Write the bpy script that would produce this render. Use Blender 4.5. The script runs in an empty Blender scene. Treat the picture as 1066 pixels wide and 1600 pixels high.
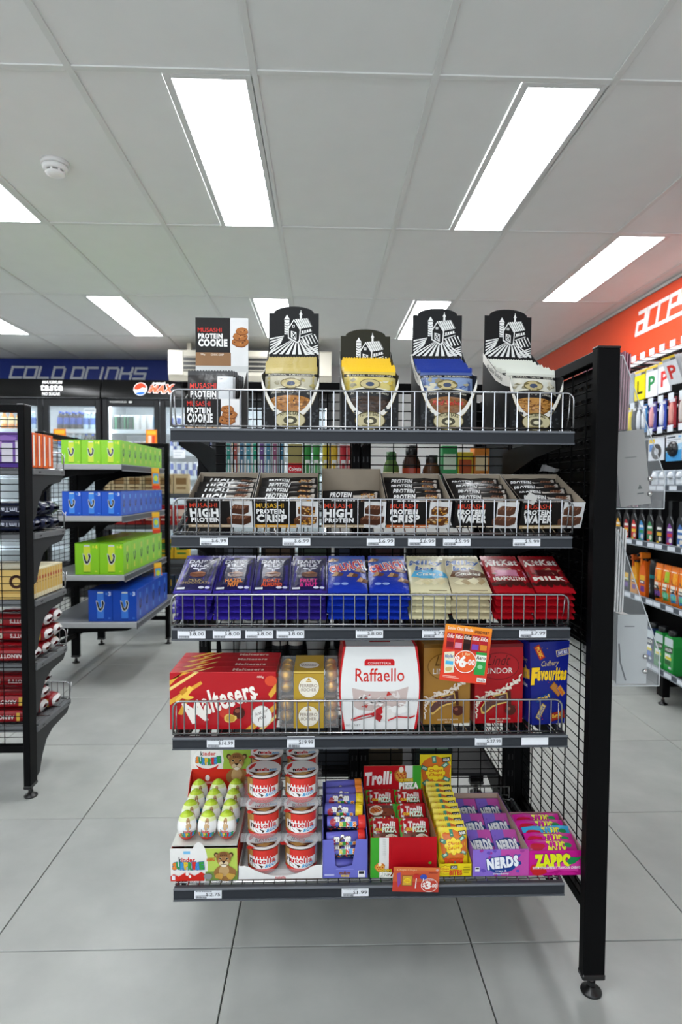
import bpy, math, random
from mathutils import Vector, Matrix, Euler, noise

# ------------------------------------------------------------------ camera, world, exposure
scn = bpy.context.scene
col = scn.collection
CAM_Z = 1.151
cam_d = bpy.data.cameras.new('camera')
cam_d.sensor_fit = 'VERTICAL'
cam_d.sensor_height = 36.0
cam_d.lens = 36.0 * 949.7 / 1600.0
cam_d.clip_start = 0.05
cam_d.dof.use_dof = True
cam_d.dof.focus_distance = 1.42
cam_d.dof.aperture_fstop = 5.0
cam = bpy.data.objects.new('camera', cam_d)
col.objects.link(cam)
_yaw, _pit, _rol = .030455, -.043779, .0053217
_fw = Vector((math.sin(_yaw)*math.cos(_pit), math.cos(_yaw)*math.cos(_pit), math.sin(_pit)))
_r = _fw.cross(Vector((0, 0, 1))).normalized()
_u = _r.cross(_fw)
_R = _r*math.cos(_rol) + _u*math.sin(_rol)
_U = -_r*math.sin(_rol) + _u*math.cos(_rol)
cam.matrix_world = Matrix(((_R.x, _U.x, -_fw.x, 0), (_R.y, _U.y, -_fw.y, 0), (_R.z, _U.z, -_fw.z, CAM_Z), (0, 0, 0, 1)))
scn.camera = cam

DAY = 5.0            # daylight through the unseen shop front opening added behind the camera
w = bpy.data.worlds.new('world'); scn.world = w
w.use_nodes = True
w.node_tree.nodes['Background'].inputs[0].default_value = (.75, .82, .9, 1)
w.node_tree.nodes['Background'].inputs[1].default_value = DAY

scn.view_settings.view_transform = 'Standard'
scn.view_settings.look = 'None'
scn.view_settings.exposure = 0.0
scn.view_settings.gamma = 1.0
scn.view_settings.use_curve_mapping = False
LIGHT = 18.0          # radiance of the ceiling light panels
COOLER = 11.0         # radiance of the lamps inside the drinks coolers

pl = bpy.data.lights.new('shop_front_portal', 'AREA'); pl.shape = 'RECTANGLE'; pl.size = 5.8; pl.size_y = 1.52; pl.energy = 1; pl.cycles.is_portal = True
po = bpy.data.objects.new('shop_front_portal', pl); col.objects.link(po); po.location = (-1.0, -2.65, 1.66); po.rotation_euler = (math.radians(90), 0, 0)
random.seed(7)
RND = random.random
PI = math.pi

# ------------------------------------------------------------------ colours and materials
def lin(h):
    if not isinstance(h, str): return tuple(h)
    h = h.lstrip('#')
    o = []
    for i in (0, 2, 4):
        c = int(h[i:i+2], 16)/255
        o.append(c/12.92 if c <= .04045 else ((c+.055)/1.055)**2.4)
    return tuple(o)

def material(name, rough=.5, metal=0., spec=.5, bump=0., bscale=40., vary=0., vscale=8., emit=0., trans=0., alpha=1., coat=0.):
    m = bpy.data.materials.new(name); m.use_nodes = True
    nt = m.node_tree; b = nt.nodes['Principled BSDF']
    at = nt.nodes.new('ShaderNodeAttribute'); at.attribute_name = 'Col'
    src = at.outputs['Color']
    if vary:
        tc = nt.nodes.new('ShaderNodeTexCoord')
        nz = nt.nodes.new('ShaderNodeTexNoise'); nz.inputs['Scale'].default_value = vscale; nz.inputs['Detail'].default_value = 5
        nt.links.new(tc.outputs['Object'], nz.inputs['Vector'])
        mr = nt.nodes.new('ShaderNodeMapRange'); mr.inputs['From Min'].default_value = .25; mr.inputs['From Max'].default_value = .75
        mr.inputs['To Min'].default_value = 1-vary; mr.inputs['To Max'].default_value = 1+vary
        nt.links.new(nz.outputs['Fac'], mr.inputs['Value'])
        mx = nt.nodes.new('ShaderNodeMix'); mx.data_type = 'RGBA'; mx.blend_type = 'MULTIPLY'; mx.inputs['Factor'].default_value = 1
        nt.links.new(src, mx.inputs['A']); nt.links.new(mr.outputs['Result'], mx.inputs['B'])
        src = mx.outputs['Result']
    nt.links.new(src, b.inputs['Base Color'])
    b.inputs['Roughness'].default_value = rough
    b.inputs['Metallic'].default_value = metal
    b.inputs['Specular IOR Level'].default_value = spec
    b.inputs['Coat Weight'].default_value = coat
    b.inputs['Coat Roughness'].default_value = .12
    if trans: b.inputs['Transmission Weight'].default_value = trans
    if alpha < 1: b.inputs['Alpha'].default_value = alpha
    if emit:
        nt.links.new(src, b.inputs['Emission Color']); b.inputs['Emission Strength'].default_value = emit
    if bump:
        tc = nt.nodes.new('ShaderNodeTexCoord')
        nz = nt.nodes.new('ShaderNodeTexNoise'); nz.inputs['Scale'].default_value = bscale; nz.inputs['Detail'].default_value = 4
        nt.links.new(tc.outputs['Object'], nz.inputs['Vector'])
        bp = nt.nodes.new('ShaderNodeBump'); bp.inputs['Strength'].default_value = bump; bp.inputs['Distance'].default_value = .004
        nt.links.new(nz.outputs['Fac'], bp.inputs['Height']); nt.links.new(bp.outputs['Normal'], b.inputs['Normal'])
    return m

M = dict(
    card=material('printed_card', .45, spec=.2, vary=.04, vscale=30),
    film=material('plastic_film', .28, bump=.35, bscale=55, spec=.4),
    foil=material('metallic_foil', .3, metal=.75, bump=.5, bscale=90),
    black=material('black_powder_coat', .45, spec=.06, vary=.1, vscale=12),
    grey=material('grey_powder_coat', .45, spec=.2, bump=.03, bscale=400),
    chrome=material('chromed_wire', .22, metal=1.),
    plastic=material('moulded_plastic', .3),
    paper=material('paper', .7, vary=.03),
    floor=material('stone_tile', .36, bump=.06, bscale=60, vary=.13, vscale=5.5, spec=.4),
    matte=material('painted_plaster', .8, vary=.02, bump=.04, bscale=90),
    ceil=material('ceiling_board', .75, vary=.015, bump=.05, bscale=140),
    rail=material('enamelled_rail', .4),
    lamp=material('lamp_diffuser', .5, emit=LIGHT),
    led=material('cooler_lamp', .5, emit=COOLER),
    sign=material('backlit_sign', .4, emit=1.1),
    clear=material('clear_acrylic', .08, spec=.3, alpha=.10),
    glass=material('cooler_glass', .03, spec=.5, alpha=.10),
    food=material('baked_dough', .8, bump=.8, bscale=120, vary=.25, vscale=70),
    gloss=material('glossy_vinyl', .27, vary=.02, spec=.4),
)

# ------------------------------------------------------------------ text shapes (built in font)
_TX = {}
def text_shape(s, bold=0., res=2):
    k = (s, bold, res)
    if k in _TX: return _TX[k]
    cu = bpy.data.curves.new('lettering', 'FONT'); cu.body = s; cu.offset = bold; cu.space_character = 1+bold*2.4; cu.resolution_u = res; cu.fill_mode = 'FRONT'
    ob = bpy.data.objects.new('lettering', cu)
    me = ob.to_mesh()
    vs = [(v.co.x, v.co.y) for v in me.vertices]
    fs = [tuple(p.vertices) for p in me.polygons]
    ob.to_mesh_clear(); bpy.data.objects.remove(ob); bpy.data.curves.remove(cu)
    x0 = min(v[0] for v in vs)+bold; x1 = max(v[0] for v in vs)-bold; y0 = min(v[1] for v in vs)+bold; y1 = max(v[1] for v in vs)-bold
    ww, hh = max(x1-x0, 1e-4), max(y1-y0, 1e-4)
    up = []
    for f in fs:      # all faces towards the reader
        a = sum(vs[f[i-1]][0]*vs[f[i]][1]-vs[f[i]][0]*vs[f[i-1]][1] for i in range(len(f)))
        up.append(f if a > 0 else f[::-1])
    r = ([((x-x0)/ww, (y-y0)/hh) for x, y in vs], up)
    _TX[k] = r
    return r

# ------------------------------------------------------------------ mesh builder
class MB:
    def __init__(s): s.v = []; s.f = []; s.c = []; s.sm = []
    def add(s, vs, fs, c, smooth=False):
        n = len(s.v); s.v.extend(tuple(p) for p in vs); c = lin(c)
        for f in fs: s.f.append(tuple(i+n for i in f)); s.c.append(c); s.sm.append(smooth)
        return s
    def box(s, x0, x1, y0, y1, z0, z1, c, mat=None, bev=0.):
        if x0 > x1: x0, x1 = x1, x0
        if y0 > y1: y0, y1 = y1, y0
        if z0 > z1: z0, z1 = z1, z0
        if bev:
            b = min(bev, (x1-x0)*.45, (y1-y0)*.45, (z1-z0)*.45)
            pts = []
            for iz, z in ((0, z0), (1, z0+b), (2, z1-b), (3, z1)):
                i = b if iz in (0, 3) else 0
                X0, X1, Y0, Y1 = x0+i, x1-i, y0+i, y1-i
                k = b if i == 0 else b*.4
                pts.append([(X0+k, Y0, z), (X1-k, Y0, z), (X1, Y0+k, z), (X1, Y1-k, z), (X1-k, Y1, z), (X0+k, Y1, z), (X0, Y1-k, z), (X0, Y0+k, z)])
            vs = [p for ring in pts for p in ring]
            fs = [tuple(range(7, -1, -1)), tuple(range(24, 32))]
            for r in range(3):
                for i in range(8):
                    j = (i+1) % 8; fs.append((r*8+i, r*8+j, r*8+8+j, r*8+8+i))
        else:
            vs = [(x, y, z) for z in (z0, z1) for x, y in ((x0, y0), (x1, y0), (x1, y1), (x0, y1))]
            fs = [(3, 2, 1, 0), (4, 5, 6, 7), (0, 1, 5, 4), (1, 2, 6, 5), (2, 3, 7, 6), (3, 0, 4, 7)]
        if mat: vs = [mat @ Vector(p) for p in vs]
        return s.add(vs, fs, c)
    def prism(s, pts, a, b, fn, c, cap=True, smooth=False):
        """polygon pts (2-D, counter-clockwise seen from the b end) drawn along a..b; fn(x,y,t)->3-D"""
        n = len(pts)
        vs = [fn(x, y, a) for x, y in pts] + [fn(x, y, b) for x, y in pts]
        fs = [(i, (i+1) % n, n+(i+1) % n, n+i) for i in range(n)]
        s.add(vs, fs, c, smooth)
        if cap: s.add(vs, [tuple(range(n-1, -1, -1)), tuple(range(n, 2*n))], c)
        return s
    def tube(s, path, r, c, n=6, closed=False, caps=True):
        P = [Vector(p) for p in path]; m = len(P); rings = []
        up = None
        for i, p in enumerate(P):
            if closed: d = (P[(i+1) % m]-P[i-1])
            else: d = P[min(i+1, m-1)]-P[max(i-1, 0)]
            d = d.normalized()
            if up is None or abs(up.dot(d)) > .95:
                up = Vector((0, 0, 1)) if abs(d.z) < .9 else Vector((1, 0, 0))
            a = (up-d*up.dot(d)).normalized(); b = d.cross(a); up = a
            k = 1.
            if 0 < i < m-1:
                cs = (P[i]-P[i-1]).normalized().dot(d); k = 1/max(.6, cs)
            rr = (r[i] if isinstance(r, (list, tuple)) else r)*k
            rings.append([p+(a*math.cos(2*PI*j/n)+b*math.sin(2*PI*j/n))*rr for j in range(n)])
        vs = [q for g in rings for q in g]; fs = []
        for i in range(m if closed else m-1):
            i2 = (i+1) % m
            for j in range(n):
                k2 = (j+1) % n; fs.append((i*n+j, i*n+k2, i2*n+k2, i2*n+j))
        if caps and not closed: fs += [tuple(range(n-1, -1, -1)), tuple(range((m-1)*n, m*n))]
        return s.add(vs, fs, c, n > 5)
    def rod(s, a, b, r, c, n=4): return s.tube([a, b], r, c, n)
    def lathe(s, prof, c, n=20, ctr=(0, 0, 0), smooth=True, cols=None, axis='z'):
        vs = []; cx, cy, cz = ctr
        for rr, z in prof:
            for j in range(n):
                a = 2*PI*j/n; x, y = rr*math.cos(a), rr*math.sin(a)
                vs.append((cx+x, cy+y, cz+z) if axis == 'z' else ((cx+z, cy+x, cz+y) if axis == 'x' else (cx+y, cy+z, cz+x)))
        for i in range(len(prof)-1):
            fs = [(i*n+j, i*n+(j+1) % n, (i+1)*n+(j+1) % n, (i+1)*n+j) for j in range(n)]
            base = len(s.v) if i == 0 else base
            if i == 0: s.v.extend(vs)
            cc = lin(cols[i] if cols else c)
            for f in fs: s.f.append(tuple(k+base for k in f)); s.c.append(cc); s.sm.append(smooth)
        m = len(prof)
        for f, ci in ((tuple(range(n-1, -1, -1)), 0), (tuple(range((m-1)*n, m*n)), -1)):
            if prof[0 if ci == 0 else -1][0] > 1e-6:
                s.f.append(tuple(k+base for k in f)); s.c.append(lin(cols[ci] if cols else c)); s.sm.append(False)
        return s
    def grid(s, fn, nu, nv, c, smooth=True, flip=False):
        vs = [fn(i/nu, j/nv) for j in range(nv+1) for i in range(nu+1)]
        fs = []
        for j in range(nv):
            for i in range(nu):
                a = j*(nu+1)+i; f = (a, a+1, a+nu+2, a+nu+1)
                fs.append(f[::-1] if flip else f)
        cc = c
        if callable(c):
            n = len(s.v); s.v.extend(tuple(p) for p in vs)
            for q, f in enumerate(fs):
                i, j = q % nu, q//nu
                s.f.append(tuple(k+n for k in f)); s.c.append(lin(c((i+.5)/nu, (j+.5)/nv))); s.sm.append(smooth)
            return s
        return s.add(vs, fs, cc, smooth)
    def mesh(s, name, mat):
        me = bpy.data.meshes.new(name)
        me.from_pydata(s.v, [], s.f)
        at = me.color_attributes.new('Col', 'FLOAT_COLOR', 'CORNER')
        buf = []
        for f, c in zip(s.f, s.c):
            buf.extend((c[0], c[1], c[2], 1.)*len(f))
        at.data.foreach_set('color', buf)
        me.polygons.foreach_set('use_smooth', s.sm)
        me.materials.append(M[mat] if isinstance(mat, str) else mat)
        me.update()
        return me
    def build(s, name, mat, parent=None, loc=None, rot=None):
        return link(name, s.mesh(name, mat), parent, loc, rot)

def link(name, data, parent=None, loc=None, rot=None):
    o = bpy.data.objects.new(name, data); col.objects.link(o)
    if parent: o.parent = parent
    if loc is not None: o.location = loc
    if rot is not None: o.rotation_euler = rot
    return o

def tag(o, label=None, cat=None, group=None, kind=None):
    if label: o['label'] = label
    if cat: o['category'] = cat
    if group: o['group'] = group
    if kind: o['kind'] = kind
    return o

def thing(name, label, cat, loc=(0, 0, 0), rot=(0, 0, 0), group=None):
    o = link(name, None, None, loc, rot); o.empty_display_size = .05
    return tag(o, label, cat, group)

def dup(o, label=None, loc=None, rot=None, parent=None):
    """copy of a thing with copies of its parts and their sub-parts"""
    c = o.copy(); col.objects.link(c)
    if parent: c.parent = parent
    if loc is not None: c.location = loc
    if rot is not None: c.rotation_euler = rot
    if label: c['label'] = label
    for ch in list(o.children): dup(ch, parent=c)
    return c

ORD = ['first', 'second', 'third', 'fourth', 'fifth', 'sixth', 'seventh', 'eighth', 'ninth', 'tenth', 'eleventh', 'twelfth',
       'thirteenth', 'fourteenth', 'fifteenth', 'sixteenth', 'seventeenth', 'eighteenth', 'nineteenth', 'twentieth']

# ------------------------------------------------------------------ flat print: vector artwork laid on a face
def plane(O, U, V):
    O, U, V = Vector(O), Vector(U), Vector(V); N = U.cross(V).normalized()
    return lambda u, v, d: O+U*u+V*v+N*d

class Art:
    """artwork in units 0..w (right), 0..h (down)"""
    STEP = .00007
    def __init__(s, w, h): s.w = w; s.h = h; s.ops = []; s.k = 1
    def _lay(s): s.k += 1; return s.k*s.STEP
    def raw(s, pts, fs, c): s.ops.append((pts, fs, c, s._lay())); return s
    def rect(s, x0, y0, x1, y1, c, n=1, m=1):
        pts = [(x0+(x1-x0)*i/n, y1+(y0-y1)*j/m) for j in range(m+1) for i in range(n+1)]
        fs = [(j*(n+1)+i, j*(n+1)+i+1, (j+1)*(n+1)+i+1, (j+1)*(n+1)+i) for j in range(m) for i in range(n)]
        return s.raw(pts, fs, c)
    def poly(s, pts, c):
        a = sum(pts[i-1][0]*pts[i][1]-pts[i][0]*pts[i-1][1] for i in range(len(pts)))
        if a > 0: pts = pts[::-1]
        return s.raw(list(pts), [tuple(range(len(pts)))], c)
    def _fan(s, cx, cy, rim, c):
        n = len(rim); big = max(max(abs(x-cx) for x, y in rim)/s.w, max(abs(y-cy) for x, y in rim)/s.h)
        ks = (1.,) if big < .12 else ((.5, 1.) if big < .25 else (.28, .52, .76, 1.))
        pts = [(cx, cy)]; fs = []
        for k in ks: pts += [(cx+(x-cx)*k, cy+(y-cy)*k) for x, y in rim]
        fs += [(0, 1+i, 1+(i+1) % n) for i in range(n)]
        for q in range(len(ks)-1):
            a, b = 1+q*n, 1+(q+1)*n
            fs += [(a+i, b+i, b+(i+1) % n, a+(i+1) % n) for i in range(n)]
        return s.raw(pts, fs, c)
    def ell(s, cx, cy, rx, ry, c, n=20, rot=0.):
        ca, sa = math.cos(rot), math.sin(rot); rim = []
        for i in range(n):
            a = -2*PI*i/n; x, y = rx*math.cos(a), ry*math.sin(a)
            rim.append((cx+x*ca-y*sa, cy+x*sa+y*ca))
        return s._fan(cx, cy, rim, c)
    def blob(s, cx, cy, rx, ry, c, n=16, j=.2, seed=1):
        rg = random.Random(seed); rim = []
        for i in range(n):
            a = -2*PI*i/n; k = 1+rg.uniform(-j, j); rim.append((cx+rx*k*math.cos(a), cy+ry*k*math.sin(a)))
        return s._fan(cx, cy, rim, c)
    def line(s, pts, wd, c):
        o = []; f = []
        for i in range(len(pts)-1):
            (x0, y0), (x1, y1) = pts[i], pts[i+1]; L = math.hypot(x1-x0, y1-y0) or 1
            nx, ny = -(y1-y0)/L*wd/2, (x1-x0)/L*wd/2; ex, ey = (x1-x0)/L*wd*.25, (y1-y0)/L*wd*.25
            b = len(o); o += [(x0+nx-ex, y0+ny-ey), (x1+nx+ex, y1+ny+ey), (x1-nx+ex, y1-ny+ey), (x0-nx-ex, y0-ny-ey)]; f.append((b, b+1, b+2, b+3))
        return s.raw(o, f, c)
    def text(s, t, x, y, w, h, c, bold=.02, shear=0., rot=0., arc=0., ol=None, taper=0., res=2):
        """string t stretched to the box x,y (top left), w,h; arc lifts the middle; ol=(colour, offset) draws an outline first"""
        def go(cc, b):
            vs, fs = text_shape(t, b, res); o = []; ca, sa = math.cos(rot), math.sin(rot)
            for u, v in vs:
                hh = h*(1+taper*(u-.5))
                px = (u-.5)*w+shear*(v-.5)*h; py = -(v-.5)*hh-arc*(1-(2*u-1)**2)
                o.append((x+w/2+px*ca-py*sa, y+h/2+px*sa+py*ca))
            s.raw(o, fs, cc)
        if ol: go(ol[0], ol[1])
        go(c, bold); return s
    def emit(s, mb, warp, d0=0.):
        for pts, fs, c, d in s.ops:
            mb.add([warp(x/s.w, 1-y/s.h, d+d0) for x, y in pts], fs, c)
        return mb

# ------------------------------------------------------------------ shared product shapes
def carton_mb(wd, dp, ht, c, front=None, top=None, side=None, left=None, right=None, bev=.001):
    """closed box standing on z=0, x centred, front face at y=0 looking to -y"""
    mb = MB(); mb.box(-wd/2, wd/2, 0, dp, 0, ht, c, bev=bev)
    if front: front.emit(mb, plane((-wd/2, 0, 0), (wd, 0, 0), (0, 0, ht)))
    if top: top.emit(mb, plane((-wd/2, 0, ht), (wd, 0, 0), (0, dp, 0)))
    if right or side: (right or side).emit(mb, plane((wd/2, 0, 0), (0, dp, 0), (0, 0, ht)))
    if left or side: (left or side).emit(mb, plane((-wd/2, dp, 0), (0, -dp, 0), (0, 0, ht)))
    return mb

def tray_mb(wd, dp, hf, hb, c, inner, front=None, side=None, t=.0016, floor_c=None):
    """open display carton: front panel hf high, back panel hb high, sloping sides"""
    mb = MB()
    mb.box(-wd/2, wd/2, 0, t, 0, hf, c)
    mb.box(-wd/2+t, wd/2-t, t, t+.0006, .001, hf-.0004, inner)
    mb.box(-wd/2, wd/2, dp-t, dp, 0, hb, inner)
    mb.box(-wd/2, wd/2, dp, dp+.0008, 0, hb, c)
    mb.box(-wd/2, wd/2, 0, dp, 0, t, floor_c or inner)
    pr = [(0, 0), (dp, 0), (dp, hb), (dp*.55, hf+(hb-hf)*.45), (0, hf)]
    for sx, a, b, cc in ((-1, -wd/2, -wd/2+t*.6, c), (-1, -wd/2+t*.6, -wd/2+t, inner), (1, wd/2-t, wd/2-t*.6, inner), (1, wd/2-t*.6, wd/2, c)):
        mb.prism(pr, a, b, lambda x, y, q: (q, x, y), cc)
    if front: front.emit(mb, plane((-wd/2, 0, 0), (wd, 0, 0), (0, 0, hf)))
    if side:
        side.emit(mb, plane((-wd/2, dp, 0), (0, -dp, 0), (0, 0, hf)))
        side.emit(mb, plane((wd/2, 0, 0), (0, dp, 0), (0, 0, hf)))
    return mb

def pillow_fn(wd, ht, t, crimp=.08, wr=.12, seed=0, side_crimp=0.):
    """height of a filled bag: (u,v) in 0..1 -> front offset"""
    ofs = Vector((seed*3.7, seed*1.3, 0))
    def f(u, v):
        if v < crimp or v > 1-crimp: return .0006
        q = (v-crimp)/(1-2*crimp); a = max(0., 1-abs(2*q-1)**2.6)
        uu = (u-side_crimp)/(1-2*side_crimp)
        if uu <= 0 or uu >= 1: return .0006
        b = max(0., 1-abs(2*uu-1)**3.2)
        k = a*b
        nz = noise.noise(Vector((u*4.5, v*6., 0))+ofs)+.5*noise.noise(Vector((u*11, v*9, 3))+ofs)
        return .0006+t/2*k**.6*(1+wr*nz)
    return f

def bag_mb(wd, ht, t, c, art=None, crimp=.08, crimp_c=None, wr=.12, seed=0, zig=8, nu=12, nv=14, back_c=None, lean=None, side_crimp=0.):
    """pillow bag standing on z=0 with its front to -y; lean(v)->y shift bends it"""
    f = pillow_fn(wd, ht, t, crimp, wr, seed, side_crimp); mb = MB(); cc = crimp_c or c
    L = lean or (lambda v: 0.)
    ccol = (lambda u, v: cc if (v < crimp or v > 1-crimp) else c)
    mb.grid(lambda u, v: ((u-.5)*wd, L(v)-f(u, v), v*ht), nu, nv, ccol)
    mb.grid(lambda u, v: ((u-.5)*wd, L(v)+f(1-u, v), v*ht), nu, nv, back_c or c, flip=True)
    for v in (0, 1):
        e = -1 if v == 0 else 1
        vs = []
        for i in range(zig*2+1):
            vs.append(((i/(zig*2)-.5)*wd, L(v)-.0003, v*ht+(e*.003 if i % 2 else 0)))
        n = len(vs); fs = [(i, i+1, i+2) for i in range(0, n-2, 2)]
        mb.add(vs, fs, cc); mb.add([(x, y+.0006, z) for x, y, z in vs], [f2[::-1] for f2 in fs], cc)
    if art: art.emit(mb, lambda u, v, d: Vector(((u-.5)*wd, L(v)-f(u, v)-d-.0004, v*ht)))
    return mb

def wire_panel(mb, x0, x1, z0, z1, nx, nz, y, r, c, fn=None):
    """welded mesh in the xz plane"""
    fn = fn or (lambda a, b, yy: (a, yy, b))
    for i in range(nx+1):
        x = x0+(x1-x0)*i/nx; mb.rod(fn(x, z0, y), fn(x, z1, y), r, c)
    for j in range(nz+1):
        z = z0+(z1-z0)*j/nz; mb.rod(fn(x0, z, y+r*1.6), fn(x1, z, y+r*1.6), r, c)
    return mb
# ------------------------------------------------------------------ the room
XW, XL, YB, YF, ZC = 2.275, -4.25, 6.98, -2.6, 2.501
def struct(o): o['kind'] = 'structure'; return o

fl = struct(MB().box(XL, XW, YF, YB, -.03, -.011, '#2c2d2c').build('floor', 'matte'))
_tm = {}
def floor_tile(x0, x1, y0, y1, i):
    k = (round(x1-x0, 3), round(y1-y0, 3), i % 4)
    if k not in _tm:
        c = ['#a6a8a4', '#a9aba6', '#a3a5a1', '#a7a9a4'][i % 4]
        _tm[k] = MB().box(0, x1-x0, 0, y1-y0, -.0105, 0, c, bev=.0012).mesh('tile', 'floor')
    link('tile', _tm[k], fl, (x0, y0, 0))
i = 0
for a in range(-6, 6):
    for b in range(-7, 10):
        x0, x1 = -.821+.6*a+.0016, -.821+.6*a+.5984; y0, y1 = 1.472+.6*b+.0016, 1.472+.6*b+.5984
        x0, x1 = max(x0, XL), min(x1, XW); y0, y1 = max(y0, YF), min(y1, YB)
        if x1-x0 > .02 and y1-y0 > .02: floor_tile(x0, x1, y0, y1, (a*7+b*3) % 11); i += 1

ce = struct(MB().box(XL, XW, YF, YB, ZC+.075, ZC+.1, '#c9cac8').build('ceiling', 'ceil'))
LIGHTS = [(-.5345, 2.064), (.6655, 2.064), (-1.7345, 2.064), (1.5765, 3.264), (-1.7345, 4.464), (-2.9345, 4.464), (-.5345, 4.464), (.6655, 4.464),
          (-2.9345, 2.064), (-1.7345, -.336), (-2.9345, -.336), (-.5345, -.336)]
_cm = {}
def ceiling_tile(x0, x1, y0, y1):
    k = (round(x1-x0, 3), round(y1-y0, 3))
    if k not in _cm: _cm[k] = MB().box(0, x1-x0, 0, y1-y0, 0, .009, '#eeefed').mesh('ceiling_tile', 'ceil')
    link('ceiling_tile', _cm[k], ce, (x0, y0, ZC+.006))
LX = {(round(x, 3), round(y, 3)) for x, y in LIGHTS}
rails = []
for a in range(-6, 6):
    for b in range(-4, 5):
        x0, x1 = -.8316+.6*a, -.8316+.6*a+.6; y0, y1 = 2.064+1.2*b, 2.064+1.2*b+1.2
        lt = [l for l in LIGHTS if x0-.05 <= l[0] <= x1-.2 and abs(l[1]-y0) < .01]
        x1c, y0c, y1c = min(x1, XW), max(y0, YF), min(y1, YB); x0c = max(x0, XL)
        if x1c-x0c < .03 or y1c-y0c < .03: continue
        if lt:
            lx = lt[0][0]
            if lx-x0 > .1: ceiling_tile(x0c+.002, lx-.003, y0c+.002, y1c-.002)
            if x1c-(lx+.297) > .1: ceiling_tile(lx+.30, x1c-.002, y0c+.002, y1c-.002)
        else: ceiling_tile(x0c+.002, x1c-.002, y0c+.002, y1c-.002)
def rail(x0, x1, y0, y1, d=0):
    MB().box(x0, x1, y0, y1, ZC+d, ZC+.0058, '#e3e4e1', bev=.001).build('ceiling_rail', 'rail', ce)
for a in range(-5, 6):
    x = -.8316+.6*a; rail(x-.012, x+.012, YF, YB)
for b in range(-3, 5):
    y = 2.064+1.2*b; rail(XL, XW, y-.012, y+.012, .0004)

_lm = MB().box(.026, .271, .036, 1.184, .0012, .006, '#f9fcff').mesh('diffuser', 'lamp')
fmb = MB()
for q in ((0, .026, 0.013, 1.187), (.271, .297, 0.013, 1.187)): fmb.box(q[0], q[1], q[2], q[3], 0, .007, '#dfe0de', bev=.001)
for q in ((.026, .271, .013, .036), (.026, .271, 1.184, 1.187)): fmb.box(q[0], q[1], q[2], q[3], 0, .007, '#dfe0de')
_fm = fmb.mesh('frame', 'rail')
_ll = ['over the gap left of the round smoke detector', 'first', '', '', '', '']
LNAME = {0: 'long white ceiling light panel, above and left of the snack gondola',
         1: 'long white ceiling light panel, above and right of the snack gondola',
         2: 'white ceiling light panel cut by the left edge, behind the smoke detector',
         3: 'white ceiling light panel beside the orange wall sign',
         4: 'white ceiling light panel over the blue cold drinks sign',
         5: 'white ceiling light panel in the far left corner by the frame edge',
         6: 'far white ceiling light panel behind the leftmost barn header card',
         7: 'far white ceiling light panel behind the two rightmost barn header cards'}
for n, (x, y) in enumerate(LIGHTS):
    t = thing('ceiling_light', LNAME.get(n, 'white ceiling light panel over the shop floor out of the photo'), 'light', (x, y, ZC), group='ceiling light panels')
    if n not in LNAME: t['group'] = 'ceiling light panels out of view'
    link('diffuser', _lm, t); link('frame', _fm, t)

sd = thing('smoke_detector', 'round white smoke detector on the ceiling', 'detector', (-1.135, 2.665, ZC+.006), (PI, 0, 0))
MB().lathe([(.058, 0), (.058, .012), (.054, .017)], '#e6e6e4', 32).build('base', 'plastic', sd)
MB().lathe([(.052, .0172), (.05, .03), (.043, .036)], '#ececea', 32).build('body', 'plastic', sd)
cg = MB(); cg.lathe([(.036, .0362), (.036, .043)], '#8c8c88', 24)
for k in range(8):
    a = k*PI/4; cg.box(-.004, .004, .031, .041, .0362, .044, '#ececea', Matrix.Rotation(a, 4, 'Z'))
cg.build('sensor_cage', 'plastic', sd)
MB().lathe([(.04, .044), (.036, .05), (.022, .055), (.0, .056)], '#efefed', 24).build('cap', 'plastic', sd)

# walls
struct(MB().box(XW, XW+.1, YF, YB, 0, ZC+.075, '#d6d6d2').build('wall_right', 'matte'))
struct(MB().box(XL-.1, XL, YF, YB, 0, ZC+.075, '#d6d6d2').build('wall_left', 'matte'))
struct(MB().box(XL-.1, XW+.1, YB, YB+.1, 0, ZC+.075, '#cfd0ce').build('wall_back', 'matte'))
mb = MB(); mb.box(XL-.1, XW+.1, YF-.1, YF, 2.42, ZC+.075, '#dcdcd8'); mb.box(-3.9, 1.9, YF-.1, YF, 0, .9, '#dcdcd8'); mb.box(XL-.1, -3.9, YF-.1, YF, 0, 2.42, '#dcdcd8'); mb.box(1.9, XW+.1, YF-.1, YF, 0, 2.42, '#dcdcd8')
struct(mb.build('wall_front', 'matte'))  # sill raised to keep daylight off the floor under the shelves
mb = MB()      # unseen shop front put in to light ceiling and fronts: mullions and rails
for k in range(6): mb.box(-3.9+1.16*k-.03, -3.9+1.16*k+.03, YF-.08, YF-.02, .9, 2.42, '#8f9294')
for z in (0.92, 2.39): mb.box(-3.9, 1.9, YF-.079, YF-.021, z-.02, z+.03, '#8f9294')
struct(mb.build('unseen_window_1', 'grey'))
struct(MB().box(XW-.022, XW, YF, YB, ZC-.022, ZC-.0005, '#d9d9d6').build('trim_1', 'rail'))

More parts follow.
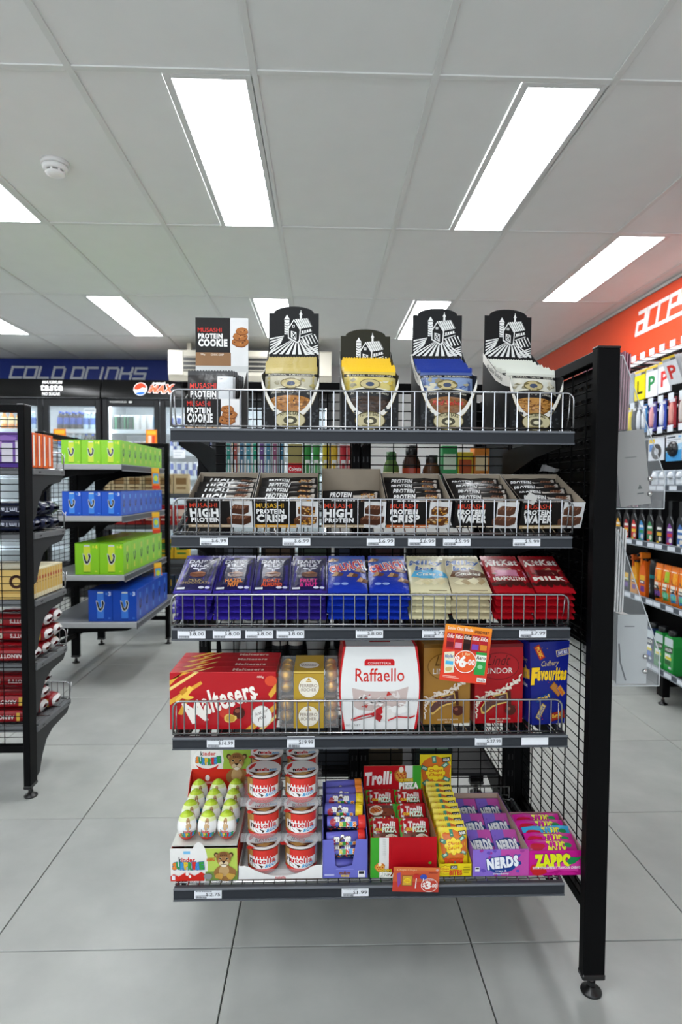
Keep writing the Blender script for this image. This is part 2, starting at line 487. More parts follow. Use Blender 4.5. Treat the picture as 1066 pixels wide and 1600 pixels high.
# block lettering made of slanted strokes
GLY = {'C': [[(1, 1), (0, 1), (0, 0), (1, 0)]], 'O': [[(0, 0), (1, 0), (1, 1), (0, 1), (0, 0)]], 'L': [[(0, 1), (0, 0), (.9, 0)]],
       'D': [[(0, 0), (0, 1), (.85, 1), (1, .85), (1, 0), (0, 0)]], 'r': [[(0, 0), (0, 1), (.9, 1)]], 'i': [[(.1, 0), (.1, 1)]],
       'n': [[(0, 0), (0, 1), (.85, 1), (1, .85), (1, 0)]], 'k': [[(0, 0), (0, 1)], [(0, .5), (.8, .5), (1, .65), (1, 1)], [(.8, .5), (1, .35), (1, 0)]],
       's': [[(1, 1), (0, 1), (0, .5), (1, .5), (1, 0), (0, 0)]], 'a': [[(.05, 1), (1, 1), (1, 0), (0, 0), (0, .52), (.86, .52)]],
       'e': [[(1, 0), (0, 0), (0, 1), (1, 1), (1, .52), (.1, .52)]], 'c': [[(1, 1), (0, 1), (0, 0), (1, 0)]], 'o': [[(0, 0), (1, 0), (1, 1), (0, 1), (0, 0)]]}
def glyph_mb(ch, wd, ht, st, depth, c, slant=.28):
    mb = MB()
    nst = 0
    for p in GLY[ch]:
        q = [(x*wd+slant*y*ht, y*ht) for x, y in p]
        for a, b in zip(q[:-1], q[1:]):
            L = math.hypot(b[0]-a[0], b[1]-a[1]); dx, dy = (b[0]-a[0])/L*st/2, (b[1]-a[1])/L*st/2
            pts = [(a[0]-dx-dy, a[1]-dy+dx), (a[0]-dx+dy, a[1]-dy-dx), (b[0]+dx+dy, b[1]+dy-dx), (b[0]+dx-dy, b[1]+dy+dx)]
            nst += 1; mb.prism(pts, 0, depth+.0002*nst, lambda x, y, t: (x, -t, y), c)
    return mb
def sign_letters(word, parent, fn, wd, ht, st, gap, c, mat):
    x = 0.
    for ch in word:
        if ch == ' ': x += gap*1.7+wd*.3; continue
        o = glyph_mb(ch, wd, ht, st, .004, c).build('letter', mat, parent); fn(o, x)
        x += (wd*.3 if ch == 'i' else wd)+gap+st

# blue fascia over the drinks coolers
bs = thing('cold_drinks_sign', 'long blue fascia sign reading COLD DRINKS above the coolers', 'sign', (0, 6.72, 2.2))
MB().box(XL+.01, -.02, 0, .03, .02, .298, '#24357f', bev=.002).build('panel', 'card', bs)
def _f(o, x): o.location = (-3.375+x, -.0005, .095)
sign_letters('COLD Drinks', bs, _f, .113, .112, .023, .013, '#c9ccd2', 'card')
# orange wall sign over the car accessories
os_ = thing('accessories_sign', 'orange wall sign with white lettering above the accessory racks', 'sign', (XW-.025, 0, 1.7))
MB().box(0, .022, -1.4, 6.6, .335, ZC-1.7-.03, '#e8502a', bev=.002).build('panel', 'gloss', os_)
def _f(o, x):
    o.rotation_euler = (0, 0, -PI/2); o.location = (-.0005, 4.352-x, .542)
sign_letters('accessories', os_, _f, .098, .142, .026, .008, '#f4f2ef', 'gloss')

# ------------------------------------------------------------------ air conditioner under the ceiling
ac = thing('air_conditioner', 'cream under-ceiling air conditioner behind the barn header cards', 'air conditioner', (-.68, 5.75, 2.12))
mb = MB(); pr = [(0, .05), (.03, 0), (.38, .05), (.38, .28), (0, .28)]
mb.prism(pr, -.76, .76, lambda x, y, t: (t, x, y), '#cbc5b5')
mb.build('body', 'plastic', ac)
g = MB()
g.box(-.62, .62, -.006, .004, .085, .225, '#1d1d1c')
g.build('grille_opening', 'plastic', ac)
for sx in (-.6, .6): MB().box(sx-.02, sx+.02, .15, .2, .279, ZC-2.12+.002, '#cfc9b9').build('hanger', 'plastic', ac)
for k in range(4): MB().box(-.62, .62, -.012, 0, .09+.04*k, .1+.04*k, '#a8a294').build('louvre', 'plastic', ac)
for s in (-1, 1): MB().box(s*.62, s*.76, -.008, .0, .05, .27, '#e0dacb', bev=.004).build('end_panel', 'plastic', ac)

# ------------------------------------------------------------------ drinks coolers along the back wall
CY = 6.2
def cooler(x0, label, header):
    t = thing('drinks_cooler', label, 'cooler', (x0, CY, 0), group='drinks coolers along the back wall')
    W = 1.15
    b = MB()
    b.box(0, .03, .03, .68, 0, 2.2, '#151617'); b.box(W-.03, W, .03, .68, 0, 2.2, '#151617')
    b.box(.03, W-.03, .03, .68, 0, .30, '#151617'); b.box(.03, W-.03, .06, .68, 2.0, 2.2, '#151617')
    b.box(.03, W-.03, .65, .68, .3, 2.0, '#151617')
    b.build('cabinet', 'plastic', t)
    l = MB(); l.box(.03, W-.03, .64, .648, .3, 2.0, '#e4ebee'); l.box(.0305, .036, .07, .64, .3, 2.0, '#e4ebee'); l.box(W-.036, W-.0305, .07, .64, .3, 2.0, '#e4ebee')
    l.box(.036, W-.036, .07, .64, 1.99, 1.999, '#e4ebee'); l.box(.036, W-.036, .07, .64, .301, .31, '#e4ebee')
    l.build('lining', 'plastic', t)
    for xx in (.05, W/2-.012, W-.062):
        MB().box(xx, xx+.012, .075, .087, .34, 1.97, '#f4f9ff').build('lamp_tube', 'led', t)
    MB().box(.06, W-.06, .10, .16, 1.975, 1.988, '#f4f9ff').build('lamp_tube', 'led', t)
    h = MB()
    n = 8; pr = [(0.02+.02*math.cos(PI/2*k/n)-.02, 2.2-.19+.19*k/n) for k in range(n+1)]
    pr = [(-.03+.05*(k/n)**2, 2.012+.186*k/n) for k in range(n+1)]
    h.prism(pr+[(.05, 2.198), (.05, 2.012)], .004, W-.004, lambda x, y, q: (q, x, y), '#0d0d0e', smooth=False)
    h.build('header', 'gloss', t)
    a = Art(1.15, .186); header(a); hm = MB()
    a.emit(hm, lambda u, v, d: Vector((u*W, -.0305+.05*v*v-d*14, 2.012+.186*v)))
    if a.ops: hm.build('header_lettering', 'sign', t)
    for k in range(2):
        dx = .006+k*.573; DW = .565
        d = MB()
        for q in ((0, .052, .31, 2.0), (DW-.052, DW, .31, 2.0)): d.box(dx+q[0], dx+q[1], -.01, .035, q[2], q[3], '#2a2b2d', bev=.006)
        d.box(dx+.05, dx+DW-.05, -.009, .034, 1.93, 2.0, '#2a2b2d', bev=.005); d.box(dx+.05, dx+DW-.05, -.009, .034, .31, .37, '#2a2b2d', bev=.005)
        dr = d.build('door', 'grey', t)
        MB().box(dx+.05, dx+DW-.05, .01, .016, .368, 1.932, '#e8f2f2').build('glass_pane', 'glass', dr)
        MB().box(dx+DW-.035, dx+DW-.02, -.035, -.011, .9, 1.5, '#3b3c3e', bev=.005).build('handle', 'plastic', dr)
    SH = [.50, .74, .985, 1.23, 1.475, 1.70]
    for z in SH[:]:
        for k in range(2):
            dx = .045+k*.553; s = MB()
            s.box(dx, dx+.51, .12, .62, z-.014, z-.008, '#d7dee2'); s.box(dx, dx+.51, .112, .12, z-.03, z+.012, '#c4d2da')
            s.build('shelf', 'plastic', t)
    sk = MB(); sk.box(.02, W-.02, .0, .03, .02, .3, '#191a1b')
    for k in range(6): sk.box(.1, W-.1, -.004, .001, .07+.03*k, .082+.03*k, '#2c2d2f')
    sk.build('kick_grille', 'plastic', t)
    return t
def hdr_taste(a):
    a.text('MAXIMUM', .575, .018, .19, .032, '#ffffff', .008); a.text('taste', .565, .06, .215, .06, '#ffffff', .025); a.text('NO SUGAR', .585, .138, .175, .032, '#ffffff', .008)
def hdr_pepsi(a):
    cx, cy, r = .39, .095, .062
    a.ell(cx, cy, r*1.08, r*1.08, '#ffffff', 32)
    a.poly([(cx-r*math.cos(q), cy-r*math.sin(q)) for q in [PI*(-.04)+PI*1.0*k/14 for k in range(15)]]+[(cx+r*.3, cy-.012), (cx-r*.3, cy+.01)], '#f0432b')
    a.poly([(cx+r*math.cos(q), cy+r*math.sin(q)) for q in [PI*.16+PI*.62*k/12 for k in range(13)]]+[(cx-.0, cy+.03)], '#1f5fd0')
    a.text('pepsi', .51, .02, .12, .032, '#ffffff', .03)
    a.text('MAX', .49, .055, .22, .075, '#ff5a2e', .05, shear=.3, ol=('#ffffff', .09), taper=.2)
def hdr_none(a):
    pass
coolers = [cooler(-3.372, 'black drinks cooler with MAXIMUM taste NO SUGAR on its header', hdr_taste),
           cooler(-2.215, 'black drinks cooler with the round red white and blue emblem on its header', hdr_pepsi),
           cooler(-1.058, 'black drinks cooler behind the snack gondola', hdr_none)]
# stickers and the maker's plate on the doors
def sticker(x0, x1, z0, z1, c, label, art=None, name='door_sticker'):
    mb = MB(); mb.box(x0, x1, CY-.014, CY-.012, z0, z1, c)
    if art: art.emit(mb, plane((x0, CY-.014, z0), (x1-x0, 0, 0), (0, 0, z1-z0)))
    tag(mb.build(name, 'card'), label, 'sticker')
a = Art(10, 10); a.rect(1, 1, 9, 4, '#f7c23c'); a.text('2 for', 2, 5, 6, 3, '#ffffff')
sticker(-2.69, -2.57, 1.58, 1.70, '#f08a24', 'orange offer sticker on the cooler door left of the divider', a)
a = Art(10, 14); a.rect(1, 1, 9, 4, '#f7c23c'); a.rect(2, 5, 5, 11, '#f9d9c2'); a.rect(5.5, 5, 8, 11, '#e0492b')
sticker(-1.775, -1.665, 1.53, 1.70, '#f08a24', 'orange offer sticker on the cooler door under the round emblem', a)
a = Art(20, 5); a.text('HUXFORD', 1, 1.2, 13, 2.6, '#e8e8e8', .02); a.ell(17, 2.5, 1.6, 1.6, '#e8e8e8', 8)
sticker(-2.14, -1.89, 1.955, 1.99, '#232425', 'black maker plate with white lettering on a cooler door', a, 'maker_plate')
a = Art(12, 5); a.rect(1, 1.5, 11, 3.5, '#b9c4cc')
sticker(-2.39, -2.27, 1.865, 1.905, '#e9eef0', 'small white sticker high on the cooler door under MAXIMUM', a)
a = Art(12, 8); a.rect(1, 2, 10, 3, '#c5ccd2'); a.rect(1, 4.5, 8, 5.5, '#c5ccd2')
sticker(-1.505, -1.385, 1.415, 1.5, '#e6eaee', 'white notice card stuck on the cooler door beside the snack gondola', a)

# drinks inside
def can_mesh(h, r, cols, name):
    n = 16; prof = [(r*.78, 0), (r, h*.05), (r, h*.5), (r, h*.9), (r*.8, h*.985), (r*.78, h)]
    mb = MB(); mb.lathe(prof, '#ccd2d6', n)
    for i in range(len(mb.f)):
        f = mb.f[i]
        if len(f) != 4: continue
        ring, j = i//n, i % n
        c = cols(ring, j)
        if c: mb.c[i] = lin(c)
    return mb.mesh(name, 'plastic')
can_rb = can_mesh(.16, .029, lambda r, j: ('#1c3f9e' if (r == 1) != ((j//4) % 2 == 0) else '#c9d2da') if r in (1, 2) else None, 'drink_can')
for i in range(len(can_rb.polygons)): pass
can_w = can_mesh(.168, .033, lambda r, j: '#d9dedf' if r in (1, 2) else None, 'drink_can')
can_g = can_mesh(.168, .033, lambda r, j: ('#19362c' if j % 5 else '#2f8f5d') if r in (1, 2) else None, 'drink_can')
can_b = can_mesh(.168, .033, lambda r, j: ('#2f92c9' if j % 6 else '#d8e6ec') if r in (1, 2) else None, 'drink_can')
can_r = can_mesh(.125, .031, lambda r, j: ('#a52a3a' if j % 5 else '#e1cdb4') if r in (1, 2) else None, 'drink_can')
can_p = can_mesh(.125, .031, lambda r, j: ('#6b2a6d' if j % 5 else '#d7b8d0') if r in (1, 2) else None, 'drink_can')
can_y = can_mesh(.125, .031, lambda r, j: ('#c8ad44' if j % 5 else '#5a4423') if r in (1, 2) else None, 'drink_can')
def bottle_mesh(body, lab, cap, h=.2, r=.031):
    mb = MB(); prof = [(r*.85, 0), (r, .012), (r, h*.28), (r*.94, h*.34), (r, h*.56), (r*.9, h*.68), (r*.42, h*.86), (r*.4, h*.9), (r*.46, h*.905), (r*.46, h)]
    mb.lathe(prof, body, 14, cols=[body, body, body, lab, lab, body, body, cap, cap]); return mb.mesh('drink_bottle', 'plastic')
bo_blue = bottle_mesh('#2b1a17', '#2747a8', '#2d55c0'); bo_pep = bottle_mesh('#1f1413', '#101216', '#c9261f'); bo_lt = bottle_mesh('#a9c6d8', '#3c66b8', '#e8eef2'); bo_or = bottle_mesh('#d6862a', '#e9d7a0', '#2c7a3a')
DN = {can_rb.name: 'blue and silver energy drink can'}
def drinks(x0, x1, z, n, seq, what, where, rows=1):
    for q in range(rows):
        for k in range(n):
            me, nm = seq[(k*len(seq))//n]
            o = link('drink_bottle' if 'bottle' in nm else 'drink_can', me, None, (x0+(x1-x0)*(k+.5)/n, CY+.165+.075*q, z-.0075), (0, 0, .4+k*.7))
            tag(o, '%s %s, %s%s' % (nm, where, ORD[k], ' from left' if q == 0 else ' in back row'), 'bottle' if 'bottle' in nm else 'can', what)
# door under the MAXIMUM header
drinks(-2.73, -2.27, 1.70, 7, [(bo_blue, 'cola bottle with blue label'), (bo_blue, 'cola bottle with blue label'), (bo_lt, 'pale bottle with blue label'), (bo_pep, 'black label cola bottle')], 'bottles in the cooler under MAXIMUM', 'on top shelf under MAXIMUM', 2)
drinks(-2.73, -2.27, 1.475, 7, [(bo_lt, 'pale bottle with blue label'), (bo_blue, 'cola bottle with blue label')], 'bottles in the cooler under MAXIMUM', 'on the second shelf under MAXIMUM')
drinks(-3.30, -2.86, 1.70, 6, [(bo_or, 'orange juice bottle'), (bo_lt, 'pale bottle with blue label')], 'bottles in the leftmost cooler door', 'on top shelf, leftmost cooler')
drinks(-3.30, -2.86, 1.475, 6, [(bo_lt, 'pale bottle with blue label'), (bo_or, 'orange juice bottle')], 'bottles in the leftmost cooler door', 'on second shelf, leftmost cooler')
# door under the round emblem
drinks(-2.15, -1.68, 1.70, 7, [(can_g, 'dark green tall can'), (can_g, 'dark green tall can'), (can_w, 'white tall can'), (can_w, 'white tall can'), (can_b, 'light blue tall can')], 'tall cans under the round emblem', 'on top shelf under round emblem', 2)
drinks(-2.15, -1.68, 1.475, 7, [(can_r, 'dark red short can'), (can_p, 'purple short can'), (can_y, 'gold short can'), (can_p, 'purple short can')], 'short cans under the round emblem', 'on second shelf under round emblem')
drinks(-2.15, -1.68, 1.23, 7, [(can_b, 'light blue tall can'), (can_w, 'white tall can')], 'cans on third shelf under round emblem', 'on third shelf under round emblem')
# door beside the gondola
for q, z in enumerate((1.70, 1.475, 1.23, .985)):
    drinks(-1.58, -1.10, z, 8, [(can_rb, 'blue and silver energy drink can')], 'energy drink cans beside the gondola', 'on %s cooler shelf beside gondola' % ['top', 'second', 'third', 'fourth'][q], 2)
drinks(-1.58, -1.10, .74, 7, [(bo_lt, 'pale bottle with blue label')], 'bottles low in the cooler beside the gondola', 'low beside the snack gondola', 1)
drinks(-1.58, -1.10, .5, 7, [(bo_lt, 'pale bottle with blue label'), (bo_blue, 'cola bottle with blue label')], 'bottles low in the cooler beside the gondola', 'on bottom cooler shelf beside gondola', 1)
# third cooler, seen through the gondola mesh
for q, z in enumerate((1.475, 1.23)):
    drinks(-1.0, -.53, z, 7, [(bo_or, 'orange juice bottle'), (bo_lt, 'pale bottle with blue label')], 'bottles behind the gondola mesh', 'behind gondola mesh, %s shelf' % ['upper', 'lower'][q])
    drinks(-.44, .02, z, 6, [(can_w, 'white tall can'), (can_g, 'dark green tall can')], 'cans behind the gondola mesh', 'behind gondola mesh, %s shelf' % ['upper', 'lower'][q])
# ------------------------------------------------------------------ the snack gondola
BK, SG = '#0c0c0d', '#3d4044'
WIRE = '#a2a3a5'
g = thing('gondola', 'tall black mesh gondola with five shelves of snacks and chrome wire fronts', 'gondola', (0, 0, 0))
def foot(par, x, y, z):
    mb = MB(); mb.lathe([(.0225, 0), (.0235, .003), (.0225, .006), (.012, .009), (.009, .016)], '#0e0e0f', 24, (x, y, 0))
    mb.lathe([(.0055, .014), (.0055, z)], '#4a4340', 10, (x, y, 0)); mb.lathe([(.0095, .018), (.0095, .027)], '#19191a', 6, (x, y, 0), smooth=False)
    mb.build('levelling_foot', 'plastic', par)
def upright(par, x0, x1, y0, y1, z1=1.455, slots=None, z0=.036):
    mb = MB(); mb.box(x0, x1, y0, y1, z0+.012, z1-.004, BK, bev=.0022)
    u = mb.build('upright', 'black', par)
    MB().box(x0-.001, x1+.001, y0-.001, y1+.001, z1-.005, z1, '#0a0a0a', bev=.0015).build('top_cap', 'plastic', u)
    MB().box(x0-.0015, x1+.0015, y0-.0015, y1+.0015, z0, z0+.014, '#101011', bev=.003).build('end_cap', 'plastic', u)
    foot(u, (x0+x1)/2, (y0+y1)/2, z0+.002)
    if slots:
        sm = MB(); ys = y0-.0004 if slots > 0 else y1+.0004; z = .12
        while z < z1-.06:
            for dx in (-.006, .006): sm.box((x0+x1)/2+dx-.0018, (x0+x1)/2+dx+.0018, ys-.0003, ys+.0003, z, z+.016, '#020202')
            z += .05
        tag(sm.build('slots', 'plastic', u), kind='stuff')
    return u
SX = .617          # plane of the end frame
upright(g, .592, .642, 1.306, 1.333)
upright(g, .592, .642, 1.815, 1.842)
for z in (.172, 1.428):
    MB().box(.605, .629, 1.3335, 1.8145, z, z+.0265, BK, bev=.002).build('end_rail', 'black', g)
mb = MB(); fy = lambda a, b, yy: (yy, a, b)
wire_panel(mb, 1.336, 1.812, .2, 1.426, 6, 46, SX, .0017, BK, fy); mb.build('end_mesh', 'black', g)
# black slotted sheet on the outside of the end frame, the leaflet racks hang on it
mb = MB(); mb.box(.6325, .6345, 1.3345, 1.814, .77, 1.427, '#0b0b0c'); pn = mb.build('slotted_panel', 'black', g)
mb = MB()
for k in range(12):
    for j in range(19):
        y, z = 1.355+.0385*k, .79+.033*j
        mb.add([(.6325, y, z), (.6325, y+.02, z), (.627, y+.017, z+.007), (.627, y+.003, z+.007), (.6325, y, z+.010), (.6325, y+.02, z+.010)], [(0, 1, 2, 3), (3, 2, 5, 4)], '#1c1c1e')
tag(mb.build('pressed_tabs', 'plastic', pn), kind='stuff')
# back frames
for x0, x1, sl in ((-.366, -.338, 1), (.086, .1125, 1), (.1135, .140, 1), (.562, .590, 1)):
    upright(g, x0, x1, 1.80, 1.845, slots=sl)
for x0, x1, n in ((-.3375, .0855, 6), (.1405, .5615, 6)):
    for z in (.172, 1.428): MB().box(x0, x1, 1.812, 1.834, z, z+.026, BK, bev=.002).build('back_rail', 'black', g)
    mb = MB(); wire_panel(mb, x0+.002, x1-.002, .2, 1.426, n, 46, 1.822, .0017, BK); mb.build('back_mesh', 'black', g)

X0, X1 = -.328, .552
YFR = 1.325
def ticket(par, x, z, price, wd=.0605, ht=.0195, y=-.0012, head='', blank=False):
    mb = MB(); mb.box(-wd/2, wd/2, -.0006, 0, 0, ht, '#e9ebef')
    a = Art(60, 20)
    if not blank:
        rg = random.Random(int(abs(x)*1e4)+len(price)); q = 3.
        while q < 36:
            k = rg.uniform(1.5, 4.5); a.rect(q, 2.2, q+k, 4.1, '#6d7077'); q += k+.9
        q = 3.
        while q < 26:
            k = rg.uniform(.4, 1.3); a.rect(q, 14, q+k, 18.6, '#4b4e55'); q += k+rg.uniform(.4, .9)
        a.rect(3, 12, 34, 12.8, '#7d8087')
        a.text('$', 26, 5.2, 4.2, 8.6, '#33353a', .0); a.text(price, 34, 5.8, 23, 7.6, '#33353a', .004)
    a.emit(mb, plane((-wd/2, -.0006, 0), (wd, 0, 0), (0, 0, ht)))
    o = mb.build('price_ticket', 'paper', par, (x, y, z)); return o

def fence_mb(x0, x1, h, ret=.05, pitch=.0245, r=.0019, rc=.016, lean=0.):
    """chrome wire front: rounded loop, uprights and returning ends"""
    mb = MB(); zt = h
    def arc(cx, sgn):
        return [(cx+sgn*rc*math.sin(PI/2*k/4), 0, zt-rc+rc*math.cos(PI/2*k/4)) for k in range(5)]
    path = [(x0, 0, .004)]+[(x0+rc-rc*math.cos(PI/2*k/4), 0, zt-rc+rc*math.sin(PI/2*k/4)) for k in range(5)]
    path += [(x1-rc+rc*math.sin(PI/2*k/4), 0, zt-rc+rc*math.cos(PI/2*k/4)) for k in range(5)]+[(x1, 0, .004)]
    mb.tube(path, r*1.25, WIRE, 7)
    n = int((x1-x0)/pitch)
    for k in range(1, n):
        x = x0+(x1-x0)*k/n; mb.rod((x, -.001, 0), (x, -.001, zt), r*.8, WIRE, 5)
    mb.rod((x0, -.001, .006), (x1, -.001, .006), r*1.1, WIRE, 6)
    for x in (x0, x1):
        mb.tube([(x, 0, .012), (x, ret*.3, .006), (x, ret, .004)], r, WIRE, 6)
        mb.tube([(x+(.006 if x < 0 else -.006), .004, zt-.002), (x+(.006 if x < 0 else -.006), ret*.25, .03), (x+(.006 if x < 0 else -.006), ret*.5, .006)], r*.8, WIRE, 6)
    return mb

def shelf(name, z, depth, tilt, strip_h, fence=None, back=None, tickets=(), plain=False):
    """z: top of the price strip; the deck starts level with it and may tilt up towards the back"""
    s = MB(); ca, sa = math.cos(tilt), math.sin(tilt)
    for x in (X0+.004, X1-.004, (X0+X1)/2):      # deck side angles
        s.prism([(0, -.012), (depth, -.012), (depth, -.0005), (0, -.0005)], x-.0035, x+.0035, lambda a, b, q: (q, .012+a*ca-b*sa, a*sa+b*ca), SG)
    s.box(X0, X1, .0, .012, -strip_h, -.0005, SG, bev=.002)
    sh = s.build('shelf', 'grey', g, (0, YFR, z))
    st = MB(); dark = '#2e3136' if not plain else '#24272c'
    st.box(X0, X1, -.0045, .0, -strip_h, -strip_h+.0028, '#54575c'); st.box(X0, X1, -.0045, .0, -.005, 0, '#6a6d72', bev=.001)
    st.box(X0, X1, -.001, .0, -strip_h+.0028, -.005, dark)
    st.build('price_strip', 'grey', sh)
    d = MB(); n = 36
    for k in range(n+1):
        x = X0+.006+(X1-X0-.012)*k/n; d.rod((x, .006, .0016), (x, .012+depth*ca, .0016+depth*sa), .0013, WIRE, 4)
    for k in range(6):
        q = depth*(.02+.96*k/5); d.rod((X0, .012+q*ca, q*sa-.0012), (X1, .012+q*ca, q*sa-.0012), .0018, WIRE, 5)
    d.build('wire_deck', 'chrome', sh)
    if fence:
        h, a, b, dz = fence[:4]; o = fence_mb(a, b, h, ret=fence[4] if len(fence) > 4 else .05).build('wire_front', 'chrome', sh, (0, .006, dz))
    if back:
        b = MB(); yb, zb = .012+depth*ca, depth*sa
        for k in range(n+1):
            x = X0+.012+(X1-X0-.024)*k/n; b.rod((x, yb, zb), (x, yb-sa*back, zb+back*ca), .0012, WIRE, 4)
        for q in (.25, 1.): b.rod((X0+.012, yb-sa*back*q, zb+back*ca*q), (X1-.012, yb-sa*back*q, zb+back*ca*q), .0016, WIRE, 5)
        b.build('wire_back', 'chrome', sh)
    for x in (X0+.012, X1-.016):                # arms from the shelf to the back frame
        zb = depth*sa; yb = depth*ca
        pts = [(.03, -.034), (.03, -.006), (yb, zb-.016), (1.80-YFR, min(zb, .06)-.02), (1.80-YFR, -.10), (1.80-YFR-.03, -.10), (.2, -.05)]
        m2 = MB(); m2.prism(pts, x-.0015, x+.0015, lambda a, b, q: (q, a, b), BK); m2.build('arm', 'black', sh)
    for t in tickets:
        tk = dict(price=t[1])
        if len(t) > 2: tk.update(t[2])
        ticket(sh, t[0], -strip_h+.0045 if not tk.get('ht') else -strip_h+.002, **tk)
    return sh
TL = math.radians(22)
shelf('s1', 1.272, .40, 0, .029, (.084, X0, X1, .0), plain=True)
shelf('s2', 1.041, .24, TL, .026, (.080, X0+.004, X1+.003, .0), None,
      [(-.2355, '6.99'), (-.0565, '6.99'), (.1275, '6.99'), (.218, '6.99'), (.2955, '5.99'), (.4505, '5.99')])
shelf('s3', .838, .24, TL, .027, (.072, X0-.002, X1-.002, .0), .032,
      [(-.285, '8.00'), (-.208, '8.00'), (-.1375, '8.00'), (-.0695, '8.00'), (.1045, '8.00'), (.2515, '7.99'), (.468, '7.99')])
shelf('s4', .595, .42, 0, .027, (.078, X0, X1-.012, .0, .012), None,
      [(-.2225, '16.99'), (-.046, '19.99', dict(ht=.026)), (.3725, '27.99'), (.4775, '', dict(blank=True))])
shelf('s5', .2545, .36, 0, .029, None, .033, [(-.2515, '2.75'), (.0765, '1.99')])

# rear bay of the same gondola
for x0, x1 in ((-.385, -.335), (.555, .605)): upright(g, x0, x1, 2.205, 2.232)
for z in (.172, 1.428): MB().box(.568, .592, 1.8465, 2.2045, z, z+.0265, BK, bev=.002).build('end_rail', 'black', g)
MB().box(.579, .581, 1.847, 2.204, .77, 1.427, '#0b0b0c').build('slotted_panel', 'black', g)  # plain dark sheet without slots, added to block light behind the mesh
mb = MB(); wire_panel(mb, 1.848, 2.203, .2, .765, 4, 21, .58, .0017, BK, lambda a, b, yy: (yy, a, b)); mb.build('end_mesh', 'black', g)
for z in (.2545, .595, .82, 1.085):
    s = MB(); s.box(-.33, .55, 1.86, 2.2, z-.014, z-.004, '#2b2c2e'); s.box(-.33, .55, 2.195, 2.2, z-.03, z+.006, '#3d4044')
    sh = s.build('rear_shelf', 'grey', g)
    for x in (-.34, .555):
        m2 = MB(); m2.prism([(1.846, z-.1), (1.9, z-.09), (2.19, z-.02), (2.19, z-.003), (1.846, z-.003)], x-.002, x+.002, lambda a, b, q: (q, a, b), BK); m2.build('arm', 'black', sh)
# ------------------------------------------------------------------ artwork shared by several packs
def cookie_art(a, cx, cy, r, n=3, seed=1, c='#a9672f'):
    rg = random.Random(seed)
    for k in range(n):
        y = cy+r*.62*(n-1-k)-r*.3*(n-1); x = cx+rg.uniform(-.25, .25)*r; rr = r*(1-.12*k)
        a.blob(x, y, rr, rr*.62, '#7d4519', 18, .07, seed+k); a.blob(x, y-rr*.07, rr*.95, rr*.55, c, 18, .07, seed+k)
        for q in range(7):
            t = rg.uniform(0, 2*PI); d = rg.uniform(.1, .75)*rr; a.blob(x+d*math.cos(t), y-rr*.07+d*.5*math.sin(t), rr*.11, rr*.08, '#4a2712' if q % 2 else '#c98a4c', 7, .2, q)
def choc_art(a, x, y, w, h, seed=1, c='#4a2a1b', nuts=None):
    rg = random.Random(seed)
    for k in range(2):
        yy = y+h*(.5 if k else 0); xx = x+(0 if k else w*.18); ww = w*(1 if k else .75); hh = h*.5
        a.poly([(xx, yy+hh*.35), (xx+ww*.22, yy), (xx+ww, yy+hh*.1), (xx+ww*.97, yy+hh*.75), (xx+ww*.7, yy+hh), (xx+.02*ww, yy+hh*.85)], c)
        a.poly([(xx, yy+hh*.35), (xx+ww*.22, yy), (xx+ww, yy+hh*.1), (xx+ww*.72, yy+hh*.45)], '#6d4430')
        for q in range(4): a.line([(xx+ww*(.2+.2*q), yy+hh*.06), (xx+ww*(.1+.2*q), yy+hh*.4)], hh*.05, '#9a735c')
        if nuts:
            for q in range(16): a.blob(xx+ww*rg.uniform(.05, .95), yy+hh*rg.uniform(.15, .85), ww*.06, hh*.09, nuts if q % 3 else '#d9b98a', 7, .3, q)
def protein_art(w, h, brand, big, strip, pic, seed=1):
    a = Art(w, h); fx = .66*w
    a.rect(0, 0, w, h, '#e4e3e1'); a.rect(0, 0, fx, h, '#171413')
    a.text('MUSASHI', .045*w, .08*h, .42*w, .17*h, brand, .005, res=2)
    l1, l2 = big
    if l1 == 'HIGH':
        a.text('HIGH', .05*w, .30*h, .42*w, .29*h, '#f3f2f0', .055); a.text('PROTEIN', .055*w, .635*h, .44*w, .16*h, '#f3f2f0', .05)
    else:
        a.text('PROTEIN', .05*w, .30*h, .42*w, .165*h, '#f3f2f0', .05); a.text(l2, .055*w, .51*h, .45*w, .27*h, '#f3f2f0', .055)
    a.rect(0, .88*h, fx*1.0, h, strip)
    q = .05*w
    for ww in (.09, .05, .13, .10, .16): a.rect(q, .925*h, q+ww*w, .965*h, '#e9dcc6'); q += (ww+.025)*w
    if pic == 'cookie': cookie_art(a, .80*w, .52*h, .155*w, 3, seed)
    elif pic == 'crisp': choc_art(a, .62*w, .16*h, .36*w, .74*h, seed, '#5b3519', '#c58a32')
    elif pic == 'wafer': choc_art(a, .60*w, .14*h, .38*w, .78*h, seed, '#5a3a2b')
    else: choc_art(a, .60*w, .12*h, .38*w, .78*h, seed)
    return a

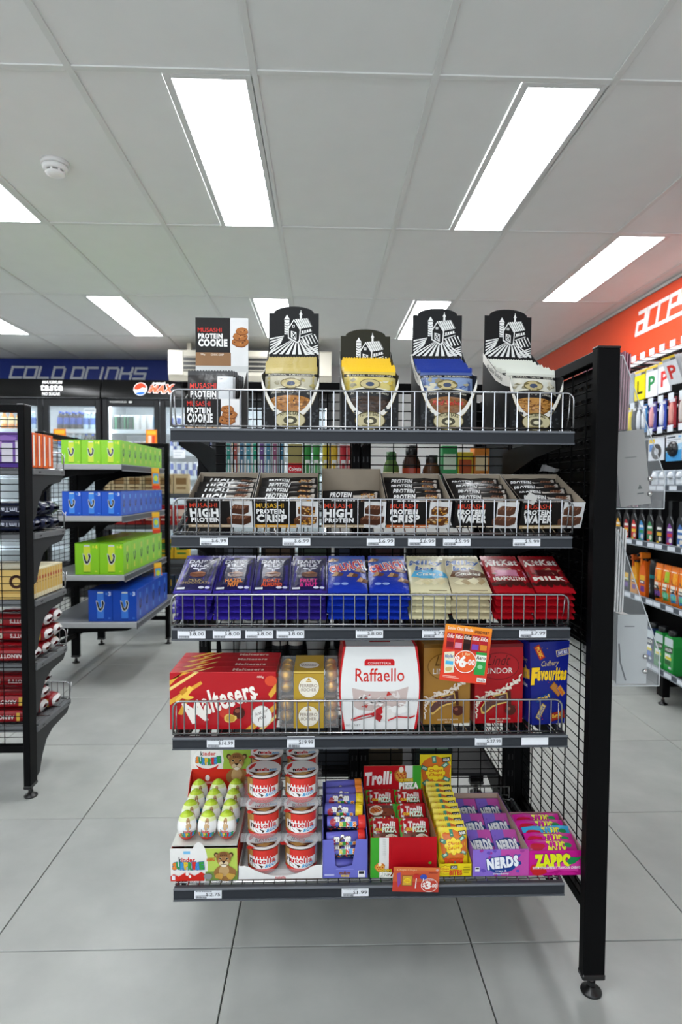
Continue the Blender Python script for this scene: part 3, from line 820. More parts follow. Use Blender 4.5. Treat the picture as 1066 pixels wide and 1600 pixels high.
# ------------------------------------------------------------------ top shelf: protein cookies
D1 = 1.276
t = thing('display_carton', 'dark protein cookie display carton at the end of the top shelf', 'display box', (-.247, 1.372, D1), (0, 0, 0))
tray_mb(.122, .135, .066, .15, '#1b1817', '#d9d8d4', protein_art(120, 65, '#d8342a', ('PROTEIN', 'COOKIE'), '#9a714a', 'cookie')).build('tray', 'card', t)
mb = MB(); mb.box(-.064, .064, .1355, .138, .02, .281, '#c7c8c6')
a = Art(82, 72); a.rect(0, 0, 82, 72, '#dcdcdb'); a.rect(0, 0, 54, 72, '#181514'); a.rect(0, 52, 55, 60, '#8d6846'); a.rect(0, 60, 55, 72, '#8d6846')
a.text('MUSASHI', 3.5, 15, 37, 6.5, '#d8342a', .006); a.text('PROTEIN', 4.5, 24, 37, 7, '#f3f2f0', .05); a.text('COOKIE', 5, 32.5, 44, 10, '#f3f2f0', .055)
cookie_art(a, 69, 28, 13, 3, 5); a.text('CHOC CHIP', 24, 54, 20, 3, '#efe4d4', .01); a.text('20g', 8, 54, 7, 3, '#efe4d4', .01)
a.emit(mb, plane((-.064, .1355, .165), (.128, 0, 0), (0, 0, .116))); mb.build('header_card', 'card', t)
pa = Art(100, 125); pa.rect(0, 0, 100, 125, '#1c1817', 1, 1)
pa.ops = []; pa.k = 1
pa.rect(66, 12, 100, 120, '#d3d6d8', 4, 8)
pa.text('MUSASHI', 6, 28, 58, 12, '#d8342a', .006); pa.text('PROTEIN', 8, 46, 56, 13, '#f3f2f0', .05); pa.text('COOKIE', 9, 62, 66, 18, '#f3f2f0', .055)
pa.rect(6, 92, 62, 99, '#6c4a30', 4, 1); pa.rect(48, 90, 66, 101, '#8f979c', 1, 1)
for k in range(6):
    o = bag_mb(.102, .127, .0155, '#211d1c', pa if k < 2 else None, .07, '#39393a', .16, k+3, 16, back_c='#c9ccce').build('cookie_packet', 'film', None,
        (-.254+.0022*k, 1.386+.0205*k, D1+.004+.002*(k % 3)), (math.radians(-3+k*.4), 0, math.radians(-1+k*.4)))
    tag(o, 'black and silver protein cookie packet, %s from the front in its carton' % ORD[k], 'cookie packet', 'protein cookie packets on the top shelf')

# ------------------------------------------------------------------ top shelf: barn header cookie cartons
def barn_art():
    a = Art(100, 92); w = '#e9e9e6'
    for k in range(9):       # ploughed field fanning out
        x0 = 46+k*2.2; x1 = -6+k*13
        a.poly([(x0, 62), (x0+1.1, 62), (x1+7.2, 92), (x1, 92)], w)
    for k in range(5): a.poly([(2, 60+k*6.4), (30-k*1.5, 54.5+k*3), (30-k*1.5, 56.3+k*3.4), (2, 63+k*6.4)], w)
    for k in range(5): a.poly([(66+k*6, 58-k*1.6), (68.4+k*6, 57-k*1.6), (76+k*6.2, 70), (73+k*6.5, 75-k*2)], w)
    for k in range(4): a.poly([(74, 82+k*3.2), (99, 72+k*4.4), (99, 74.2+k*4.6), (74, 83.6+k*3.4)], w)
    a.poly([(30, 22), (36, 12), (42, 22)], w); a.rect(31, 23, 41, 52, w)
    for k in range(5): a.line([(31, 28+k*5), (36, 30+k*5), (41, 28+k*5)], 1.1, '#111111')
    a.rect(62, 12, 66, 22, w); a.poly([(60.5, 12), (64, 5), (67.5, 12)], w); a.rect(63.4, 3, 64.6, 6, w)
    a.poly([(52, 21), (78, 19), (87, 36), (63, 41)], w)
    for k in range(6): a.line([(56+k*4.2, 20.6-k*.3), (66.5+k*3.9, 40-k*.8)], .9, '#111111')
    a.poly([(38, 40), (50, 21), (64, 42), (62, 66), (57, 70), (38, 60)], w)
    a.poly([(40, 41), (50, 24.5), (61.6, 43), (60, 64), (56.5, 67), (40, 58)], '#111111')
    a.rect(46.5, 33, 51.5, 38, w); a.rect(47.7, 34.2, 50.3, 36.8, '#111111')
    a.poly([(44, 45), (55, 48), (55, 64), (44, 58)], w); a.poly([(45.6, 47), (53.4, 49.5), (53.4, 61.5), (45.6, 57)], '#111111')
    a.line([(45, 46.5), (54, 62.5)], 1.5, w); a.line([(54, 48.5), (45, 58)], 1.5, w)
    a.poly([(64, 43), (86, 38.5), (86, 50), (64, 58)], '#111111')
    for k in range(4): a.poly([(66+k*5, 45-k*1.1), (69.4+k*5, 44.2-k*1.1), (69.4+k*5, 49-k*1.2), (66+k*5, 50-k*1.2)], w)
    a.line([(64, 58), (86, 50.5)], 1.6, w); a.line([(64, 51.5), (86, 45)], 1., w)
    return a
BARN = barn_art()
def cookie_carton(x, y, rz, top, label, c, bag_c, crimp_c, cookie_c, kind, script=None, tint=None, seed=0, nb=5, dz=0.):
    W, DP = .128, .165; t = thing('display_carton', label, 'display box', (x, y, D1), (0, 0, rz), 'barn header cookie cartons')
    mb = MB(); N = 20
    cut = lambda u: .036+.08*abs(2*u-1)**2.8
    tp = [((u-.5)*W, cut(u)) for u in [k/N for k in range(N+1)]]
    fn = lambda yy: (lambda a, b, q: (a, q, b))
    mb.prism([(-W/2, 0), (W/2, 0)]+tp[::-1], 0, .0012, lambda a, b, q: (a, q, b), '#121213')
    fa = Art(100, 100)
    tv = [(u*100, 100-100*cut(u)/.13) for u in [k/N for k in range(N+1)]]
    for i in range(N):
        (x0, y0), (x1, y1) = tv[i], tv[i+1]
        k0, k1 = 12*abs(2*i/N-1)**.6+2, 12*abs(2*(i+1)/N-1)**.6+2
        fa.k = 1; fa.poly([(x0, y0), (x1, y1), (x1, y1+k1), (x0, y0+k0)], '#e6e3da')
        fa.k = 1; fa.poly([(x0, y0+k0), (x1, y1+k1), (x1, y1+k1+1.6), (x0, y0+k0+1.6)], '#8d7a45')
    rg = random.Random(seed)
    for k in range(26): fa.blob(rg.choice([rg.uniform(3, 24), rg.uniform(76, 97)]), rg.uniform(62, 98), 2.6, 2, '#33373a', 7, .4, k)
    fa.ell(50, 84, 27, 15.5, '#5d5129', 28); fa.ell(50, 84, 25.5, 14, '#c9be96', 28); fa.ell(50, 84.5, 12, 7, '#4e4a38', 20)
    fa.text('FUTURE BAKE', 33, 72.5, 34, 5.5, '#38331f', .025, arc=2.6); fa.ell(50, 85, 6, 3.4, '#ded6b4', 12)
    fa.rect(36, 92, 64, 93.6, '#6f6437')
    fa.emit(mb, plane((-W/2, 0, 0), (W, 0, 0), (0, 0, .13)))
    mb.box(-W/2, W/2, 0, DP, 0, .0015, '#8c7a62'); mb.box(-W/2, W/2, DP, DP+.0012, 0, .19, '#6f5f4b')
    for sx in (-1, 1):
        pr = [(0, 0), (DP, 0), (DP, .21), (DP*.8, .185), (DP*.5, .15), (DP*.2, .13), (0, .122)]
        a, b = (-W/2, -W/2+.0012) if sx < 0 else (W/2-.0012, W/2)
        mb.prism(pr, a, b, lambda p, q, r: (r, p, q), '#121213')
        sa = Art(100, 100)       # pale curved border with cursive lettering down the side
        pts = [(100*p/DP, 100-100*z/.21) for p, z in pr[2:]]
        for i in range(len(pts)-1):
            (p0, q0), (p1, q1) = pts[i], pts[i+1]; sa.k = 1; sa.poly([(p0, q0), (p1, q1), (p1, q1+11), (p0, q0+11)], '#dedbd2')
        sa.text('Quality Snacks', 24, 27, 62, 7, '#2b2a28', .0, .3, rot=-.38)
        for k in range(22): sa.blob(rg.uniform(8, 92), rg.uniform(62, 96), 3, 2.4, '#2f3336', 7, .4, k)
        if sx < 0:
            for op in range(len(sa.ops)):
                pts_, fs_, c_, d_ = sa.ops[op]
            sa2 = Art(100, 100)
            for (pts_, fs_, c_, d_) in sa.ops[:-23]: sa2.ops.append(([(100-p, q) for p, q in pts_], [f[::-1] for f in fs_], c_, d_))
            sa2.k = 8; sa2.text('Quality Snacks', 14, 27, 62, 7, '#2b2a28', .0, .3, rot=.38)
            for k in range(22): sa2.blob(rg.uniform(8, 92), rg.uniform(62, 96), 3, 2.4, '#2f3336', 7, .4, k)
            sa2.emit(mb, plane((-W/2, DP, 0), (0, -DP, 0), (0, 0, .21)))
        else: sa.emit(mb, plane((W/2, 0, 0), (0, DP, 0), (0, 0, .21)))
    mb.build('tray', 'card', t)
    h = MB(); n = 14; sh = top-.017
    pts = [(-.062, .15), (.062, .15), (.062, sh), (.05, sh)]+[(.05*math.cos(PI*k/n), sh+.017*math.sin(PI*k/n)) for k in range(n+1)]+[(-.05, sh), (-.062, sh)]
    h.prism(pts, DP-.0015, DP-.0003, lambda a, b, q: (a, q, b), c)
    BARN.emit(h, plane((-.0615, DP-.0015, top-.118), (.123, 0, 0), (0, 0, .112)))
    h.build('header_card', 'card', t)
    # the bags inside
    ba = Art(100, 120); cc = cookie_c
    ba.rect(0, 15, 100, 21, '#1a1a1b', 8, 1); ba.text('ALL NATURAL - PURE INGREDIENTS', 6, 16.2, 88, 3.6, '#d8d4c4', .0)
    ba.rect(0, 21, 100, 54, tint or '#b9b39d', 8, 4)
    rg = random.Random(seed+9)
    for k in range(16): ba.blob(rg.uniform(8, 92), rg.uniform(25, 44), rg.uniform(3, 7), rg.uniform(2, 5), rg.choice(['#8b8468', '#cfc9b2', '#a0987b', bag_c]), 8, .4, k)
    ba.rect(0, 54, 100, 108, '#141416', 8, 5)
    for i in range(10):
        u0, u1 = i/10, (i+1)/10; y0, y1 = 54-9*(1-(2*u0-1)**2), 54-9*(1-(2*u1-1)**2)
        ba.k = 23; ba.poly([(u0*100, y0), (u1*100, y1), (u1*100, 62), (u0*100, 62)], '#141416'); ba.k = 24
        ba.poly([(u0*100, y0-2.5), (u1*100, y1-2.5), (u1*100, y1), (u0*100, y0)], '#d8d3bd')
    ba.k = 26; ba.text('Finest Quality Cookies', 14, 53, 72, 6.5, '#d9d4c2', .0, .35, arc=4)
    ba.ell(50, 36, 20, 10.5, '#6d6137', 24); ba.ell(50, 36, 18, 8.8, '#b7a97a', 24); ba.ell(50, 36.5, 8, 4.6, '#3f4a63', 14)
    ba.blob(50, 77, 46, 17, '#2b1a0e' if kind == 'dark' else '#7d5222', 24, .02, seed); ba.blob(50, 75.5, 44, 15.5, cc, 24, .025, seed+1)
    for k in range(34): ba.blob(50+rg.uniform(-36, 36), 75+rg.uniform(-11, 11), rg.uniform(1.5, 4), rg.uniform(.8, 2), rg.choice(['#6b3d16', '#d69c55', '#8f5a25']) if kind != 'dark' else rg.choice(['#1d120a', '#5c4534']), 7, .3, k)
    if script: ba.text(script, 22, 68, 58, 9, '#c8322e', .015, .3)
    for k in range(nb):
        o = bag_mb(.119, .142, .0205, bag_c, ba if k < 2 else None, .075, crimp_c, .2, seed+k, 18, back_c=crimp_c).build('cookie_bag', 'film', None)
        jx = random.uniform(-.0015, .0015); yy = .016+.028*k; ca, sa = math.cos(rz), math.sin(rz)
        zz = .006+.011*k+dz*(k > 0); R = Matrix.Rotation(rz+random.uniform(-.012, .012), 4, 'Z') @ Matrix.Rotation(math.radians(-9), 4, 'X') @ Matrix.Rotation(random.uniform(-.02, .02), 4, 'Y')
        o.matrix_world = Matrix.Translation((x+jx*ca-yy*sa, y+jx*sa+yy*ca, D1+zz)) @ R
        tag(o, '%s topped cookie bag, %s from the front under its barn header' % (kind_name[kind], ORD[k]), 'cookie bag', 'cookie bags under the barn headers')
kind_name = dict(gold='gold', dark='yellow', blue='blue', white='silver white')
cookie_carton(-.073, 1.372, 0, .319, 'black barn header carton of gold topped cookie bags', '#131314', '#b3a468', '#b9a55c', '#a9702f', 'gold', seed=2)
cookie_carton(.106, 1.372, 0, .265, 'olive black barn header carton of yellow topped cookie bags', '#23210f', '#cdb24f', '#eec020', '#3a2618', 'dark', seed=5, tint='#cbbb72')
cookie_carton(.283, 1.372, math.radians(-1), .319, 'black barn header carton of blue topped cookie bags', '#131314', '#46598f', '#14318c', '#8a5a30', 'blue', 'Red Velvet', tint='#7f93b5', seed=8)
cookie_carton(.484, 1.374, math.radians(6.5), .319, 'black barn header carton of silver white topped cookie bags', '#131314', '#cfd0c4', '#dfe2d6', '#b98542', 'white', tint='#d5d3c6', seed=11)

# ------------------------------------------------------------------ second shelf: protein bars
CT, ST = math.cos(TL), math.sin(TL)
def on_slope(x, y, z, lx, ly, lz, rz=0.):
    """local point of something lying on the tilted deck"""
    v = Matrix.Rotation(TL, 4, 'X') @ Matrix.Rotation(rz, 4, 'Z') @ Vector((lx, ly, lz)); return (x+v.x, y+v.y, z+v.z)
bars = [(-.2265, '#d8452c', ('HIGH', 'PROTEIN'), '#b39c7c', 'choc', 4, 'high protein bar', 'first', 'HIGH'),
        (-.081, '#e8b42c', ('PROTEIN', 'CRISP'), '#d89a2c', 'crisp', 4, 'crisp bar', 'yellow lettered', 'CRISP'),
        (.0695, '#d8452c', ('HIGH', 'PROTEIN'), '#b39c7c', 'choc', 2, 'high protein bar', 'third', 'CRISP'),
        (.2155, '#d8452c', ('PROTEIN', 'CRISP'), '#c4622c', 'crisp', 4, 'crisp bar', 'fourth', 'CRISP'),
        (.3665, '#d8452c', ('PROTEIN', 'WAFER'), '#1b1817', 'wafer', 4, 'wafer bar', 'fifth', 'WAFER'),
        (.516, '#d8452c', ('PROTEIN', 'WAFER'), '#c3a878', 'wafer', 4, 'wafer bar', 'sixth', 'WAFER')]
LB = ['black high protein bar carton beside the rounded end of its wire front', 'black crisp bar carton with yellow brand lettering', 'half empty high protein bar carton showing its cardboard back',
      'black crisp bar carton with orange-red lettering beside the half empty carton', 'black wafer bar carton between the crisp bars and the torn carton', 'torn open wafer bar carton jutting past the shelf end']
for i, (x, bc, big, strip, pic, n, what, which, word) in enumerate(bars):
    rz = 0 if i < 5 else math.radians(2)
    y, z = 1.361, 1.0563
    t = thing('display_carton', LB[i], 'display box', (x, y, z), (TL, 0, 0), 'protein bar cartons'); t.rotation_euler = (Matrix.Rotation(TL, 3, 'X') @ Matrix.Rotation(rz, 3, 'Z')).to_euler()
    tray_mb(.143, .168, .064, .066 if i != 2 else .078, '#1a1716', '#a79a88', protein_art(145, 65, bc, big, strip, pic, i+1)).build('tray', 'card', t)
    if i == 5:
        m2 = MB(); m2.grid(lambda u, v: Vector((-.071+.022*u+.006*v, .002-.012*v, .064+.03*v-.012*u)), 3, 3, '#dcdad6', smooth=False); m2.build('torn_flap', 'card', t)
        m2 = MB(); m2.grid(lambda u, v: Vector((.02+.045*u, .155-.01*v+.006*math.sin(6*u), .078+.022*v*(1-.5*u))), 4, 3, '#9a9a9a', smooth=False); m2.build('torn_flap', 'card', t)
    a = Art(136, 62); a.rect(72, 4, 131, 61, '#c3bbb2', 5, 4); choc_art(a, 82, 8, 46, 48, i+3, '#5b3c2b', '#c58a32' if word == 'CRISP' else None)
    if word == 'HIGH': a.text('HIGH', 18, 10, 54, 24, '#efeeec', .05, .2); a.text('PROTEIN', 18, 38, 54, 12, '#efeeec', .04, .2)
    else: a.text('PROTEIN', 18, 10, 50, 14, '#efeeec', .045, .2); a.text(word, 18, 28, 56, 22, '#efeeec', .05, .2)
    a.rect(14, 52, 60, 55, bc, 4, 1)
    me = bag_mb(.134, .066, .0128, '#1d1a19', a, .06, None, .22, i, 2, 16, 8, side_crimp=.05).mesh('protein_bar', 'film')
    for k in range(n):
        o = link('protein_bar', me)
        yy = .013+.031*k; zz = .024 if i != 2 else .004+.01*k
        Rm = Matrix.Rotation(TL, 4, 'X') @ Matrix.Rotation(rz, 4, 'Z')
        o.matrix_world = Matrix.Translation((x, y, z)) @ Rm @ Matrix.Translation((random.uniform(-.002, .002), yy, zz)) @ Matrix.Rotation(math.radians(-62 if i != 2 else -60), 4, 'X') @ Matrix.Rotation(random.uniform(-.05, .05), 4, 'Y')
        tag(o, '%s, %s from the front, in the %s bar carton along the shelf' % (what, ORD[k], ORD[i]), 'protein bar', 'protein bars on the second shelf')

# ------------------------------------------------------------------ third shelf: chocolate blocks
def dm_art(flav, fc, lines):
    a = Art(88, 168); a.rect(2, 9, 86, 160, '#191543', 5, 7)
    a.text('Cadbury', 30, 14, 26, 7, '#b7a06a', .0, .3); a.text('DAIRY', 14, 28, 60, 17, '#dcdde6', .035); a.text('MILK', 22, 49, 44, 15, '#dcdde6', .035)
    a.ell(36, 73, 9, 3.5, '#dfe0ea', 12, .4); a.ell(54, 72, 9, 3.5, '#dfe0ea', 12, -.4); a.line([(44, 75), (44, 86)], 3, '#dfe0ea'); a.line([(49, 75), (47, 86)], 2, '#dfe0ea')
    a.poly([(26, 92), (50, 86), (64, 92), (62, 108), (40, 112), (27, 106)], '#6a3a22'); a.poly([(26, 92), (50, 86), (64, 92), (42, 97)], '#a0653f')
    y = 118 if len(lines) > 1 else 122
    for l in lines: a.text(l, 44-4.0*len(l), y, 8*len(l), 13 if fc != '#b49a5a' else 8, fc, .045 if fc != '#b49a5a' else .0); y += 16 if fc != '#b49a5a' else 11
    a.rect(6, 150, 24, 156, '#d6d6de'); a.ell(62, 151, 7, 4, '#c9cadb', 10); a.ell(76, 151, 6, 4, '#c9cadb', 10)
    return a
def crunch_art():
    a = Art(88, 168); a.rect(6, 4, 82, 60, '#3d62b4', 4, 3)
    a.text('Nestle', 58, 20, 18, 6, '#d7342a', .02)
    a.text('CRUNCH', 2, 44, 84, 34, '#d12a2a', .04, .1, rot=-.33, ol=('#f2efe8', .1), taper=.25)
    for k, (x, y) in enumerate(((22, 96), (56, 100), (74, 78), (12, 26), (78, 120))):
        a.poly([(x-14, y+8), (x-4, y-10), (x+14, y-2), (x+10, y+10)], '#6a3d26'); a.poly([(x-14, y+8), (x-4, y-10), (x+3, y-5), (x-2, y+9)], '#c79a6a')
    a.ell(20, 138, 8, 5, '#8fa7dd', 12); a.ell(38, 138, 8, 5, '#8fa7dd', 12)
    return a
def milky_art(sub, sc, blobc):
    a = Art(88, 168); a.ell(44, 18, 20, 6, '#c9bfa0', 14)
    a.text('Milky', 6, 30, 76, 28, '#2c5aa0', .035, .15, ol=('#efe9d4', .08)); a.text('bar', 18, 60, 48, 20, '#2c5aa0', .035, .15, ol=('#efe9d4', .08))
    a.blob(48, 96, 42, 20, sc, 18, .1, 3); a.text(sub, 18, 90, 58, 13, '#f4f1e2', .03, .2)
    for k in range(4): a.poly([(8+k*16, 132-k*4), (26+k*16, 118-k*3), (40+k*14, 126), (24+k*15, 142)], blobc if k % 2 else '#f0e6bf')
    a.rect(40, 158, 80, 161, '#6d5a30'); return a
def kit_art(sub, band, low):
    a = Art(88, 168); a.ell(44, 40, 40, 24, '#8c1f26', 24); a.text('KitKat', 6, 26, 76, 28, '#f3ece4', .04, .18, rot=-.06, ol=('#b1232b', .1))
    a.rect(0, 78, 88, 104, band, 4, 2); a.poly([(8, 92), (50, 66), (82, 74), (60, 98)], '#c98d76'); a.poly([(8, 92), (50, 66), (52, 72), (16, 97)], '#7b4030')
    a.text(sub, 8, 108, 72, 15, '#f6efe3', .045); 
    a.rect(0, 126, 88, 140, low, 4, 1)
    for k in range(6): a.ell(8+15*k, 140, 7, 5+(k % 3)*3, low, 10)
    return a
PUR, BLU, CRM, RED = '#32258c', '#1733a4', '#d9d2ac', '#a8141f'
blocks = [(-.288, -.29, PUR, dm_art('', '#b49a5a', ['MILK', 'CHOCOLATE']), 'purple plain milk chocolate block', 'plain milk chocolate'),
          (-.2, -.205, PUR, dm_art('', '#e88a3a', ['HAZEL', 'NUT']), 'purple hazelnut chocolate block', 'hazelnut'),
          (-.114, -.118, '#2c2080', dm_art('', '#d8542e', ['ROAST', 'ALMOND']), 'dark purple roast almond chocolate block', 'roast almond'),
          (-.031, -.03, '#30237f', dm_art('', '#d83a8a', ['FRUIT', '& NUT']), 'purple fruit and nut chocolate block', 'fruit and nut'),
          (.057, .06, BLU, crunch_art(), 'blue crunch chocolate block beside fruit and nut', 'blue crunch beside fruit and nut'),
          (.15, .158, BLU, crunch_art(), 'blue crunch chocolate block beside the cream blocks', 'blue crunch beside the cream blocks'),
          (.244, .253, CRM, milky_art('Classic', '#4fb3e0', '#e2d5a2'), 'cream white-chocolate block with a light blue patch', 'cream block with blue patch'),
          (.337, .341, '#d2c7a2', milky_art('Cookies', '#6b4526', '#b89f72'), 'cream white-chocolate block with a brown patch', 'cream block with brown patch'),
          (.434, .437, RED, kit_art('NEAPOLITAN', '#d887a5', '#4a1c18'), 'red wafer chocolate block with a pink band', 'red block with pink band'),
          (.528, .533, RED, kit_art('MILK', '#5e1a1e', '#3f1714'), 'red wafer chocolate block with a dark band', 'red block with dark band')]
for i, (xn, xf, c, art, lab, short) in enumerate(blocks):
    wd = .084 if i < 4 else .089; ln = .17
    top = bag_mb(wd, ln, .0116, c, art, .06, None, .16, i, 10, 10, 14, side_crimp=.01).mesh('chocolate_block', 'film')
    low = [bag_mb(wd, ln, .0108, c, None, .015, None, .5, i*5+q, 10, 14, 14, side_crimp=.01).mesh('chocolate_block', 'film') for q in range(2)]
    n = 5
    for k in range(n):
        o = link('chocolate_block', top if k == n-1 else low[k % 2])
        jx = 0 if k == n-1 else random.uniform(-.004, .004)
        z = .8455+.0072+.0146*k; rz = math.atan2(xn-xf, .155)+(random.uniform(-.03, .03) if k < n-1 else 0)
        o.matrix_world = Matrix.Translation((xn+jx, 1.345, z)) @ Matrix.Rotation(rz, 4, 'Z') @ Matrix.Rotation(math.radians(-90)+TL, 4, 'X')
        pos = ['bottom', 'second from the bottom', 'middle', 'second from the top', 'top'][k]
        tag(o, lab+', top of its stack' if k == n-1 else '%s chocolate block, %s of its stack' % (short, pos), 'chocolate block', 'chocolate blocks on the third shelf')
# ------------------------------------------------------------------ fourth shelf: boxed chocolates
D4 = .5995
a = Art(240, 130); G1, G2 = '#e0a63a', '#f0d07a'
for x in (0, 34, 168, 200): pass
a.poly([(0, 18), (46, 0), (30, 0), (0, 30)], G1); a.poly([(0, 42), (66, 0), (56, 0), (0, 34)], G2); a.poly([(0, 62), (70, 20), (74, 26), (0, 74)], G1)
a.poly([(170, 130), (240, 70), (240, 84), (190, 130)], G1); a.poly([(200, 130), (240, 96), (240, 104), (212, 130)], G2); a.poly([(222, 50), (240, 24), (240, 44), (228, 60)], G1)
a.poly([(14, 60), (34, 42), (44, 30), (54, 36), (42, 52), (56, 56), (44, 62), (28, 58), (12, 72)], '#f3c64d'); a.poly([(22, 44), (36, 32), (40, 42), (28, 52)], '#c98a25')
a.poly([(34, 62), (44, 60), (28, 96), (18, 94)], G1)
a.ell(228, 20, 14, 12, '#d84a2c', 18); a.ell(124, 92, 12, 11, '#cc3a2c', 18)
a.text('M', 40, 66, 34, 46, '#f7efe6', .035, -.25, rot=-.24); a.text('altesers', 71, 32, 122, 46, '#f7efe6', .03, 0, rot=-.26, taper=-.2); a.text('.', 194, 48, 4, 4, '#f7efe6', .03)
a.ell(156, 92, 13.5, 13.5, '#4a1710', 24); a.ell(152, 87, 6, 5, '#8c4a36', 14); a.blob(136, 104, 14, 10, '#e6c25e', 14, .12, 2); a.blob(136, 104, 11, 7.5, '#c79b3c', 12, .15, 3)
a.ell(207, 100, 23.5, 24.5, '#d7d0c6', 32); a.ell(207, 100, 22, 23, '#f4f1ec', 32); a.text('just for', 192, 86, 30, 10, '#6a4c48', .0, .2, rot=-.35); a.text('you', 198, 100, 18, 9, '#6a4c48', .0, .2, rot=-.35)
a.text('400g', 196, 8, 16, 6, '#f3d9c8', .01)
ta = Art(240, 40); ta.poly([(20, 40), (60, 0), (76, 0), (34, 40)], G1); ta.poly([(50, 40), (90, 0), (96, 0), (58, 40)], G2); ta.text('Maltesers', 140, 12, 70, 16, '#e9b9ae', .04)
me = carton_mb(.238, .039, .131, '#b5121d', a, ta, bev=.0015).mesh('chocolate_box', 'gloss')
for k in range(4):
    o = link('chocolate_box', me, None, (-.2215, 1.352+.0405*k, D4+.001))
    tag(o, 'wide red box of malt chocolates with gold ribbons, %s' % ('in front' if k == 0 else ORD[k]+' from the front'), 'chocolate box', 'red ribboned boxes on the fourth shelf')

def gold_balls(x, y, z, label):
    t = thing('praline_box', label, 'chocolate box', (x, y, z), group='clear boxes of gold wrapped pralines')
    W, DP, H = .136, .125, .064
    b = MB(); b.box(-W/2+.004, W/2-.004, .004, DP-.004, .0005, .007, '#4a2c1c', bev=.002); b.build('tray', 'plastic', t)
    sh = MB()
    for (p0, p1, q0, q1, r0, r1) in ((-W/2, W/2, 0, .0008, 0, H), (-W/2, W/2, DP-.0008, DP, 0, H), (-W/2, -W/2+.0008, 0, DP, 0, H), (W/2-.0008, W/2, 0, DP, 0, H), (-W/2, W/2, 0, DP, H-.0008, H)):
        sh.box(p0, p1, q0, q1, r0, r1, '#eef0ee')
    sh.box(-W/2-.0015, W/2+.0015, -.0015, DP+.0015, H*.5-.0015, H*.5+.0015, '#d8dad8')
    sh.build('clear_lid', 'clear', t)
    bm = MB(); rg = random.Random(4)
    bm.grid(lambda u, v: (Vector((math.cos(2*PI*u)*math.sin(PI*v), math.sin(2*PI*u)*math.sin(PI*v), -math.cos(PI*v)))*.0148*(1+.07*noise.noise(Vector((math.cos(2*PI*u)*3*math.sin(PI*v), math.sin(2*PI*u)*3, v*6))))), 14, 9, '#d9a441')
    bme = bm.mesh('wrapped_praline', 'foil')
    for lx in (-.0515, .0515):
        for ly in range(3):
            for lz in range(2): link('wrapped_praline', bme, t, (lx, .0195+.04*ly, .0235+.0265*lz), (rg.random()*6, rg.random()*6, rg.random()*6))
    bd = MB(); bw = .068
    bd.box(-bw/2, bw/2, -.0021, -.0017, 0, H+.0005, '#b8952f'); bd.box(-bw/2, bw/2, -.0021, DP+.002, H+.0002, H+.0008, '#b8952f'); bd.box(-bw/2, bw/2, DP+.0017, DP+.0021, 0, H, '#b8952f')
    fa = Art(68, 64); fa.rect(0, 0, 68, 3, '#d9bd63'); fa.rect(0, 3.5, 68, 5, '#8d6d1c')
    fa.ell(34, 36, 24, 24, '#8d6d1c', 36); fa.ell(34, 36, 23, 23, '#efe9da', 36); fa.ell(34, 36, 20.5, 20.5, '#d8c48c', 36); fa.ell(34, 36, 20, 20, '#efe9da', 36)
    fa.poly([(27, 24), (34, 13), (41, 24)], '#c79b32'); fa.line([(30, 21), (38, 21)], 1, '#efe9da')
    fa.text('FERRERO', 15, 28.5, 38, 7.5, '#6a4526', .0); fa.text('ROCHER', 17, 38, 34, 7.5, '#6a4526', .0)
    fa.emit(bd, plane((-bw/2, -.0021, 0), (bw, 0, 0), (0, 0, H)))
    fb = Art(68, 125); fb.ell(34, 78, 24, 26, '#8d6d1c', 36); fb.ell(34, 78, 23, 25, '#efe9da', 36); fb.text('FERRERO', 15, 70, 38, 8, '#6a4526', .0); fb.text('ROCHER', 17, 80, 34, 8, '#6a4526', .0)
    fb.emit(bd, plane((-bw/2, -.0021, H+.0008), (bw, 0, 0), (0, DP, 0)))
    bd.build('paper_band', 'gloss', t)
gold_balls(-.0295, 1.358, D4+.001, 'lower clear box of gold wrapped pralines with a gold band')
gold_balls(-.0295, 1.358, D4+.0675, 'upper clear box of gold wrapped pralines with a gold band')

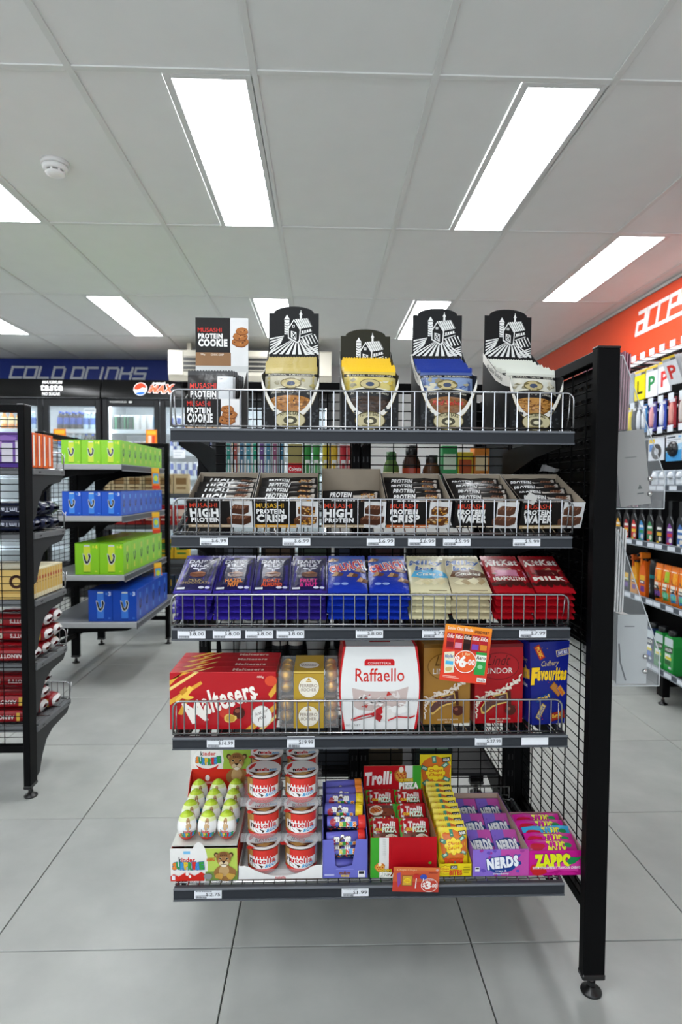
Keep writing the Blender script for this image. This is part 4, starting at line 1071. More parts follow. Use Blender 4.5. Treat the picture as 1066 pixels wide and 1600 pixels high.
def white_box(x, y, label):
    W, H, DP = .183, .19, .068; mb = MB()
    prof = [(-W/2+.008, 0), (W/2-.008, 0), (W/2-.001, H*.3), (W/2, H*.5), (W/2-.001, H*.7), (W/2-.008, H), (-W/2+.008, H), (-W/2+.001, H*.7), (-W/2, H*.5), (-W/2+.001, H*.3)]
    mb.prism(prof, .0, DP, lambda a, b, q: (a, q, b), '#c3161c')
    a = Art(183, 190); w = '#e6e6e4'
    pl_ = [(14, 0)]+[(14-11*math.sin(PI*k/12), 190*k/12) for k in range(13)]
    pr_ = [(169+11*math.sin(PI*k/12), 190*k/12) for k in range(13)]
    a.poly(pl_+pr_[::-1], w)
    a.rect(56, 34, 124, 44, '#c8141b'); a.poly([(56, 34), (60, 29), (120, 29), (124, 34)], '#c8141b'); a.text('CONFETTERIA', 64, 36, 52, 5, '#f0c9c4', .01)
    a.text('Raffaello', 36, 50, 110, 30, '#c8261f', .008)
    pts = [(28, 94), (60, 102), (92, 103), (124, 102), (156, 92), (150, 130), (140, 142), (92, 150), (44, 144), (34, 138)]
    a.poly(pts, '#c7b4ae')
    rg = random.Random(3)
    for k in range(26): a.poly([(p+rg.uniform(-13, 13), q+rg.uniform(-9, 9)) for p, q in [(rg.uniform(44, 140), rg.uniform(108, 134))]*4], rg.choice(['#ece6e2', '#c9413c', '#ddd4d0', '#b93832', '#f3efec', '#e6dcd8']))
    for k in range(5): a.ell(110+rg.uniform(-26, 30), 146+rg.uniform(-4, 14), 13, 12, '#e5e1db', 18); a.ell(108+k*9, 143+3*(k % 2), 9, 8, '#f4f2ee', 16)
    a.poly([(70, 156), (86, 140), (96, 136), (98, 150), (88, 160)], '#b8141c'); a.poly([(86, 150), (98, 158), (92, 172), (80, 164)], '#9d0f17'); a.line([(28, 166), (50, 158), (76, 152)], 4, '#c4252b'); a.line([(30, 169), (56, 163), (78, 158)], 2, '#8e1016')
    a.line([(110, 168), (130, 160), (160, 162), (170, 158)], 3.5, '#c4252b')
    a.text('260 g NET', 14, 176, 34, 6, '#8a8a88', .005)
    a.emit(mb, plane((-W/2, 0, 0), (W, 0, 0), (0, 0, H)))
    t2 = Art(183, 68); t2.rect(14, 4, 169, 66, '#e3e3e1'); t2.rect(70, 20, 118, 32, '#b22a2c'); t2.emit(mb, plane((-W/2, 0, H), (W, 0, 0), (0, DP, 0)))
    tag(mb.build('chocolate_box', 'gloss', None, (x, y, D4+.001)), label, 'chocolate box', 'white coconut praline boxes')
white_box(.131, 1.347, 'white coconut praline box with red curved sides, in front')
white_box(.1315, 1.4175, 'white coconut praline box with red sides, standing behind the other')

def swirl_box(x, y, rz, c, dark, ell_c, let_c, label, W=.11):
    H, DP = .186, .075; mb = MB(); tw = .003
    vs = []
    for z, k in ((0, 1.), (H*.86, 1.0), (H, .985)): vs += [(sx*W/2*k, (0 if sy < 0 else DP)+(.0015 if z == H and sy < 0 else 0), z) for sx, sy in ((-1, -1), (1, -1), (1, 1), (-1, 1))]
    mb.add(vs, [(3, 2, 1, 0), (8, 9, 10, 11)]+[(r*4+i, r*4+(i+1) % 4, r*4+4+(i+1) % 4, r*4+4+i) for r in (0, 1) for i in range(4)], c)
    a = Art(110, 186)
    a.rect(0, 0, 110, 8, dark); a.ell(55, 52, 46, 32, dark, 32); a.ell(55, 52, 44.5, 30.5, c, 32); a.ell(55, 52, 43, 29, ell_c, 32)
    a.text('Lindt', 30, 26, 50, 24, let_c, .0, .3); a.text('LINDOR', 22, 56, 64, 13, '#e9e4da', .0)
    rg = random.Random(2)
    for k in range(46):        # lace of pale leaves curling round the window
        u = k/45; px = 6+96*u; py = 132-26*math.sin(u*2.2)-46*max(0, u-.55)**1.4*2.2+rg.uniform(-8, 8)
        an = rg.uniform(0, 6.28); a.ell(px, py, 5.2, 1.9, '#e6d8c6', 8, an)
        if k % 4 == 0: a.ell(px, py+3, 3.2, 3.2, '#efe6d8', 10)
    for k in range(9): a.ell(6+rg.uniform(-3, 4), 120+k*6, 4.5, 1.6, '#e6d8c6', 8, rg.uniform(0, 6))
    a.poly([(12, 148), (22, 132), (44, 118), (74, 112), (76, 136), (56, 140), (40, 146), (22, 162), (14, 160)], '#d9b25c')
    a.poly([(15, 147), (24, 134), (45, 121), (71, 115), (73, 134), (54, 137), (38, 143), (22, 157), (17, 156)], '#5b3a34')
    for k in range(16): a.poly([(p+rg.uniform(-7, 7), q+rg.uniform(-5, 5)) for p, q in [(rg.uniform(28, 66), rg.uniform(123, 137))]*4], rg.choice(['#a3402c', '#c9b0a2', '#6a3a2c', '#d8865c', '#8f8a8a']))
    a.poly([(72, 108), (80, 108), (82, 142), (76, 142)], '#4a1d12'); a.ell(80, 146, 13, 3.5, '#5a2416', 16); a.ell(80, 154, 12.5, 11.5, '#4a190f', 22); a.ell(76, 150, 4.5, 3.5, '#92523e', 10)
    a.text('IRRESISTIBLY SMOOTH', 32, 172, 48, 3.4, '#e9dcc4', .005); a.text('MILK', 50, 178, 14, 3, '#e9dcc4', .005)
    a.emit(mb, plane((-W/2, 0, 0), (W, 0, 0), (0, 0, H)))
    tag(mb.build('chocolate_box', 'gloss', None, (x, y, D4+.001), (0, 0, rz)), label, 'chocolate box', 'tall truffle boxes with a leaf lace window')
swirl_box(.289, 1.378, .06, '#a4762f', '#6d4c1a', '#ad8038', '#5a3c14', 'gold truffle box with leaf lace and a window, in front')
swirl_box(.285, 1.463, .03, '#a4762f', '#6d4c1a', '#ad8038', '#5a3c14', 'gold truffle box with leaf lace, standing behind the other gold one')
swirl_box(.411, 1.380, .05, '#a90f18', '#6d0a10', '#b0131c', '#5a0b10', 'red truffle box with leaf lace and a window, in front', .114)
swirl_box(.408, 1.465, .03, '#a90f18', '#6d0a10', '#b0131c', '#5a0b10', 'red truffle box with leaf lace, standing behind the other red one', .114)
# blue box of assorted chocolates
H, DP, W0, W1 = .193, .07, .082, .1; mb = MB()
vs = [(sx*(W0 if z == 0 else W1)/2, 0 if sy < 0 else DP, z) for z in (0, H) for sx, sy in ((-1, -1), (1, -1), (1, 1), (-1, 1))]
mb.add(vs, [(3, 2, 1, 0), (4, 5, 6, 7)]+[(i, (i+1) % 4, 4+(i+1) % 4, 4+i) for i in range(4)], '#131f7c')
def fav(side=False):
    a = Art(100, 193)
    if side: a.text('Favourites', 8, 60, 84, 30, '#f3c42c', .05, .1, rot=-.1); a.text('Cadbury', 30, 40, 50, 12, '#c9b271', .0, .3); a.text('chocolates', 20, 100, 56, 9, '#e8e6ee', .03); return a
    def bar(x, y, w, h, r, c, c2, s=None, sc='#ffffff'):
        ca, sa = math.cos(r), math.sin(r); f = lambda p, q: (x+p*ca-q*sa, y+p*sa+q*ca)
        a.poly([f(-w/2, -h/2), f(w/2, -h/2), f(w/2, h/2), f(-w/2, h/2)], c2); a.poly([f(-w/2+2, -h/2+1.5), f(w/2-2, -h/2+1.5), f(w/2-2, h/2-1.5), f(-w/2+2, h/2-1.5)], c)
        if s: a.text(s, x-w*.36, y-h*.28, w*.72, h*.56, sc, .03, rot=r)
    bar(24, 24, 36, 16, 1.1, '#c9281e', '#7a2a1c', 'PICNIC', '#f7d23c'); bar(84, 26, 34, 15, -.18, '#2b2a7e', '#d9c48c', 'DAIRY MILK', '#e8e8f4')
    a.text('Cadbury', 28, 44, 46, 16, '#c9b271', .0, .3, rot=-.04); a.text('F', 4, 62, 16, 34, '#f8c91f', .06, .1, ol=('#0b1250', .1)); a.text('avourites', 19, 62, 77, 27, '#f8c91f', .055, .05, rot=.03, ol=('#0b1250', .1))
    bar(70, 112, 36, 18, .75, '#b5762e', '#6e4419'); bar(84, 116, 28, 14, .9, '#c9952f', '#4a2e7e', 'Crunchie', '#c9281e')
    bar(34, 130, 46, 14, -.25, '#123a8c', '#0e2a66', 'Twirl', '#f4d03c'); bar(26, 162, 40, 14, -1.0, '#cdb77c', '#7a5a2c', 'Boost', '#27408c'); bar(76, 174, 44, 20, -.18, '#9c2a20', '#5c1a14', 'Cherry Ripe', '#f4c23c')
    rg = random.Random(8)
    for k in range(12): a.blob(rg.uniform(10, 92), rg.uniform(10, 180), 1.6, 1.2, rg.choice(['#9c2a20', '#8f6a3c', '#d9c6a0']), 7, .3, k)
    return a
ww = lambda v: W0+(W1-W0)*v
fav().emit(mb, lambda u, v, d: Vector(((u-.5)*ww(v), -d, v*H)))
fav(True).emit(mb, lambda u, v, d: Vector((-ww(v)/2-d, DP*(1-u), v*H)))
tag(mb.build('chocolate_box', 'gloss', None, (.5255, 1.372, D4+.001), (0, 0, math.radians(9))), 'dark blue box of assorted chocolates with yellow lettering', 'chocolate box')

# orange offer card hanging from the third shelf
mb = MB(); mb.box(-.052, .052, 0, .0007, -.122, .002, '#e0412a')
a = Art(104, 124)
for k in range(14): a.k = 1; a.rect(0, k*3.3, 104, k*3.3+3.4, '#%02x%02x%02x' % (240-k, 150-k*6, 40+k*0))
a.k = 4; a.text('Senior Choc Blocks', 6, 4, 56, 7, '#f7e9d2', .02); a.text('SPEEDWAY', 66, 8, 32, 6, '#3a2020', .03, .25)
for k in range(5):
    x = 6+18.6*k; c = ['#b3222c', '#b3222c', '#3a1d16', '#b3222c', '#b3222c'][k]
    a.rect(x, 18, x+17, 54, c); a.text('KitKat', x+1, 21, 15, 8, '#f3e6de', .03, .15); a.rect(x+1, 38, x+16, 50, ['#7a1a20', '#d88aa4', '#241210', '#7a4ab0', '#d8862c'][k])
a.poly([(4, 62), (26, 58), (30, 104), (9, 108)], '#e6dfc2'); a.text('Milky Bar', 7, 66, 18, 9, '#2c5aa0', .03, rot=-.1); a.rect(9, 80, 26, 88, '#4fb3e0'); a.blob(18, 98, 8, 5, '#d0b070', 10)
a.rect(74, 54, 98, 104, '#2f9a44'); a.rect(74, 60, 98, 74, '#e8f0e2'); a.text('Aero', 76, 62, 20, 8, '#3a2018', .03); a.ell(86, 86, 6, 5, '#8fd09a', 12)
a.ell(52, 78, 25, 25, '#f4efe9', 36); a.ell(52, 78, 23.5, 23.5, '#e8602c', 36); a.text('1 for', 44, 58, 18, 6, '#f4d9a2', .02, rot=-.1); a.text('$', 31, 68, 8, 16, '#f6f2ec', .04); a.text('6', 40, 66, 13, 24, '#f6f2ec', .05); a.text('-00', 54, 72, 19, 12, '#f6f2ec', .04)
a.rect(6, 112, 36, 113.5, '#f1b8a8'); a.rect(6, 115, 42, 116.5, '#f1b8a8'); a.rect(82, 110, 102, 119, '#f0ece6'); a.text('Nestle', 84, 111.5, 16, 6, '#6b3a2c', .02)
a.emit(mb, plane((-.052, 0, -.122), (.104, 0, 0), (0, 0, .124)))
tag(mb.build('offer_card', 'card', None, (.3235, 1.3165, .8405), (math.radians(-2), math.radians(6.5), 0)), 'orange and red offer card hanging from the third shelf edge', 'promo card')

# ------------------------------------------------------------------ bottom shelf: egg carton
D5 = .2575
t = thing('display_carton', 'egg display carton with a lion cub on its front at the shelf end', 'display box', (-.264, 1.345, D5), group='sweets cartons on the bottom shelf')
def cub(a, cx, cy, s):
    """a photographed lion cub: broad muzzle, round side ears, pale chin and chest"""
    f = '#96683a'; dk = '#4f3520'; lt = '#d9c39c'; md = '#b58a55'
    a.blob(cx+s*.1, cy+s*1.75, s*1.25, s*1.0, '#9c7040', 18, .06, 2); a.blob(cx, cy+s*1.5, s*.6, s*.7, '#c3a06c', 14, .06, 5)
    for sx in (-1, 1): a.ell(cx+sx*s*.82, cy-s*.5, s*.27, s*.34, dk, 16, sx*.5); a.ell(cx+sx*s*.80, cy-s*.44, s*.17, s*.22, '#b08a60', 12, sx*.5)
    a.blob(cx, cy-s*.1, s*.84, s*.86, f, 22, .02, 3); a.ell(cx, cy+s*.3, s*.7, s*.58, md, 20); a.blob(cx, cy-s*.62, s*.42, s*.26, '#7d5430', 14, .1, 4)
    a.poly([(cx-s*.17, cy-s*.35), (cx+s*.17, cy-s*.35), (cx+s*.25, cy+s*.3), (cx-s*.25, cy+s*.3)], '#a5764a')
    for sx in (-1, 1): a.ell(cx+sx*s*.24, cy+s*.55, s*.32, s*.27, lt, 16)
    a.ell(cx, cy+s*.82, s*.28, s*.17, '#efe4cf', 14); a.poly([(cx-s*.24, cy+s*.22), (cx+s*.24, cy+s*.22), (cx+s*.1, cy+s*.42), (cx-s*.1, cy+s*.42)], '#33211a')
    a.line([(cx, cy+s*.4), (cx, cy+s*.62)], s*.05, dk); a.line([(cx-s*.34, cy+s*.66), (cx, cy+s*.62), (cx+s*.34, cy+s*.66)], s*.05, dk)
    for sx in (-1, 1): a.ell(cx+sx*s*.40, cy-s*.08, s*.17, s*.11, '#efe0c2', 14, sx*.35); a.ell(cx+sx*s*.38, cy-s*.08, s*.13, s*.10, '#1f1510', 14); a.line([(cx+sx*s*.3, cy), (cx+sx*s*.2, cy+s*.2)], s*.05, dk)
    for k in (-.36, -.12, .12, .36): a.ell(cx+k*s, cy-s*.5, s*.05, s*.09, dk, 8)
SUR = list(zip('SURPRISE', ['#e8862c', '#3a9a44', '#3f8fd0', '#e8c22c', '#3a9a44', '#d8342c', '#3f8fd0', '#3a9a44']))
def surprise(a, x, y, w, h, dip=0.):
    q = w/8
    for k, (ch, c) in enumerate(SUR):
        a.text(ch, x+q*k+(q*.3 if ch == 'I' else 0), y+dip*math.sin(PI*k/7)-h*.06*(k % 2), q*(.4 if ch == 'I' else .92), h, c, .07, rot=.06*(-1)**k, ol=('#2f6e9a', .11))
def kinder_panel(w, h):
    a = Art(w, h); a.rect(0, 0, w, h, '#eceae6'); a.rect(.46*w, 0, w, h, '#b9cf5a'); a.ell(.43*w, .5*h, .13*w, .7*h, '#eceae6', 24); a.rect(.52*w, .72*h, w, h, '#7f9a4a')
    a.rect(.2*w, .08*h, .3*w, .17*h, '#7fc0e8'); a.text('k', .13*w, .26*h, .035*w, .16*h, '#1d1d1d', .03); a.text('inder', .17*w, .28*h, .2*w, .14*h, '#d02a22', .03)
    surprise(a, .04*w, .44*h, .46*w, .2*h)
    a.poly([(0, .84*h), (.05*w, .78*h), (.12*w, .86*h), (.2*w, .76*h), (.25*w, .72*h), (.3*w, .78*h), (.36*w, .84*h), (.46*w, .72*h), (.52*w, .8*h), (.5*w, h), (0, h)], '#d42c22')
    a.ell(.25*w, .78*h, .025*w, .06*h, '#f4efea', 12); a.ell(.29*w, .86*h, .02*w, .05*h, '#f4efea', 12)
    a.rect(.02*w, .82*h, .07*w, .96*h, '#e9eef2')
    a.text('ANIMALS', .54*w, .28*h, .13*w, .1*h, '#d8602c', .03, rot=-.1)
    cub(a, .80*w, .32*h, .13*w)
    for k, c in enumerate(('#8d8f90', '#c99a4a', '#c9a04a')): a.blob(.56*w+k*.17*w, .84*h, .06*w, .1*h, c, 12, .2, k)
    return a
tr = MB(); Wk, Dk = .15, .225
ol_ = math.radians(10)
tr.prism([(-Wk/2, 0), (Wk/2, 0), (Wk/2, .078), (-Wk/2, .078)], 0, .0012, lambda a_, b_, q: (a_, q-b_*math.tan(ol_)*.5, b_), '#d8d6d0')
kinder_panel(150, 78).emit(tr, plane((-Wk/2, 0, 0), (Wk, 0, 0), (0, -.078*math.tan(ol_)*.5, .078)))
for sx in (-1, 1):
    a0, b0 = (-Wk/2, -Wk/2+.0012) if sx < 0 else (Wk/2-.0012, Wk/2)
    tr.prism([(0, 0), (Dk, 0), (Dk, .15), (Dk*.9, .14), (Dk*.72, .085), (0, .07)], a0, b0, lambda p, q, r: (r, p, q), '#d23a2a')
tr.box(-Wk/2, Wk/2, Dk-.0012, Dk, 0, .15, '#d2301f'); tr.box(-Wk/2, Wk/2, 0, Dk, 0, .0012, '#b7a58c')
tr.build('tray', 'card', t)
pt = MB(); pt.box(-Wk/2+.0015, Wk/2-.0015, .002, Dk-.002, .078, .08, '#c9cfc6'); pt.build('egg_holder', 'plastic', t)
h = MB(); h.box(-.078, .078, Dk, Dk+.0016, .09, .215, '#e9e7e2')
a = Art(156, 110); a.rect(0, 0, 156, 110, '#e9e7e2'); a.rect(84, 0, 156, 110, '#9fbf4a'); a.rect(0, 72, 84, 110, '#d42c22')
a.ell(46, 42, 40, 36, '#f3f1ec', 30); a.text('k', 26, 18, 6, 11, '#1d1d1d', .03); a.text('inder', 33, 19, 32, 10, '#d02a22', .03); surprise(a, 14, 33, 64, 15, 5); a.poly([(14, 54), (30, 62), (46, 64), (62, 60), (74, 52), (66, 68), (46, 76), (26, 70)], '#d42c22'); a.ell(44, 88, 6, 8, '#f3f1ec', 14); a.rect(8, 98, 62, 104, '#e9a59a')
cub(a, 120, 44, 24)
a.emit(h, plane((-.078, Dk, .105), (.156, 0, 0), (0, 0, .11))); h.build('header_card', 'card', t)
ea = Art(100, 70)
for k in range(3): pass
egg = MB(); prof = [(0., -.031), (.010, -.0295), (.0165, -.0235), (.0205, -.015), (.0222, -.005), (.0218, .004), (.0195, .013), (.0155, .021), (.0105, .027), (.005, .0305), (0., .0318)]
def egg_r(z):
    for (r0, z0), (r1, z1) in zip(prof[:-1], prof[1:]):
        if z0 <= z <= z1: return r0+(r1-r0)*(z-z0)/(z1-z0)
    return 0.
egg.lathe(prof, '#e9e9e6', 24, cols=['#c9301f', '#c9301f', '#d6402a', '#e6e4e0', '#edecea', '#edecea', '#dfe6b0', '#b7cf3c', '#a6c42c', '#9dbd26'])
ea = Art(100, 60)
for k in range(6): ea.ell(20+k*12, 53+3*(k % 2), 8, 5, '#c9301f', 12)
ea.blob(52, 14, 9, 9, '#b08a5c', 14, .1, 1); ea.blob(52, 26, 11, 9, '#c4a274', 14, .15, 2); ea.ell(48, 13, 1.6, 1.6, '#2b1b12', 8); ea.ell(56, 13, 1.6, 1.6, '#2b1b12', 8); ea.ell(52, 17, 3, 2.2, '#e6d8c0', 8)
ea.rect(40, 28, 58, 32, '#7fc0e8'); ea.text('k', 30, 33, 5, 7.5, '#1d1d1d', .03); ea.text('inder', 36, 34, 28, 6.5, '#d02a22', .03); surprise(ea, 14, 42, 72, 9)
ea.emit(egg, lambda u, v, d: (lambda z: Vector(((egg_r(z)+d+.0002)*math.sin((u-.5)*2.4), -(egg_r(z)+d+.0002)*math.cos((u-.5)*2.4), z)))(-.027+.052*v))
em = egg.mesh('chocolate_egg', 'gloss')
for r in range(4):
    for c in range(3):
        o = link('chocolate_egg', em, None, (-.3105+.0468*c+random.uniform(-.0015, .0015), 1.376+.05*r, D5+.112), (math.radians(-8), random.uniform(-.06, .06), random.uniform(-.15, .35)))
        tag(o, 'green topped chocolate egg, %s row, %s in its carton' % (['front', 'second', 'third', 'back'][r], ['left one', 'middle one', 'right one'][c]), 'chocolate egg', 'green topped chocolate eggs')

# spread and dip cups in clear trays on a white cardboard base
t = thing('cup_tray', 'white cardboard tray with clear plastic layers under the dip cups', 'tray', (-.0915, 1.345, D5))
mb = MB(); N = 16; W = .189
tp = [((k/N-.5)*W, .008+.024*min(1., abs(2*k/N-1)*1.25)**2.2) for k in range(N+1)]
mb.prism([(-W/2, 0), (W/2, 0)]+tp[::-1], -.001, .0005, lambda a, b, q: (a, q, b), '#e6e5e2')
a = Art(193, 34); a.text('nutella', 84, 26, 24, 6, '#c0242c', .03); a.rect(0, 32.4, 193, 34, '#4a2a22'); a.emit(mb, plane((-W/2, -.001, 0), (W, 0, 0), (0, 0, .034)))
mb.box(-W/2, W/2, 0, .19, 0, .0012, '#dddcd8')
for sx in (-1, 1): mb.box(sx*W/2-.0006, sx*W/2+.0006, 0, .19, 0, .032, '#e0dfdc')
mb.box(-W/2, W/2, .1895, .19, 0, .032, '#dddcd8'); mb.build('base', 'card', t)
for k in range(3):
    z = .0015+.083*k; c = MB(); c.box(-W/2+.003, W/2-.003, .004, .186, z, z+.0008, '#eef0f2')
    for (p0, p1, q0, q1) in ((-W/2+.003, W/2-.003, .004, .0046), (-W/2+.003, -W/2+.0036, .004, .186), (W/2-.0036, W/2-.003, .004, .186)): c.box(p0, p1, q0, q1, z, z+.02, '#eef0f2')
    c.build('clear_layer', 'clear', t)
cupb = MB(); R0, R1, CH = .0345, .0375, .066
cupb.lathe([(R0*.9, 0), (R0, .003), (R0+.0012, .01), (R0+.0015, .0102), (R1, CH-.004), (R1+.0025, CH-.0035), (R1+.0025, CH)], '#e8e6e2', 32, cols=['#b8241f', '#c9302a', '#c9302a', '#5a2a1c', '#e4dcd6', '#e4dcd6'])
ca_ = Art(120, 56); ca_.rect(0, 0, 120, 56, '#5a2a1c', 16, 1); ca_.rect(0, 4, 30, 50, '#c99a52', 5, 1)
for k in range(6): ca_.line([(3+k*5, 4), (3+k*5, 48)], 1.2, '#8f5e26')
ca_.rect(30, 2, 100, 24, '#d8352b', 8, 1); ca_.rect(100, 0, 120, 56, '#b9b2ac', 3, 1); ca_.line([(101, 0), (110, 28), (101, 50)], 1.2, '#7a3a34')
for i in range(10):
    x0, x1 = 16+84*i/10, 16+84*(i+1)/10; f = lambda x: 21-3*math.sin((x-16)/84*PI); gq = lambda x: 44+8*math.sin((x-16)/84*PI*.9)
    ca_.k = 8; ca_.poly([(x0, f(x0)), (x1, f(x1)), (x1, gq(x1)), (x0, gq(x0))], '#f1f0ee')
ca_.k = 9; ca_.text('n', 21, 27, 10, 9.5, '#1f1a1a', .03); ca_.text('utella', 32.5, 23.5, 56, 13, '#c8202a', .03)
ca_.text('&GO!', 62, 37.5, 30, 8.5, '#2f9bd0', .035, .25, rot=-.1)
ca_.poly([(32, 38), (46, 38.5), (58, 43), (54, 48), (40, 46)], '#3a1a10'); ca_.poly([(52, 44.5), (58, 43), (84, 49.5), (80, 53.5)], '#d29a55')
ca_.rect(6, 50, 114, 56, '#d8352b', 14, 1)
ca_.emit(cupb, lambda u, v, d: (lambda r: Vector((r*math.sin((u-.47)*3.0), -r*math.cos((u-.47)*3.0), .0105+(CH-.0155)*v)))(R0+.0015+(R1-R0-.0015)*v+d+.0002))
cup_me = cupb.mesh('cup', 'gloss')
lidb = MB(); lidb.lathe([(R1+.0026, 0), (R1+.0028, .0006)], '#e3e1de', 32)
la = Art(80, 80); la.ell(40, 40, 37, 37, '#e9e7e4', 32); la.poly([(6, 52), (24, 60), (48, 62), (74, 52), (60, 72), (40, 77), (20, 72)], '#5a2c1c'); la.poly([(20, 66), (40, 60), (60, 64), (40, 76)], '#c79a5a'); la.poly([(5, 36), (12, 18), (24, 10), (18, 30), (8, 46)], '#d0302a')
la.text('n', 20, 42, 5, 12, '#1f1a1a', .045); la.text('utella', 26, 40, 26, 14, '#c8202a', .045); la.text('&GO!', 54, 44, 16, 10, '#2f9bd0', .05, .25)
la.emit(lidb, plane((-.04, -.04, .0006), (.08, 0, 0), (0, .08, 0)))
lidb.add([(-.034, -.02, .0004), (-.02, -.033, .0004), (-.036, -.038, .0002), (-.042, -.03, .0002)], [(0, 3, 2, 1)], '#d0302a')
lid_me = lidb.mesh('foil_lid', 'gloss')
for r in range(2):
    for c in range(2):
        for l in range(3):
            u = thing('dip_cup', 'red and white spread and dip cup, %s column, %s layer, %s row' % (['left', 'right'][c], ['bottom', 'middle', 'top'][l], ['front', 'back'][r]), 'cup',
                      (-.1345+.0875*c, 1.3905+.09*r, D5+.0026+.083*l), (0, 0, .08-.1*c+random.uniform(-.05, .05)), 'spread and dip cups')
            link('cup', cup_me, u); link('foil_lid', lid_me, u, (0, 0, CH+.0002), (0, 0, random.uniform(-.2, .2)))

# purple carton of chocolate tubes
t = thing('display_carton', 'purple carton holding tubes of small coloured chocolates', 'display box', (.0545, 1.345, D5), group='sweets cartons on the bottom shelf')
mb = MB(); W, DP, H = .101, .2, .09; P = '#6c6fc4'
mb.prism([(-W/2, 0), (W/2, 0), (W/2, H), (.026, H), (.016, .03), (-.014, .024), (-.022, .03), (-.026, H), (-W/2, H)], 0, .0012, lambda a, b, q: (a, q, b), P)
a = Art(101, 90); a.text('m&m', 38, 74, 24, 7, '#7a4a2c', .05, .2); a.text('MINIS', 42, 82, 18, 5, '#e9c62c', .05); a.rect(4, 80, 26, 84, '#b9bbe4'); a.rect(80, 72, 96, 88, '#e4e2e6'); a.rect(82, 74, 94, 80, '#2a2a30'); a.rect(30, 68, 70, 69.4, '#8f92d8')
a.emit(mb, plane((-W/2, 0, 0), (W, 0, 0), (0, 0, H)))
for sx in (-1, 1): mb.prism([(0, 0), (DP, 0), (DP, .125), (DP*.5, .115), (0, H)], sx*W/2-.0006, sx*W/2+.0006, lambda p, q, r: (r, p, q), P)
mb.box(-W/2, W/2, DP-.0012, DP, 0, .125, '#5c5fb0'); mb.box(-W/2, W/2, 0, DP, 0, .0012, '#4f529c'); mb.build('tray', 'card', t)
def tube_mesh(capc):
    b = MB(); L, r = .086, .0136
    b.lathe([(r*.9, -L/2), (r, -L/2+.002), (r, L/2-.012)], '#6b6ac6', 20, axis='x')
    a = Art(88, 50); a.rect(0, 34, 76, 46, '#2c2436', 5, 3)
    rg = random.Random(3)
    for k in range(40): a.ell(rg.uniform(2, 74), rg.uniform(35, 46), 1.8, 1.4, rg.choice(['#d8342c', '#e9c62c', '#3f8fd0', '#3a9a44', '#e8862c', '#7a4a2c']), 7)
    a.ell(14, 24, 7, 9, '#a92a38', 14); a.text('m&m', 18, 8, 38, 14, '#f1efe9', .07, .15, ol=('#4a2a1c', .12))
    for k, (ch, c) in enumerate(zip('MINIS', ['#e9c62c', '#3a9a44', '#d8342c', '#3f8fd0', '#e8862c'])): a.text(ch, 30+k*8, 24, 6.5, 9, c, .07, ol=('#f1efe9', .11))
    a.emit(b, lambda u, v, d: Vector(((u-.5)*L, -(r+d)*math.cos((v-.5)*2.9), (r+d)*math.sin((v-.5)*2.9))))
    n0 = len(b.v); b.lathe([(r*1.12, L/2-.013), (r*1.15, L/2-.01), (r*1.15, L/2+.002), (r*1.0, L/2+.004)], capc, 20, axis='x')
    return b.mesh('sweet_tube', 'gloss')
tm = {c: tube_mesh(c) for c in ('#e9c820', '#d8342c', '#e8862c')}
spots = [(0, .028, .013, '#e8862c', 0, 2.9), (0, .028, .044, '#d8342c', 3.14, 3.1), (0, .03, .074, '#d8342c', 0, .5), (.002, .048, .1, '#d8342c', 0, -.1), (-.003, .072, .117, '#e9c820', 3.14, .1),
         (.0, .105, .124, '#e9c820', 0, .15), (0, .132, .128, '#e8862c', 0, .7), (0, .162, .13, '#e8862c', 0, .9)]
for k, (x, y, z, c, rz, rx) in enumerate(spots):
    o = link('sweet_tube', tm[c], None, (.0545+x, 1.345+y, D5+z+.0035)); o.rotation_euler = (rx-.35 if rz == 0 else rx*-.2, random.uniform(-.06, .06), random.uniform(-.08, .08) if c != '#e9c820' or k == 4 else random.uniform(-.05, .05))
    nm = {'#e9c820': 'yellow', '#d8342c': 'red', '#e8862c': 'orange'}[c]
    tag(o, 'purple tube of small chocolates with %s cap, %s from the bottom front' % (nm, ORD[k]), 'sweet tube', 'purple chocolate tubes')

# red and green carton of pizza shaped gummies
t = thing('display_carton', 'red carton of pizza gummies with a green stripe and header', 'display box', (.188, 1.345, D5), group='sweets cartons on the bottom shelf')
a = Art(152, 95); a.rect(0, 0, 152, 95, '#b80f1c'); a.rect(0, 0, 20, 95, '#3f9f2f'); a.rect(20, 0, 42, 95, '#dcdcd8'); a.rect(48, 8, 116, 52, '#b3101c'); a.rect(47.5, 8, 48.3, 52, '#9a0c16'); a.rect(48, 51.6, 116, 52.4, '#9a0c16')
for k in range(10): a.rect(28, 4+k*4, 36, 5+k*4, '#c2c2be')
a.blob(22, 70, 12, 11, '#c9752c', 14, .1, 1); a.blob(22, 71, 9, 8, '#e0a94a', 12, .15, 2); a.ell(22, 62, 4, 5, '#efe2cc', 10)
for k in range(5): a.ell(16+k*3, 70+(k % 2)*4, 1.8, 1.6, '#b3201c', 8)
a.text('GUMMI', 24, 74, 24, 6, '#f0c62c', .05, ol=('#2a5a1c', .09)); a.text('PIZZA', 22, 82, 36, 11, '#f4f2ea', .07, rot=.05, ol=('#2f7a22', .12)); a.blob(136, 60, 4, 3, '#5aa43a', 8)
tray_mb(.152, .205, .094, .102, '#b80f1c', '#8f6f4c', a).build('tray', 'card', t)
h = MB(); h.box(-.078, .072, .204, .2056, .06, .164, '#a89070')
b = Art(150, 66); b.rect(0, 0, 150, 66, '#b40f1b'); b.rect(108, 0, 130, 66, '#dededa'); b.rect(128, 0, 150, 66, '#3f9f2f')
